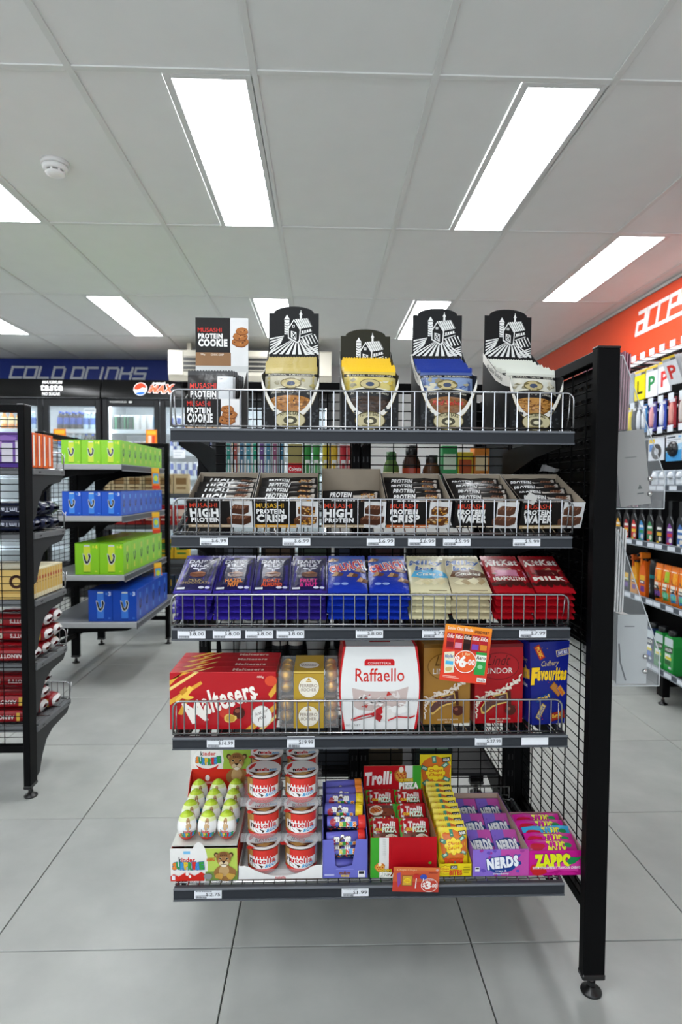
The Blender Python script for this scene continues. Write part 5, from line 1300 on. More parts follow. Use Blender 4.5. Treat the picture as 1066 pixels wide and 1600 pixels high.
b.text('Trolli', 4, 18, 68, 30, '#efe7e2', .065, .12, rot=-.06); b.ell(70, 18, 3.5, 3.5, '#4fa83a', 10); b.blob(96, 26, 17, 17, '#a85a24', 16, .06, 1); b.blob(96, 27, 13, 13, '#d99a3f', 14, .1, 2); b.ell(98, 10, 6, 8, '#efe2cc', 12)
for k in range(7): b.ell(88+3*k, 22+(k % 3)*5, 2.6, 2.2, '#b3201c', 8)
b.text('GUMMI', 92, 34, 36, 9, '#f0c62c', .06, rot=-.05, ol=('#2a5a1c', .1)); b.text('PIZZA', 94, 45, 48, 15, '#f4f2ea', .07, rot=-.02, ol=('#2f7a22', .12))
b.emit(h, plane((-.078, .204, .098), (.15, 0, 0), (0, 0, .066))); h.build('header_card', 'card', t)
a = Art(70, 62); a.rect(0, 0, 9, 62, '#3f9f2f', 1, 4); a.rect(9, 0, 15, 62, '#dcdcd8', 1, 4); a.text('Trolli', 20, 8, 40, 14, '#efe7e2', .065, .1); a.text('GUMMI', 14, 22, 22, 6, '#f0c62c', .05); a.text('PIZZA', 30, 20, 32, 10, '#eaf2e2', .07, ol=('#2f7a22', .12))
a.rect(8, 32, 70, 58, '#5a2a1c', 4, 3); a.ell(26, 42, 20, 9, '#7a3a24', 16); a.blob(50, 46, 17, 12, '#e6dcc8', 16, .04, 1); a.blob(50, 46, 14, 9.5, '#c9702c', 14, .1, 2)
for k in range(6): a.ell(42+3*k, 44+(k % 3)*3, 2, 1.5, '#8f1a14', 7)
pm = bag_mb(.0715, .066, .015, '#b3101b', a, .04, None, .12, 3, 6, 10, 10).mesh('gummy_pack', 'film')
for c in range(2):
    for r in range(3):
        o = link('gummy_pack', pm); flip = (c == 0 and r == 1)
        Rm = Matrix.Translation((.188-.0365+.073*c, 1.345+.045+.052*r, D5+.04+.009*r)) @ Matrix.Rotation(math.radians(-48), 4, 'X')
        if flip: Rm = Rm @ Matrix.Translation((0, 0, .066)) @ Matrix.Rotation(PI, 4, 'Y')
        o.matrix_world = Rm
        tag(o, 'red pizza gummy pack, %s column, %s row%s' % (['left', 'right'][c], ['front', 'middle', 'back'][r], ', upside down' if flip else ''), 'gummy pack', 'pizza gummy packs')
for c in range(2):
    for r in range(3):
        o = link('gummy_pack', pm); o.matrix_world = Matrix.Translation((.188-.0365+.073*c, 1.345+.04+.055*r, D5+.008)) @ Matrix.Rotation(math.radians(-30), 4, 'X') @ Matrix.Diagonal((1, 1, .72, 1))
        tag(o, 'red pizza gummy pack underneath the %s %s pack' % (['left', 'right'][c], ['front', 'middle', 'back'][r]), 'gummy pack', 'pizza gummy packs')

# yellow carton of sour bites
def flower_logo(a, cx, cy, r, l1, l2):
    for k in range(8): a.ell(cx+r*.78*math.cos(k*PI/4), cy+r*.62*math.sin(k*PI/4), r*.36, r*.32, '#b5741c', 12)
    for k in range(8): a.ell(cx+r*.76*math.cos(k*PI/4), cy+r*.60*math.sin(k*PI/4), r*.32, r*.28, '#f4d52c', 12)
    a.ell(cx, cy, r*.85, r*.68, '#f4d52c', 20); a.text(l1, cx-r*.7, cy-r*.46, r*1.4, r*.42, '#c8321e', .02, .25, rot=-.06); a.text(l2, cx-r*.7, cy-r*.0, r*1.4, r*.42, '#c8321e', .02, .25, rot=-.06)
t = thing('display_carton', 'yellow carton of sour bites with a tall flower emblem header', 'display box', (.307, 1.345, D5), group='sweets cartons on the bottom shelf')
W = .074; mb = MB(); mb.box(-W/2, W/2, 0, .0012, 0, .03, '#e6cf1e'); mb.box(-W/2, W/2, 0, .23, 0, .0012, '#b7a58c'); mb.box(-W/2, W/2, .2288, .23, 0, .09, '#d9c220')
for sx in (-1, 1): mb.prism([(0, 0), (.23, 0), (.23, .1), (.12, .06), (0, .03)], sx*W/2-.0006, sx*W/2+.0006, lambda p, q, r: (r, p, q), '#e6cf1e')
a = Art(74, 30); flower_logo(a, 14, 14, 12, 'Chupa', 'Chups'); a.rect(26, 3, 42, 11, '#1d1d1b'); a.text('SOUR', 28, 4.5, 12, 5, '#f2f0e8', .03); a.text('BITES', 24, 14, 28, 11, '#d8522a', .06); a.rect(56, 6, 70, 8, '#8f7d18'); a.rect(54, 12, 71, 14, '#8f7d18'); a.rect(56, 18, 68, 20, '#8f7d18')
a.emit(mb, plane((-W/2, 0, 0), (W, 0, 0), (0, 0, .03))); mb.build('tray', 'card', t)
h = MB(); h.box(-.046, .038, .231, .2324, .03, .181, '#e3cc22')
def sour_art(w, hh, full=True):
    a = Art(w, hh); cx, cy = w*.5, hh*.44
    a.blob(cx, cy, w*.49, hh*.41, '#d8702a', 16, .12, 1)
    for k in range(6):
        an = k*PI/3+.4; x, y = cx+w*.38*math.cos(an), cy+hh*.33*math.sin(an); dx, dy = w*.11*math.cos(an), hh*.08*math.sin(an)
        a.poly([(x-dx-dy*.6, y-dy+dx*.6), (x-dx+dy*.6, y-dy-dx*.6), (x+dx+dy*.6, y+dy-dx*.6), (x+dx-dy*.6, y+dy+dx*.6)], '#3f8a6a'); a.poly([(x-dx*.6-dy*.3, y-dy*.6+dx*.3), (x-dx*.6+dy*.3, y-dy*.6-dx*.3), (x+dx*.6+dy*.3, y+dy*.6-dx*.3), (x+dx*.6-dy*.3, y+dy*.6+dx*.3)], '#b9d8c4')
    flower_logo(a, cx, cy*.95, w*.29, 'Chupa', 'Chups')
    a.poly([(w*.70, hh*.07), (w*.95, hh*.05), (w*.97, hh*.15), (w*.72, hh*.17)], '#1d1d1b'); a.text('SOUR', w*.74, hh*.085, w*.2, hh*.055, '#f2f0e8', .04, rot=-.06)
    a.text('BITES', w*.2, hh*.73, w*.6, hh*.15, '#e0542a', .07, ol=('#b5301c', .1))
    return a
sour_art(85, 118).emit(h, plane((-.046, .231, .063), (.084, 0, 0), (0, 0, .118))); h.build('header_card', 'card', t)
sm = bag_mb(.067, .088, .0165, '#e3c81f', sour_art(72, 88), .07, '#ead22a', .25, 4, 14, 10, 12).mesh('sour_bag', 'film')
for k in range(9):
    o = link('sour_bag', sm); yy = .018+.023*k; zz = .006+.0022*k
    o.matrix_world = Matrix.Translation((.311+random.uniform(-.001, .001)-.0042, 1.345+yy, D5+zz)) @ Matrix.Rotation(math.radians(-16), 4, 'X') @ Matrix.Rotation(random.uniform(-.03, .03), 4, 'Y') @ Matrix.Rotation(random.uniform(-.02, .02), 4, 'Z')
    tag(o, 'yellow and orange sour bites bag, %s from the front' % ORD[k], 'sweets bag', 'sour bites bags')

# purple and pink carton of little candy boxes
t = thing('display_carton', 'purple and pink carton of little candy boxes', 'display box', (.412, 1.345, D5), group='sweets cartons on the bottom shelf')
def nerd(w, hh, sub=True):
    a = Art(w, hh); a.rect(0, 0, w*.5, hh, '#8a6ccb'); a.rect(w*.5, 0, w, hh, '#c14fa4'); rg = random.Random(5)
    for k in range(14): a.blob(rg.uniform(4, w-4), rg.choice([rg.uniform(2, hh*.3), rg.uniform(hh*.75, hh-2)]), w*.035, hh*.06, '#6a4fb4' if k % 2 else '#a03a94', 9, .3, k)
    a.blob(w*.53, hh*.55, w*.30, hh*.30, '#1b3f8c', 22, .14, 2)
    a.text('NERDS', w*.26, hh*.30, w*.54, hh*.36, '#eef0f4', .07, rot=-.12, ol=('#1b3f8c', .13))
    if sub: a.text('grape &', w*.40, hh*.76, w*.2, hh*.08, '#e8e4f2', .03); a.text('strawberry', w*.36, hh*.86, w*.28, hh*.09, '#e8e4f2', .03); a.rect(w*.04, hh*.64, w*.12, hh*.8, '#e9e7ee'); a.rect(w*.05, hh*.66, w*.11, hh*.72, '#2a2a30')
    return a
tray_mb(.13, .25, .0625, .0655, '#8a55b8', '#b49a8a', nerd(130, 62)).build('tray', 'card', t)
a = Art(62, 60); rg = random.Random(6)
a.rect(0, 0, 62, 60, '#b8509f'); a.rect(0, 0, 30, 60, '#7d62c0')
for k in range(18): a.ell(rg.uniform(2, 60), rg.uniform(2, 58), 1.3, 1.1, '#d79ac8' if k % 2 else '#5f48a4', 7)
a.blob(32, 32, 28, 15, '#1b3f7c', 22, .1, 2); a.text('NERDS', 8, 22, 48, 19, '#eef0f4', .07, rot=-.1, ol=('#1b3f7c', .13)); a.rect(10, 48, 18, 56, '#e9e7ee'); a.rect(30, 50, 54, 52, '#e3c8e2')
nm = carton_mb(.0615, .017, .078, '#7d57bb', a).mesh('candy_box', 'card')
for c in range(2):
    for r in range(3):
        o = link('candy_box', nm); o.matrix_world = Matrix.Translation((.412-.0315+.063*c, 1.345+.022+.074*r, D5+.022)) @ Matrix.Rotation(math.radians(-65), 4, 'X')
        tag(o, 'purple and pink candy box, %s column, %s row of its carton' % (['left', 'right'][c], ['front', 'middle', 'back'][r]), 'candy box', 'little candy boxes')
# pink carton of chewy bars
t = thing('display_carton', 'pink carton of strawberry chews beside the end frame', 'display box', (.5405, 1.345, D5), group='sweets cartons on the bottom shelf')
a = Art(126, 58); a.rect(0, 0, 126, 58, '#c8188c'); rg = random.Random(2)
for k in range(16): a.poly([(rg.uniform(0, 126), rg.uniform(20, 58)) for q in range(3)], rg.choice(['#d83aa0', '#b01078']))
a.blob(22, 44, 19, 15, '#c8252a', 16, .15, 4); a.ell(16, 38, 5, 4, '#e06a5a', 10)
a.text('ZAPPO', 14, 9, 82, 26, '#e6e81c', .09, -.1, rot=-.03, ol=('#4a1a5c', .13)); a.poly([(86, 24), (96, 14), (114, 16), (122, 12), (116, 20), (104, 30), (92, 32)], '#1f8a4a'); a.line([(112, 16), (126, 12)], 2, '#1f8a4a')
a.text('SOUR STRAWBERRY FLAVOUR CHEWS', 8, 36, 110, 6, '#f4e6f0', .03)
tray_mb(.126, .15, .0575, .066, '#c8188c', '#a98f86', a).build('tray', 'card', t)
def chew_mesh(c, lc):
    a = Art(112, 30); a.text('ZAPPO', 44, 5, 42, 17, lc, .08, ol=('#5c1a6c', .13)); a.blob(22, 16, 16, 8, '#b81a34', 12, .15, 2); a.ell(92, 13, 9, 5, '#1f8a4a', 12); a.rect(50, 25, 104, 27, '#f0c9e2')
    return bag_mb(.116, .033, .013, c, a, .04, None, .1, 2, 2, 14, 6, side_crimp=.03).mesh('chew_bar', 'film')
cm = {c: chew_mesh(c, '#e9e63a') for c in ('#c81a8e', '#3aa8d8')}
for k in range(5):
    c = '#3aa8d8' if k == 2 else '#c81a8e'
    o = link('chew_bar', cm[c]); o.matrix_world = Matrix.Translation((.5405+(.006 if k == 2 else random.uniform(-.002, .002)), 1.345+.012+.0245*k, D5+.041+.0022*k)) @ Matrix.Rotation(math.radians(-58), 4, 'X') @ Matrix.Rotation(random.uniform(-.03, .03), 4, 'Y')
    tag(o, 'light blue chew bar among the pink ones' if k == 2 else 'pink strawberry chew bar, %s from the front' % ORD[k], 'chew bar', 'strawberry chew bars')
for k in range(4):
    o = link('chew_bar', cm['#c81a8e']); o.matrix_world = Matrix.Translation((.5405, 1.345+.016+.03*k, D5+.003)) @ Matrix.Rotation(math.radians(-10), 4, 'X')
    tag(o, 'pink strawberry chew bar buried under the top bars, %s' % ORD[k], 'chew bar', 'strawberry chew bars')

# red offer card slid into the bottom price strip
mb = MB(); mb.box(-.052, .052, 0, .0006, 0, .061, '#c63c2c')
a = Art(104, 61); a.rect(0, 0, 104, 36, '#cf5a34'); a.rect(0, 0, 104, 8, '#d8743c'); a.text('Chupa Chups', 8, 4, 44, 6, '#e9b78a', .01, .2); a.text('SPEEDWAY', 80, 11, 20, 4, '#8a2a20', .03, .2); a.ell(98, 6, 3, 3, '#c9a09a', 10)
a.poly([(8, 16), (16, 13), (18, 40), (12, 50)], '#8a4a9a'); a.rect(20, 20, 44, 46, '#8a5a2a'); a.rect(22, 22, 42, 44, '#d9a43c'); flower_logo(a, 32, 32, 8, 'Chupa', 'Chups')
for x, c in ((52, '#c8302c'), (68, '#3a4fb0')): a.ell(x, 22, 8, 6.5, c, 16); a.line([(x, 26), (x-1, 50)], 2.2, '#e9e2da')
a.ell(82, 42, 19, 17, '#e9d9d2', 28); a.ell(82, 42, 17.6, 15.6, '#c24434', 28); a.text('any 2 for', 72, 28, 20, 4, '#f0d9cc', .01, rot=-.1); a.text('$', 67, 36, 6, 12, '#f4ece6', .03); a.text('3', 74, 33, 10, 18, '#f4ece6', .05); a.text('-00', 85, 38, 13, 9, '#f4ece6', .03)
a.emit(mb, plane((-.052, 0, 0), (.104, 0, 0), (0, 0, .061)))
tag(mb.build('offer_card', 'gloss', None, (.2115, 1.319, D5-.0165), (math.radians(6), math.radians(2.0), 0)), 'red lollipop offer card slid into the bottom price strip', 'promo card')
# ------------------------------------------------------------------ goods on the rear side of the gondola, seen through the mesh
def stand(name, mb, mat, label, cat, loc, rot=(0, 0, 0), group=None):
    return tag(mb.build(name, mat, None, loc, rot), label, cat, group)
ZR = 1.0892
cols_ = [('#1d8a7a', 'teal'), ('#a3483a', 'rust red'), ('#3a6a8a', 'slate blue'), ('#4a9aa8', 'pale teal'), ('#1f9a78', 'green'), ('#6a4a8a', 'violet'), ('#3f7f9a', 'steel blue'), ('#8a4a6a', 'plum'), ('#2f6f8f', 'deep blue')]
for k, (c, nm) in enumerate(cols_):
    mb = MB(); mb.box(-.0085, .0085, 0, .014, 0, .2, '#cfd8dc', bev=.003); mb.box(-.006, .006, -.001, .0, .012, .19, c); mb.box(-.0022, .0022, -.003, -.001, .03, .17, '#e6ecee'); mb.box(-.005, .005, -.0035, -.001, .14, .168, c)
    mb.box(-.0085, .0085, -.0012, 0, 0, .03, '#1a4fa0')
    stand('toothbrush_pack', mb, 'gloss', '%s toothbrush pack seen through the gondola back mesh' % nm, 'toothbrush', (-.292+.0205*k, 1.9, ZR), (0, 0, 0), 'toothbrush packs behind the mesh')
mb = MB(); mb.box(-.022, .022, 0, .035, 0, .19, '#9a8f5a', bev=.001); a = Art(44, 190); a.rect(0, 60, 44, 100, '#c8202a'); a.text('Colgate', 3, 72, 38, 15, '#f4f0ec', .03); a.line([(0, 130), (44, 100)], 10, '#3a7a4a'); a.rect(0, 150, 44, 170, '#c8202a'); a.emit(mb, plane((-.022, 0, 0), (.044, 0, 0), (0, 0, .19)))
stand('toothpaste_box', mb, 'card', 'red and olive toothpaste box behind the gondola mesh', 'toothpaste', (-.086, 1.9, ZR))
for k, (c, nm, x) in enumerate((('#2f8a3a', 'green', -.045), ('#3a9a44', 'bright green', -.018), ('#d9c22c', 'yellow and green', .012), ('#e0b82c', 'amber', .038), ('#c8303a', 'red', .066), ('#d04a4a', 'coral red', .089), ('#3f9fd0', 'sky blue', .211-.09))):
    mb = bag_mb(.021, .2, .02, c, None, .05, '#dfe4e2', .2, k); a = Art(26, 200); a.rect(4, 60, 22, 120, '#eef0ea', 3, 4); a.rect(7, 70, 19, 110, c, 3, 4)
    a.emit(mb, lambda u, v, d: Vector(((u-.5)*.021, -.0125-d, v*.2)))
    stand('hygiene_pack', mb, 'film', '%s narrow hygiene pack hanging behind the gondola mesh' % nm, 'pack', (x-.002 if k < 6 else .092+.02, 1.905, ZR), (0, 0, 0), 'narrow packs behind the mesh')
def jar(body, lab, cap, h, r): 
    b = MB(); b.lathe([(r*.9, 0), (r, .006), (r, h*.25), (r, h*.62), (r*.95, h*.72), (r*.62, h*.84), (r*.64, h*.85), (r*.64, h)], body, 18, cols=[body, body, lab, body, body, cap, cap]); return b
for x, body, lab, cap, h, r, nm in ((.22, '#5a7a3a', '#d8d2a8', '#2f5a2c', .17, .026, 'green relish jar'), (.285, '#3a2015', '#b8452c', '#1d1a18', .19, .03, 'dark sauce jar with red label'), (.35, '#5a3a22', '#d9d4c4', '#2a2622', .16, .03, 'brown jar with white label')):
    stand('jar', jar(body, lab, cap, h, r), 'gloss', nm+' behind the gondola mesh', 'jar', (x, 1.95, ZR))
for x, c, c2, h, nm in ((.405, '#3f9a5a', '#d9e8cf', .19, 'green tea box'), (.455, '#d9c23a', '#b5542c', .17, 'yellow tea box'), (.508, '#e08a3a', '#f0dcb0', .185, 'orange tea box')):
    mb = MB(); mb.box(-.024, .024, 0, .06, 0, h, c, bev=.001); a = Art(48, 100); a.rect(4, 14, 44, 40, c2); a.ell(24, 66, 14, 16, c2, 14); a.emit(mb, plane((-.024, 0, 0), (.048, 0, 0), (0, 0, h)))
    stand('tea_box', mb, 'card', nm+' behind the gondola mesh', 'box', (x, 1.93, ZR))
def paper_cup(): 
    b = MB(); b.lathe([(.026, 0), (.038, .095), (.04, .097), (.038, .099), (.0385, .106), (.04, .108), (.0385, .118), (.04, .12)], '#cfd2d0', 22); b.box(-.014, .014, -.0385, -.0345, .06, .082, '#6aa83a'); return b
for x, nm in ((-.295, 'first'), (-.213, 'second'), (-.02, 'third')): stand('paper_cups', paper_cup(), 'card', 'stacked white paper cups with green square behind the mesh, %s from the end' % nm, 'cup', (x, 1.95, .6006), (0, 0, .1), 'paper cups behind the mesh')
for x, nm in ((-.137, 'near the gold pralines'), (-.085, 'beside its twin')):
    b = jar('#2a2c2e', '#c9c4bc', '#1a1a1a', .15, .024); stand('cleaner_bottle', b, 'gloss', 'dark cleaner bottle with pale label behind the mesh, %s' % nm, 'bottle', (x, 1.95, .6006))
for k, x in enumerate((.05, .2, .36)):
    mb = MB(); mb.box(-.06, .06, 0, .09, 0, .13, ['#2a2d33', '#3a3226', '#26302a'][k], bev=.002); a = Art(12, 13); a.rect(1.5, 3, 10.5, 8, ['#6a7078', '#8a7a5a', '#6a8a72'][k]); a.emit(mb, plane((-.06, 0, 0), (.12, 0, 0), (0, 0, .13)))
    stand('carton', mb, 'card', '%s carton low behind the gondola mesh' % ['charcoal', 'brown', 'dark green'][k], 'box', (x, 1.9, .2586))

for k in range(7):  # dark filler cartons, added so the gaps behind the mesh stay dark
    c, c2, nm = [('#1c1e22', '#4a4e55', 'black'), ('#2a2420', '#5f5040', 'dark brown'), ('#1e2620', '#4a5a4c', 'deep green'), ('#20232c', '#4c5568', 'navy grey'), ('#2a1e20', '#604448', 'maroon'), ('#232323', '#55534c', 'graphite'), ('#1c2428', '#44545a', 'slate')][k]
    for z, sh_ in ((.8206, 'middle'), (.5956, 'lower')):
        if sh_ == 'lower' and k < 1: continue
        mb = MB(); mb.box(-.055, .055, 0, .07, 0, .15, c, bev=.002); a = Art(11, 15); a.rect(1.5, 3, 9.5, 8, c2); a.rect(2, 10, 7, 11, c2); a.emit(mb, plane((-.055, 0, 0), (.11, 0, 0), (0, 0, .15)))
        stand('carton', mb, 'card', '%s filler carton added to darken the %s rear shelf behind the mesh' % (nm, sh_), 'box', (-.27+.122*k, 2.01 if sh_ == 'middle' else 2.07, z), (0, 0, 0), 'filler cartons added to darken the rear shelves')

# ------------------------------------------------------------------ leaflet dispensers on the outer side of the end frame
def leaflet_rack(zb, zt, zmid, pink, label, name):
    X0_, X1_ = .6435, .80; YA, YBk = 1.40, 1.60
    t = thing('leaflet_rack', label, 'leaflet rack', (0, 0, 0))
    pr = [(X0_, zb), (X1_, zb), (X1_, zb+.075), (X0_+.05, zt), (X0_, zt)]
    for y in (YA, YBk): 
        m = MB(); m.prism(pr, y, y+.002, lambda a_, b_, q: (a_, q, b_), '#dfe4e6'); m.build('clear_side', 'clear', t)
    m = MB(); m.box(X0_, X0_+.002, YA, YBk, zb, zt, '#dfe4e6'); m.box(X0_, X1_, YA, YBk, zb, zb+.002, '#dfe4e6'); m.box(X1_-.002, X1_, YA, YBk, zb, zb+.075, '#dfe4e6'); m.build('clear_body', 'clear', t)
    e = MB()
    for p, q in zip(pr, pr[1:]+pr[:1]): e.rod((p[0], YA-.0006, p[1]), (q[0], YA-.0006, q[1]), .0012, '#c9ced0', 5)
    e.build('polished_edge', 'plastic', t)
    for (x, z) in ((X0_+.03, zmid+.02), (X0_+.03, zmid+.05), (X1_-.035, zb+.07), (X1_-.035, zb+.035)):
        s = MB(); s.lathe([(.006, 0), (.0055, .003), (.003, .0045), (0, .005)], '#d0d0cf', 14, axis='y'); 
        s.build('screw', 'chrome', t, (x, YA, z), (PI, 0, 0))
    base = '#b98a96' if pink else '#d9dad8'
    def leaf(x0, z0, h, lean, c, nm, grp, y0=YA+.0095, y1=YBk-.006, k=0):
        m = MB(); m.box(0, .0035, y0, y1, 0, h, c); m.box(.0005, .003, y0-.0003, y0, .001, h-.001, '#b98896' if pink and '#d' not in c else '#e6e4e2')
        tag(m.build('leaflet', 'paper', None, (x0, 0, z0), (0, lean, 0)), nm, 'leaflet', grp)
    grp = 'pink leaflets in the rack' if pink else 'white leaflets in the rack'
    for k in range(6): leaf(X0_+.036+.0062*k, zmid, zt-zmid+.012-.003*(k % 3), .02, ['#8f4a5c', '#a8687a', '#7d3f52'][k % 3] if pink else ['#d9dad8', '#cfd0ce', '#e3e3e0'][k % 3],
        '%s leaflet in the upper pocket of the %s rack, %s from the frame' % ('pink' if pink else 'white', 'upper' if pink else 'lower', ORD[k]), grp)
    for k in range(5): leaf(X0_+.06+.009*k, zb+.004, zmid-zb-.012-.002*k, -.10 if pink else .06, ['#c9a8b2', '#b9b6b4'][k % 2] if pink else ['#e3e3e0', '#d3d4d2'][k % 2],
        '%s leaflet in the lower pocket of the %s rack, %s from the frame' % ('pink edged' if pink else 'white', 'upper' if pink else 'lower', ORD[k]), grp)
    # one leaflet turned to face the aisle
    m = MB(); m.box(0, .072, 0, .004, 0, zmid-zb-.01, '#97938f' if pink else '#b3b6b6'); a_ = Art(72, 190)  # lower rack's white leaflet greyed, shade put into its colour
    if pink: a_.poly([(44, 150), (50, 138), (55, 150)], '#2f3a2f'); a_.rect(42, 160, 58, 163, '#2f3a3a'); a_.rect(20, 66, 48, 69, '#6a6a68')
    else: a_.rect(16, 30, 40, 33, '#5a5d60'); a_.line([(4, 80), (8, 130), (22, 180)], 4, '#4a4d50')
    a_.emit(m, plane((0, 0, 0), (.072, 0, 0), (0, 0, zmid-zb-.01)))
    tag(m.build('leaflet', 'paper', None, (X0_+.055, YA+.0025, zb+.004), (0, -.12 if pink else 0, 0)),
        'grey leaflet facing the aisle in the upper clear rack' if pink else 'pale leaflet facing the aisle in the lower clear rack', 'leaflet')
leaflet_rack(1.10, 1.455, 1.285, True, 'clear acrylic leaflet rack with pink leaflets beside the black front post', 'upper')
leaflet_rack(.68, 1.045, .855, False, 'clear acrylic leaflet rack with white leaflets low beside the front post', 'lower')

# ------------------------------------------------------------------ left gondola, its mesh end towards the camera
lg = thing('gondola', 'black mesh gondola cut by the left edge, red biscuit packs on it', 'gondola', (0, 0, 0))
LXR = -1.059
upright(lg, LXR-.025, LXR, 2.20, 2.255, 1.434); upright(lg, LXR-1.0, LXR-.975, 2.20, 2.255, 1.434)
for z in (.170, 1.408): MB().box(LXR-.9745, LXR-.0255, 2.208, 2.236, z, z+.0258, BK, bev=.002).build('end_rail', 'black', lg)
mb = MB(); wire_panel(mb, LXR-.973, LXR-.027, .197, 1.406, 13, 47, 2.221, .0016, BK); mb.build('end_mesh', 'black', lg)
LZ = [.253, .485, .724, .972, 1.21]
for k, z in enumerate(LZ):
    dpt = .30 if k == 0 else .27
    s = MB(); s.box(LXR-.97, LXR+.004, 2.2555, 2.2555+dpt, z-.026, z-.004, '#6a6c6e', bev=.002)
    sh = s.build('shelf', 'grey', lg)
    w_ = MB()
    for j in range(39): w_.rod((LXR-.965+.025*j, 2.26, z-.0025), (LXR-.965+.025*j, 2.2555+dpt, z-.0025), .0013, WIRE)
    for j in range(4): w_.rod((LXR-.968, 2.265+(dpt-.012)*j/3, z-.002), (LXR+.002, 2.265+(dpt-.012)*j/3, z-.002), .0018, WIRE)
    w_.build('wire_deck', 'chrome', sh)
    f_ = fence_mb(LXR-.965, LXR-.002, .07, ret=-.03); f_.build('wire_front', 'chrome', sh, (0, 2.2555+dpt, z-.003))
    pts = [(2.2555, z-.19), (2.275, z-.185), (2.30, z-.13), (2.335, z-.085), (2.39, z-.062), (2.2555+dpt-.03, z-.052), (2.2555+dpt, z-.024), (2.2555, z-.024)]
    b_ = MB(); b_.prism(pts, LXR-.004, LXR-.001, lambda a_, b__, q: (q, a_, b__), '#2a2b2d')
    b_.build('bracket', 'grey', sh)
    h_ = MB()
    for (yy, zz) in ((2.30, z-.015), (2.31, z-.015), (2.2555+dpt-.03, z-.015), (2.2555+dpt-.02, z-.015)): h_.lathe([(.003, 0), (.003, .0015)], '#1a1a1b', 8, (LXR+.004, yy, zz), axis='x')
    h_.build('rivet', 'plastic', sh)
# goods on it
a = Art(45, 130); a.rect(8, 8, 22, 122, '#e9e4dc'); a.rect(30, 40, 36, 90, '#c2501e')
b = Art(150, 130); b.rect(0, 0, 150, 130, '#6d4a9a'); b.rect(40, 40, 80, 110, '#d4d0d8'); b.rect(90, 30, 140, 112, '#ded9e2'); b.blob(24, 50, 18, 26, '#b48ac8', 14, .2, 1); b.blob(60, 24, 30, 12, '#8d6ab4', 14, .2, 2); b.rect(0, 112, 150, 130, '#4c2f86')
me = MB(); me.box(-.075, .075, 0, .042, 0, .128, '#e5671f', bev=.0012); b.emit(me, plane((-.075, 0, 0), (.15, 0, 0), (0, 0, .128))); a.emit(me, plane((.075, 0, 0), (0, .042, 0), (0, 0, .128)))
om = me.mesh('snack_box', 'card')
for r in range(4):
    for c in range(3):
        o = link('snack_box', om, None, (LXR-.078-.156*c, 2.262+.0435*r, 1.2105))
        tag(o, 'orange snack box with white bars, %s from mesh end, %s column' % (ORD[r], ORD[c]), 'box', 'orange snack boxes')
def biscuit_mesh(c, txt, tc, seed, L=.23, endc='#d9d6d4'):
    W, H = .072, .05; mb = MB()
    def f(u, v):
        x = (u-.5)*L; e = min(1., min(u, 1-u)/.10); k = .22+.78*e**.6; n = noise.noise(Vector((u*14, v*9, seed)))*.0045*(1.6-e)
        an = 2*PI*v; cy, cz = math.cos(an), math.sin(an); q = max(abs(cy), abs(cz)); q = (1/q)**.72
        return Vector((x, (cy*q*W/2+n)*(1 if e > .9 else (.75+.25*e)), cz*q*H/2*k+n))
    mb.grid(f, 22, 20, lambda u, v: endc if (u < .045 or u > .955) else c)
    a = Art(230, 50); a.text(txt, 30, 12, 110, 22, tc, .03, rot=0); a.rect(176, 10, 204, 40, '#c9c6b4'); a.rect(180, 14, 200, 30, '#8f8d80'); a.rect(6, 2, 20, 48, '#c9a23c', 1, 1)
    a.emit(mb, lambda u, v, d: Vector((L*(.5-u)*.86, -W/2-.003-d, (.5-v)*H*.66)))
    return mb.mesh('biscuit_pack', 'film')
navy = [biscuit_mesh('#0d1430', 'TimTam', '#b9bccb', s, endc='#141d42') for s in (1, 2)]
for c in range(2):
    for r in range(3):
        for l in range(2):
            o = link('biscuit_pack', navy[(r+l) % 2], None, (LXR-.118-.236*c, 2.302+.078*r, .9725+.0275+.056*l), (0, 0, random.uniform(-.03, .03)))
            tag(o, 'navy biscuit pack, %s layer, %s from mesh, %s column from post' % (['lower', 'upper'][l], ORD[r], ORD[c]), 'biscuit pack', 'navy biscuit packs')
a = Art(23, 110); a.rect(2, 6, 21, 92, '#d8b25c'); a.ell(11.5, 36, 6, 8, '#b03a22', 12); a.rect(8, 50, 15, 54, '#8a4a2a')
b = Art(180, 110); b.rect(0, 0, 180, 110, '#cfae68'); b.ell(120, 44, 26, 26, '#3a1f16', 20); b.ell(120, 44, 15, 15, '#cfae68', 18); b.rect(0, 84, 180, 88, '#a8823c')
me = MB(); me.box(-.09, .09, 0, .0225, 0, .108, '#e2d9b8', bev=.001); b.emit(me, plane((-.09, 0, 0), (.18, 0, 0), (0, 0, .108))); a.emit(me, plane((.09, 0, 0), (0, .0225, 0), (0, 0, .108)))
cm_ = me.mesh('cracker_box', 'card')
for r in range(11):
    for c in range(2):
        o = link('cracker_box', cm_, None, (LXR-.099-.186*c, 2.263+.0232*r, .7245))
        tag(o, 'cream and yellow cracker box, %s from mesh end, %s column from post' % (ORD[r], ORD[c]), 'box', 'cream cracker boxes')
reds = [biscuit_mesh('#8f0f18', "ARNOTT'S", '#d9cfcb', s, endc='#dcd8d6') for s in (3, 4)]
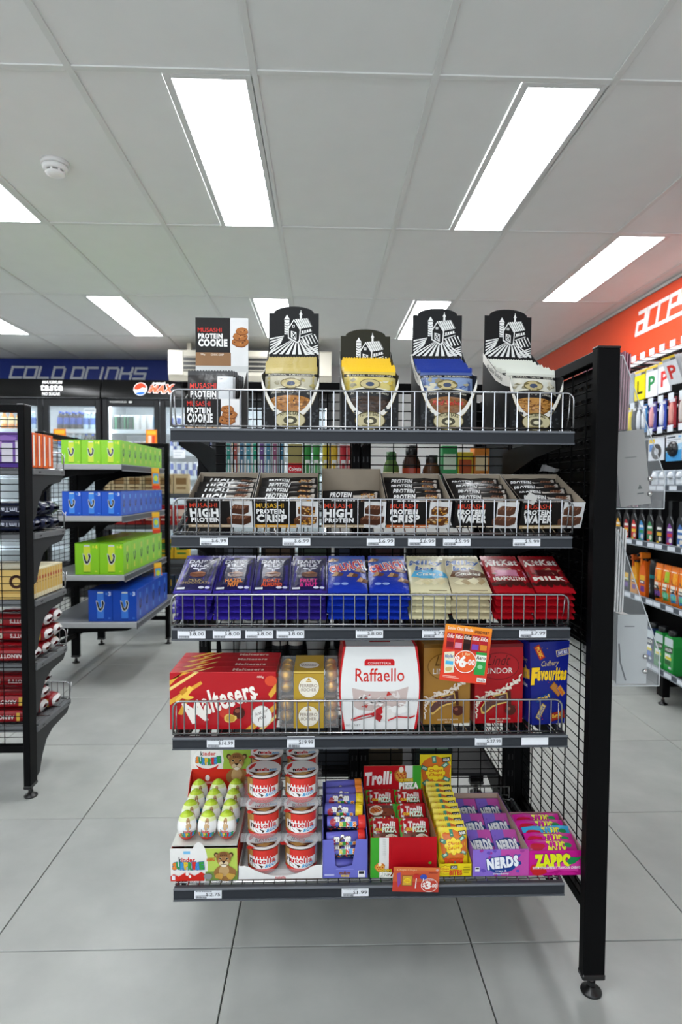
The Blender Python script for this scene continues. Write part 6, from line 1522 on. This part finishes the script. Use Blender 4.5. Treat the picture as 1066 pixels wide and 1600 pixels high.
for c in range(2):
    n = 0
    for (r, l) in ((0, 0), (1, 0), (2, 0), (1, 1), (2, 1), (1, 2), (2, 2)):
        o = link('biscuit_pack', reds[n % 2], None, (LXR-.125-.24*c+.012*(l > 0), 2.302+.079*r+random.uniform(-.001, .001), .4855+.0275+.056*l), (0, 0, random.uniform(-.05, .05)))
        tag(o, 'red biscuit pack, second lowest shelf, %s column, %s from mesh, %s layer' % (['near', 'far'][c], ORD[r], ['bottom', 'middle', 'top'][l]), 'biscuit pack', 'red biscuit packs'); n += 1
    for (r, l) in ((0, 0), (1, 0), (2, 0), (0, 1), (1, 1), (1, 2)):
        o = link('biscuit_pack', reds[n % 2], None, (LXR-.16-.24*c+.02*r+.008*l, 2.302+.079*r+random.uniform(-.001, .001), .2535+.0285+.056*l), (random.uniform(-.06, .06), 0, random.uniform(-.06, .06)))
        tag(o, 'red biscuit pack, lowest shelf, %s column, %s from mesh, %s layer' % (['near', 'far'][c], ORD[r], ['bottom', 'middle', 'top'][l]), 'biscuit pack', 'red biscuit packs'); n += 1

# ------------------------------------------------------------------ middle gondola with the energy drink cartons
vg = thing('gondola', 'black mesh gondola of green and blue energy drink cartons', 'gondola', (0, 0, 0))
VX = -1.585
for y in (3.46, 3.91, 4.36): upright(vg, VX-.025, VX+.025, y, y+.028, 1.444)
upright(vg, -1.128, -1.10, 4.37, 4.42, 1.444)
for z in (.172, 1.418):
    for (y0, y1) in ((3.4885, 3.9095), (3.9385, 4.3595)): MB().box(VX-.013, VX+.013, y0, y1, z, z+.0258, BK, bev=.002).build('spine_rail', 'black', vg)
    MB().box(VX+.0255, -1.1285, 4.385, 4.41, z, z+.0258, BK, bev=.002).build('end_rail', 'black', vg)
for (y0, y1) in ((3.49, 3.909), (3.94, 4.359)):
    mb = MB(); wire_panel(mb, y0, y1, .2, 1.416, 6, 46, VX, .0017, BK, lambda a_, b_, yy: (yy, a_, b_)); mb.build('spine_mesh', 'black', vg)
mb = MB(); wire_panel(mb, VX+.027, -1.13, .2, 1.416, 6, 46, 4.40, .0017, BK); mb.build('end_mesh', 'black', vg)
VZ = [(.390, -1.02), (.651, -1.085), (.977, -1.095), (1.260, -1.095)]
for z, xr in VZ:
    s = MB(); s.box(-1.555, xr, 3.36, 4.23, z-.012, z-.002, '#77797c'); s.box(-1.555, xr, 3.35, 3.36, z-.03, z-.001, '#a3a5a7', bev=.002); sh = s.build('shelf', 'grey', vg)
    st = MB(); st.box(xr, xr+.004, 3.35, 4.23, z-.036, z+.0, '#4a4d52'); st.box(xr+.004, xr+.006, 3.35, 4.23, z-.005, z, '#8f9296'); st.box(xr+.004, xr+.006, 3.35, 4.23, z-.036, z-.032, '#8f9296'); st.build('price_strip', 'grey', sh)
    for y in (3.37, 3.92, 4.2):
        pts = [(-1.555, z-.17), (-1.53, z-.165), (-1.45, z-.09), (-1.36, z-.062), (xr-.06, z-.05), (xr-.02, z-.031), (xr-.02, z-.013), (-1.555, z-.013)]
        b_ = MB(); b_.prism(pts, y, y+.003, lambda a_, b__, q: (a_, q, b__), BK); b_.build('bracket', 'black', sh)
def v_pack(w_, h_, c, dark, can, num):
    mb = MB(); mb.box(-w_/2, w_/2, 0, w_, 0, h_, c, bev=.0015)
    a = Art(100, 128); a.rect(0, 0, 100, 3, dark)
    a.rect(36, 14, 64, 118, can); a.rect(38, 8, 62, 14, '#c9d4cf'); a.rect(36, 116, 64, 120, dark)
    a.poly([(32, 42), (40, 46), (47, 70), (52, 72), (56, 60), (52, 44), (60, 40), (68, 52), (64, 74), (54, 88), (42, 86), (36, 72)], '#c9cfcc'); a.poly([(34, 46), (40, 49), (47, 73), (53, 74), (58, 60), (55, 46), (60, 43), (65, 53), (61, 73), (52, 84), (44, 82), (39, 70)], '#16181c')
    a.text(num, 84, 8, 9, 15, '#e9e23a' if num == '4' else '#bcd0f0', .05); a.rect(72, 11, 80, 20, can); a.rect(82, 112, 92, 117, can); a.rect(44, 6, 58, 8, can)
    b = Art(100, 128); b.poly([(34, 46), (40, 49), (47, 73), (53, 74), (58, 60), (55, 46), (60, 43), (65, 53), (61, 73), (52, 84), (44, 82), (39, 70)], '#1a1c20'); b.rect(40, 16, 60, 38, can); b.rect(42, 90, 58, 112, can)
    a.emit(mb, plane((-w_/2, 0, 0), (w_, 0, 0), (0, 0, h_))); b.emit(mb, plane((w_/2, 0, 0), (0, w_, 0), (0, 0, h_)))
    return mb.mesh('drink_carton', 'gloss')
vg_s, vb_s = v_pack(.106, .136, '#86c81e', '#5a9a12', '#c8d83a', '4'), v_pack(.106, .136, '#1450c0', '#0c348a', '#3a86e0', '3')
vg_l, vb_l = v_pack(.132, .176, '#86c81e', '#5a9a12', '#c8d83a', '4'), v_pack(.132, .176, '#1246b0', '#0c348a', '#3a7ad8', '3')
for (me, wd, z, xr, y0, nc, nr, nm, sh_) in ((vg_s, .1072, 1.260, -1.113, 3.39, 3, 8, 'lime green', 'top'), (vb_s, .1072, .977, -1.113, 3.39, 3, 8, 'blue', 'second'),
                                             (vg_l, .1335, .651, -1.10, 3.385, 2, 6, 'lime green', 'third'), (vb_l, .1335, .390, -1.03, 3.385, 2, 5, 'blue', 'bottom')):
    for c in range(nc):
        for r in range(nr):
            o = link('drink_carton', me, None, (xr-wd*(c+.5), y0+wd*r, z-.0015))
            tag(o, '%s drink carton, %s shelf, %s from front, %s' % (nm, sh_, ORD[r], ['by the aisle', 'second from the aisle', 'third from the aisle'][c]), 'drink carton', '%s drink cartons on the %s shelf' % (nm, sh_))
for k, (z, xr) in enumerate(((1.260, -1.095), (.977, -1.095), (.651, -1.085))):
    mb = MB(); mb.box(0, .0008, -.03, .03, -.135, 0, '#e0842c'); a = Art(60, 135); a.rect(0, 0, 60, 30, '#e9b83a'); a.rect(8, 36, 52, 100, '#5fa8c8'); a.ell(30, 66, 16, 18, '#c8d83a', 14); a.rect(0, 112, 60, 135, '#d8452c'); a.emit(mb, plane((.0008, -.03, -.135), (0, .06, 0), (0, 0, .135)))
    tag(mb.build('offer_tag', 'card', None, (xr+.024, 3.93, z-.004), (0, -.05, -.6)), 'orange offer tag hanging from the %s shelf of drink cartons' % ['top', 'second', 'third'][k], 'promo card')

# ------------------------------------------------------------------ far gondola behind the drink cartons
fg = thing('gondola', 'far black gondola behind the energy drink cartons', 'gondola', (0, 0, 0))
for x in (-1.75, -1.02): upright(fg, x, x+.028, 4.98, 5.03, 1.30)
for z in (.30, .58, .84, 1.08):
    s = MB(); s.box(-1.74, -1.0, 4.66, 4.98, z-.014, z-.002, '#4a4c4f'); s.box(-1.74, -1.0, 4.65, 4.66, z-.032, z, '#5a5d60'); sh = s.build('shelf', 'grey', fg)
    for x in (-1.735, -1.008):
        b_ = MB(); b_.prism([(4.98, z-.13), (4.95, z-.12), (4.68, z-.034), (4.68, z-.015), (4.98, z-.015)], x, x+.003, lambda a_, b__, q: (q, a_, b__), BK); b_.build('bracket', 'black', sh)
for r, (z, c, c2, nm) in enumerate(((.30, '#2f3a4a', '#c9a23c', 'dark'), (.58, '#d8b02a', '#3a7a3a', 'yellow'), (.84, '#b02a2a', '#e0c8b8', 'red'), (1.08, '#c9b48c', '#8a6a42', 'beige'))):
    me = MB(); me.box(-.055, .055, 0, .07, 0, .15, c, bev=.0015); a = Art(11, 15); a.rect(1.5, 3, 9.5, 8, c2); a.rect(2, 10, 9, 11.5, c2); a.emit(me, plane((-.055, 0, 0), (.11, 0, 0), (0, 0, .15))); mm_ = me.mesh('grocery_box', 'card')
    for k in range(6):
        tag(link('grocery_box', mm_, None, (-1.67+.118*k, 4.68, z+.001)), '%s grocery box on the far gondola, %s from the left' % (nm, ORD[k]), 'box', '%s grocery boxes on the far gondola' % nm)

# ------------------------------------------------------------------ car care rack along the right wall
rg_ = thing('accessory_rack', 'black wall rack of car accessories under the orange sign', 'rack', (0, 0, 0))
mb = MB(); mb.box(2.235, 2.262, 2.2, 5.2, .12, 2.025, '#101011'); mb.build('back_panel', 'black', rg_)
RY0, RY1 = 2.25, 5.1
for y in (2.24, 3.125, 4.05, 5.0):
    u = MB(); u.box(1.79, 1.83, y-.03, y+.03, .045, .15, BK, bev=.002); u.box(1.83, 2.24, y-.02, y+.02, .10, .15, BK); leg = u.build('leg', 'black', rg_); foot(leg, 1.81, y, .05)
    MB().box(2.20, 2.235, y-.02, y+.02, .15, 1.99, BK).build('upright', 'black', rg_)
RS = [.172, .522, .835, 1.148]
for z in RS:
    s = MB(); s.box(1.806, 2.234, RY0, RY1, z-.016, z-.004, '#2b2d30'); sh = s.build('shelf', 'grey', rg_)
    st = MB(); st.box(1.80, 1.806, RY0, RY1, z-.02, z+.016, '#4d535c', bev=.001); st.box(1.797, 1.80, RY0, RY1, z+.011, z+.016, '#8d949c'); st.box(1.797, 1.80, RY0, RY1, z-.02, z-.015, '#8d949c'); st.build('price_strip', 'grey', sh)
    for k in range(11):
        t_ = MB(); y = 2.72+.105*k+.017*math.sin(k*2.1); t_.box(1.7975, 1.7985, y, y+.068, z-.013, z+.009, '#d3d9e2'); t_.build('price_ticket', 'paper', sh)
# hook bars and hooks with tickets
MB().box(2.085, 2.10, RY0, RY1, 1.958, 1.985, '#e4e6ea', bev=.002).build('header_bar', 'grey', rg_)
for y in (2.3, 3.1, 4.0, 4.9): MB().box(2.10, 2.235, y-.008, y+.008, 1.965, 1.98, '#d0d2d6').build('bar_arm', 'grey', rg_)
for z in (1.95, 1.655, 1.475):
    b_ = MB(); b_.box(2.185, 2.20, RY0, RY1, z-.008, z+.008, '#d9dadb', bev=.002); br = b_.build('hook_bar', 'grey', rg_)
    for k in range(14):
        y = 2.96+.107*k; h_ = MB(); h_.tube([(2.185, y, z), (1.99, y, z-.004), (1.965, y, z+.008)], .0022, WIRE, 5); h_.tube([(2.185, y, z+.022), (1.96, y, z+.022)], .0018, WIRE, 5)
        hk = h_.build('hook', 'chrome', br)
        MB().box(1.957, 1.96, y-.026, y+.026, z-.012, z+.026, '#dfe5ee', bev=.0008).build('hook_ticket', 'paper', hk)
def hang(name, wd, ht, y, ztop, c, art, label, cat='car accessory', th=.006, x=2.0, body=None, lean=0., mat='card', group='hanging car accessories'):
    """card hanging from a hook, its face to the aisle (-x)"""
    mb = MB(); mb.box(0, th, -wd/2, wd/2, -ht, 0, c, bev=.001)
    if art: art.emit(mb, plane((0, wd/2, -ht), (0, -wd, 0), (0, 0, ht)))
    o = mb.build(name, mat, None, (x, y, ztop), (0, lean, 0)); tag(o, label, cat, group)
    if body:
        bm_ = MB(); body(bm_); bm_.build('blister', 'plastic', o)
    return o
def plate_art(ch, bg, fc, top='#f0c83a'):
    a = Art(100, 150); a.rect(0, 0, 100, 12, top); a.rect(0, 12, 60, 24, '#b9bcc0'); a.rect(60, 12, 100, 24, '#6a6a68'); a.rect(0, 26, 100, 150, bg)
    if ch == 'L': a.rect(26, 52, 38, 118, fc); a.rect(26, 108, 78, 120, fc)
    else: a.text(ch, 26, 50, 50, 68, fc, .03)
    return a
hang('learner_plate', .125, .185, 3.81, 1.885, '#e8d81a', plate_art('L', '#efdd12', '#2a2a18'), 'yellow learner plate with a black L hanging on the wall rack', 'plate', .01)
hang('driver_plate', .128, .185, 3.672, 1.885, '#e6e9ee', plate_art('P', '#e9ecf1', '#1f8a48'), 'white plate with a green P hanging on the wall rack', 'plate', .01)
hang('driver_plate', .128, .185, 3.535, 1.89, '#e6e9ee', plate_art('P', '#e9ecf1', '#d8302a'), 'white plate with a red P hanging on the wall rack', 'plate', .01)
for k in range(4): hang('driver_plate', .13, .16, 3.40-.004*k, 1.885+.004*k, '#e3e5e8', plate_art('P', '#e9ecf1', '#d8302a') if k == 0 else None, 'tilted white plate with a red P' if k == 0 else 'tilted white plate, %s behind the red P one' % ORD[k], 'plate', .004, 1.985-.022*(3-k)+.02, None, -.35, 'card', 'tilted white plates')
hang('wiper_pack', .09, .19, 3.93, 1.88, '#9aa3ab', None, 'grey white pack beside the yellow learner plate', 'car accessory')
b7 = [(3.925, .045, '#e9d412', 'yellow'), (3.868, .05, '#1c1d20', 'black'), (3.808, .05, '#1a2a44', 'navy'), (3.745, .06, '#2a78b8', 'light blue'), (3.655, .088, '#4a4a9a', 'violet blue'), (3.545, .08, '#3248a8', 'royal blue'), (3.445, .075, '#a8303a', 'red'), (3.345, .08, '#7a2a34', 'dark red'), (3.245, .08, '#3a4a8a', 'dark blue')]
for k, (y, wd, c, nm) in enumerate(b7):
    a = Art(80, 170); rgx = random.Random(k); a.rect(8, 10, 72, 26, '#e4e4ea'); a.poly([(20, 60), (44, 40), (58, 90), (40, 150), (26, 130)], ['#d8c212', '#3a3c40', '#dfe3e8', '#dfe7ee', '#d8606a', '#dfe3f0', '#e07a72', '#d9d0cc', '#c9d0e0'][k]); a.poly([(40, 56), (60, 70), (56, 130), (46, 120)], '#e9ebf0' if k > 2 else c); a.rect(10, 152, 60, 162, '#dfe3ea' if k > 3 else c)
    def blister(bm_, wd=wd, k=k): bm_.lathe([(.012, -.15), (.016, -.13), (.017, -.07), (.011, -.04), (.006, -.03)], ['#e9d412', '#2a2b2e', '#dfe3e8', '#e4eaf0', '#e2a0a0', '#e6e8f2', '#e39a90', '#cfc6c2', '#cfd4e2'][k], 12, (-.001, 0, 0))
    hang('blister_pack', wd, .175, y, 1.665, c, a, '%s blister pack on the middle hook row of the wall rack' % nm, 'car accessory', .006, 2.0, blister)
a = Art(100, 75); a.rect(0, 0, 100, 75, '#d9dee6'); a.rect(4, 3, 40, 16, '#e8c62c'); a.rect(6, 20, 40, 44, '#3a78c0'); a.ell(52, 46, 33, 26, '#4a4a4a', 30); a.ell(52, 46, 14, 11, '#d9dee6', 22); a.ell(52, 46, 11, 8.5, '#b9bcc4', 20); a.ell(52, 46, 6, 4.6, '#e4e6ea', 16)
hang('gasket_card', .17, .135, 3.602, 1.445, '#d9dee6', a, 'white card with a grey gasket ring hanging on the wall rack', 'car accessory')
a = Art(100, 90); a.rect(0, 0, 100, 40, '#e3e7ee'); a.rect(0, 40, 100, 90, '#4aa0dc'); a.poly([(0, 40), (60, 34), (100, 30), (100, 52), (0, 60)], '#a8d0ec'); a.rect(8, 6, 60, 11, '#2a3a4a'); a.rect(8, 16, 92, 19, '#a9b0ba'); a.rect(8, 23, 70, 26, '#a9b0ba'); a.rect(78, 5, 96, 12, '#7ab0dc')
def cap(bm_):
    bm_.lathe([(.044, 0), (.044, -.01), (.036, -.014), (.034, -.02), (0, -.021)], '#26272a', 24, (-.001, 0, -.082), axis='x'); bm_.box(-.03, -.015, -.028, .028, -.092, -.072, '#1a1b1d', bev=.003)
hang('fuel_cap_card', .155, .15, 3.418, 1.45, '#dfe5ec', a, 'blue and white card with a black fuel cap hanging on the wall rack', 'car accessory', .006, 2.0, cap)
for k, (y, c, nm) in enumerate(((3.93, '#e9c82a', 'yellow'), (3.85, '#c9a878', 'tan'), (3.77, '#9ab0c4', 'pale blue'))):
    a = Art(70, 100); a.rect(6, 6, 64, 24, '#e4e4e0'); a.rect(10, 40, 60, 90, '#e9e4d8'); a.rect(18, 50, 52, 80, c)
    hang('accessory_card', .07, .15, y, 1.44, c, a, '%s accessory card on the lowest hook row near the front post' % nm, 'car accessory')
for k in range(5):
    mb = MB(); mb.box(-.012, .012, -.035, .035, 0, .10, '#aab4bf', bev=.004); mb.box(-.016, -.012, -.03, .03, .02, .06, '#d9e0e8', bev=.002); mb.lathe([(.016, 0), (.02, .012), (.012, .03), (.004, .036)], '#e3e8ee', 12, (-.014, 0, .055)); 
    tag(mb.build('bulb_pack', 'plastic', None, (1.93, 3.13+.082*k, 1.1448)), 'clear light bulb pack on the wall rack shelf, %s from the near end' % ORD[k], 'bulb pack', 'clear bulb packs')
# additive bottles
def additive(lab, lab2):
    mb = MB(); prof = [(-.034, 0), (.034, 0), (.036, .01), (.036, .13), (.028, .155), (.014, .17), (.013, .20), (.016, .2), (.016, .245), (-.016, .245), (-.016, .2), (-.013, .20), (-.014, .17), (-.028, .155), (-.036, .13), (-.036, .01)]
    mb.prism(prof, -.018, .018, lambda a_, b_, q: (q, a_, b_), '#0e0e10', smooth=False)
    a = Art(60, 100); a.poly([(4, 26), (20, 0), (30, 0), (56, 28), (56, 100), (4, 100)], lab); a.rect(8, 22, 50, 34, '#e6e6e4'); a.rect(8, 46, 52, 62, lab2); a.ell(38, 78, 14, 12, '#d9d4c8', 12); a.rect(6, 88, 30, 98, lab2)
    a.emit(mb, plane((-.018, .03, .012), (0, -.06, 0), (0, 0, .115)))
    mb.tube([(-.0185, -.004, .165), (-.0185, -.02, .145), (-.0185, -.034, .128)], .0014, '#8d9096', 5)
    return mb.mesh('additive_bottle', 'plastic')
for k, (y, l1, l2, nm) in enumerate(((3.80, '#b8202a', '#e9c8b8', 'plain red'), (3.705, '#e0a41e', '#e9d83a', 'golden yellow'), (3.605, '#b02430', '#e0b02a', 'crimson and yellow'), (3.515, '#d02a2a', '#e9c83a', 'bright red'), (3.43, '#3a8ac8', '#3a9a5a', 'blue and green'), (3.34, '#3f8a5a', '#d8604a', 'green and coral'), (3.245, '#2a2a2a', '#d8b02a', 'black and gold'), (3.145, '#7a3a94', '#c8303a', 'purple and red'), (3.05, '#3a6ab0', '#e0e0e0', 'blue and white'))):
    tag(link('additive_bottle', additive(l1, l2), None, (1.85, y, .8313)), 'black fuel additive bottle with %s label on the wall rack' % nm, 'bottle', 'black additive bottles')
# sprays and pouches
def trigger(c, head, y, h, nm, lab=None):
    mb = MB(); mb.prism([(-.036, 0), (.036, 0), (.038, .01), (.036, h*.45), (.02, h*.68), (.014, h*.76), (-.014, h*.76), (-.02, h*.68), (-.036, h*.45), (-.038, .01)], -.02, .02, lambda a_, b_, q: (q, a_, b_), c)
    a = Art(60, 100); lab = lab or '#1c1c1e'; a.rect(4, 10, 56, 34, '#e9b52a'); a.rect(4, 34, 56, 50, lab); a.rect(8, 38, 46, 45, '#e6e4de'); a.rect(14, 60, 54, 86, '#6a3a94' if h > .2 else lab); a.emit(mb, plane((-.02, .03, .012), (0, -.06, 0), (0, 0, h*.45)))
    o = mb.build('spray_bottle', 'plastic', None, (1.87, y, .5183)); tag(o, nm, 'spray bottle', 'spray bottles on the wall rack')
    hd = MB(); hd.lathe([(.016, h*.745), (.016, h*.80)], '#1d1d1f', 14); hd.box(-.04, .025, -.012, .012, h*.80, h*.93, head, bev=.006); hd.box(-.03, -.022, -.006, .006, h*.66, h*.81, head, bev=.002); hd.box(-.052, -.04, -.006, .006, h*.84, h*.9, '#1d1d1f'); hd.build('trigger_head', 'plastic', o)
trigger('#d8501e', '#1d1d1f', 3.72, .23, 'orange-red spray bottle with black head, behind the leaflet rack edge', '#e9e4de')
trigger('#1b1b1d', '#1b1b1d', 3.625, .25, 'black spray bottle with a black head on the wall rack', '#c8c832')
trigger('#e0941e', '#b8541e', 3.535, .25, 'amber spray bottle with a rust head on the wall rack')
trigger('#e0641a', '#e87a1e', 3.44, .275, 'tall orange spray bottle with an orange head on the wall rack', '#4a2a6a')
mb = MB(); mb.lathe([(.026, 0), (.027, .004), (.027, .12), (.027, .14), (.027, .19), (.024, .2), (.024, .225), (.01, .228)], '#111214', 20, cols=['#111214', '#111214', '#0f6a70', '#111214', '#1d1e20', '#1d1e20', '#1d1e20'])
a = Art(20, 100); a.text('ULTRA', -12, 44, 44, 12, '#c9cdd0', .01, rot=-PI/2); a.emit(mb, plane((-.0275, .008, .01), (0, -.016, 0), (0, 0, .11)))
tag(mb.build('aerosol_can', 'plastic', None, (1.87, 3.345, .5183)), 'black aerosol can with a teal band on the wall rack', 'can')
for k, (y, low, nm) in enumerate(((3.268, '#1f1f22', 'charcoal'), (3.19, '#3a9a4a', 'green'), (3.115, '#3a9ad0', 'sky blue'), (3.04, '#3a9ad0', 'blue'))):
    a = Art(80, 210); a.rect(2, 26, 78, 31, '#f0e0d0', 5, 1); a.rect(40, 34, 74, 90, '#a8c83a' if k == 1 else '#f0a42a', 3, 3); a.poly([(10, 96), (30, 70), (44, 92), (60, 84), (72, 100)], '#2a2a2a'); a.rect(6, 100, 74, 118, '#e9e2d6', 4, 1); a.rect(6, 118, 74, 140, '#1c1c1e', 4, 1); a.rect(10, 123, 60, 134, '#d9d6d0', 4, 1); a.rect(4, 142, 76, 200, low, 4, 4); a.rect(14, 148, 70, 176, '#6a3a94' if k == 0 else '#6ac0a0', 4, 2)
    mb = bag_mb(.073, .21, .034, '#e8761a', a, .05, '#e07018', .1, k)
    tag(mb.build('wipes_pouch', 'film', None, (1.855, y, .5218), (0, 0, -PI/2)), 'orange wipes pouch with a %s lower panel on the wall rack' % nm, 'pouch', 'orange wipes pouches')
# coolant bottles on the lowest shelf
for k, (y, c, nm) in enumerate(((3.30, '#22345a', 'dark blue'), (3.205, '#1f8a3a', 'green'), (3.11, '#2a9a44', 'bright green'))):
    mb = MB(); mb.prism([(-.042, 0), (.042, 0), (.044, .012), (.044, .15), (.036, .185), (.03, .2), (-.03, .2), (-.036, .185), (-.044, .15), (-.044, .012)], -.026, .026, lambda a_, b_, q: (q, a_, b_), c)
    a = Art(80, 200); a.rect(2, 2, 78, 50, '#c2cdd2'); a.poly([(4, 60), (76, 52), (76, 84), (4, 92)], '#17181a'); a.text('NULON', 12, 62, 56, 18, '#e9e9e6', .04, rot=-.1); a.rect(8, 96, 60, 130, '#e6e8e4'); a.rect(14, 112, 66, 128, '#e3d02a'); a.rect(8, 134, 60, 160, '#2f6ad0' if k == 0 else '#1c5a2a'); a.ell(54, 174, 14, 8, '#d9dee2', 12)
    a.emit(mb, plane((-.026, .04, .01), (0, -.08, 0), (0, 0, .18)))
    o = mb.build('coolant_bottle', 'plastic', None, (1.85, y, .1683)); tag(o, '%s coolant bottle with black cap on the lowest wall rack shelf' % nm, 'bottle', 'coolant bottles')
    cp_ = MB(); cp_.lathe([(.024, .2), (.026, .204), (.026, .226), (.022, .23), (0, .23)], '#17181a', 18); cp_.build('cap', 'plastic', o)
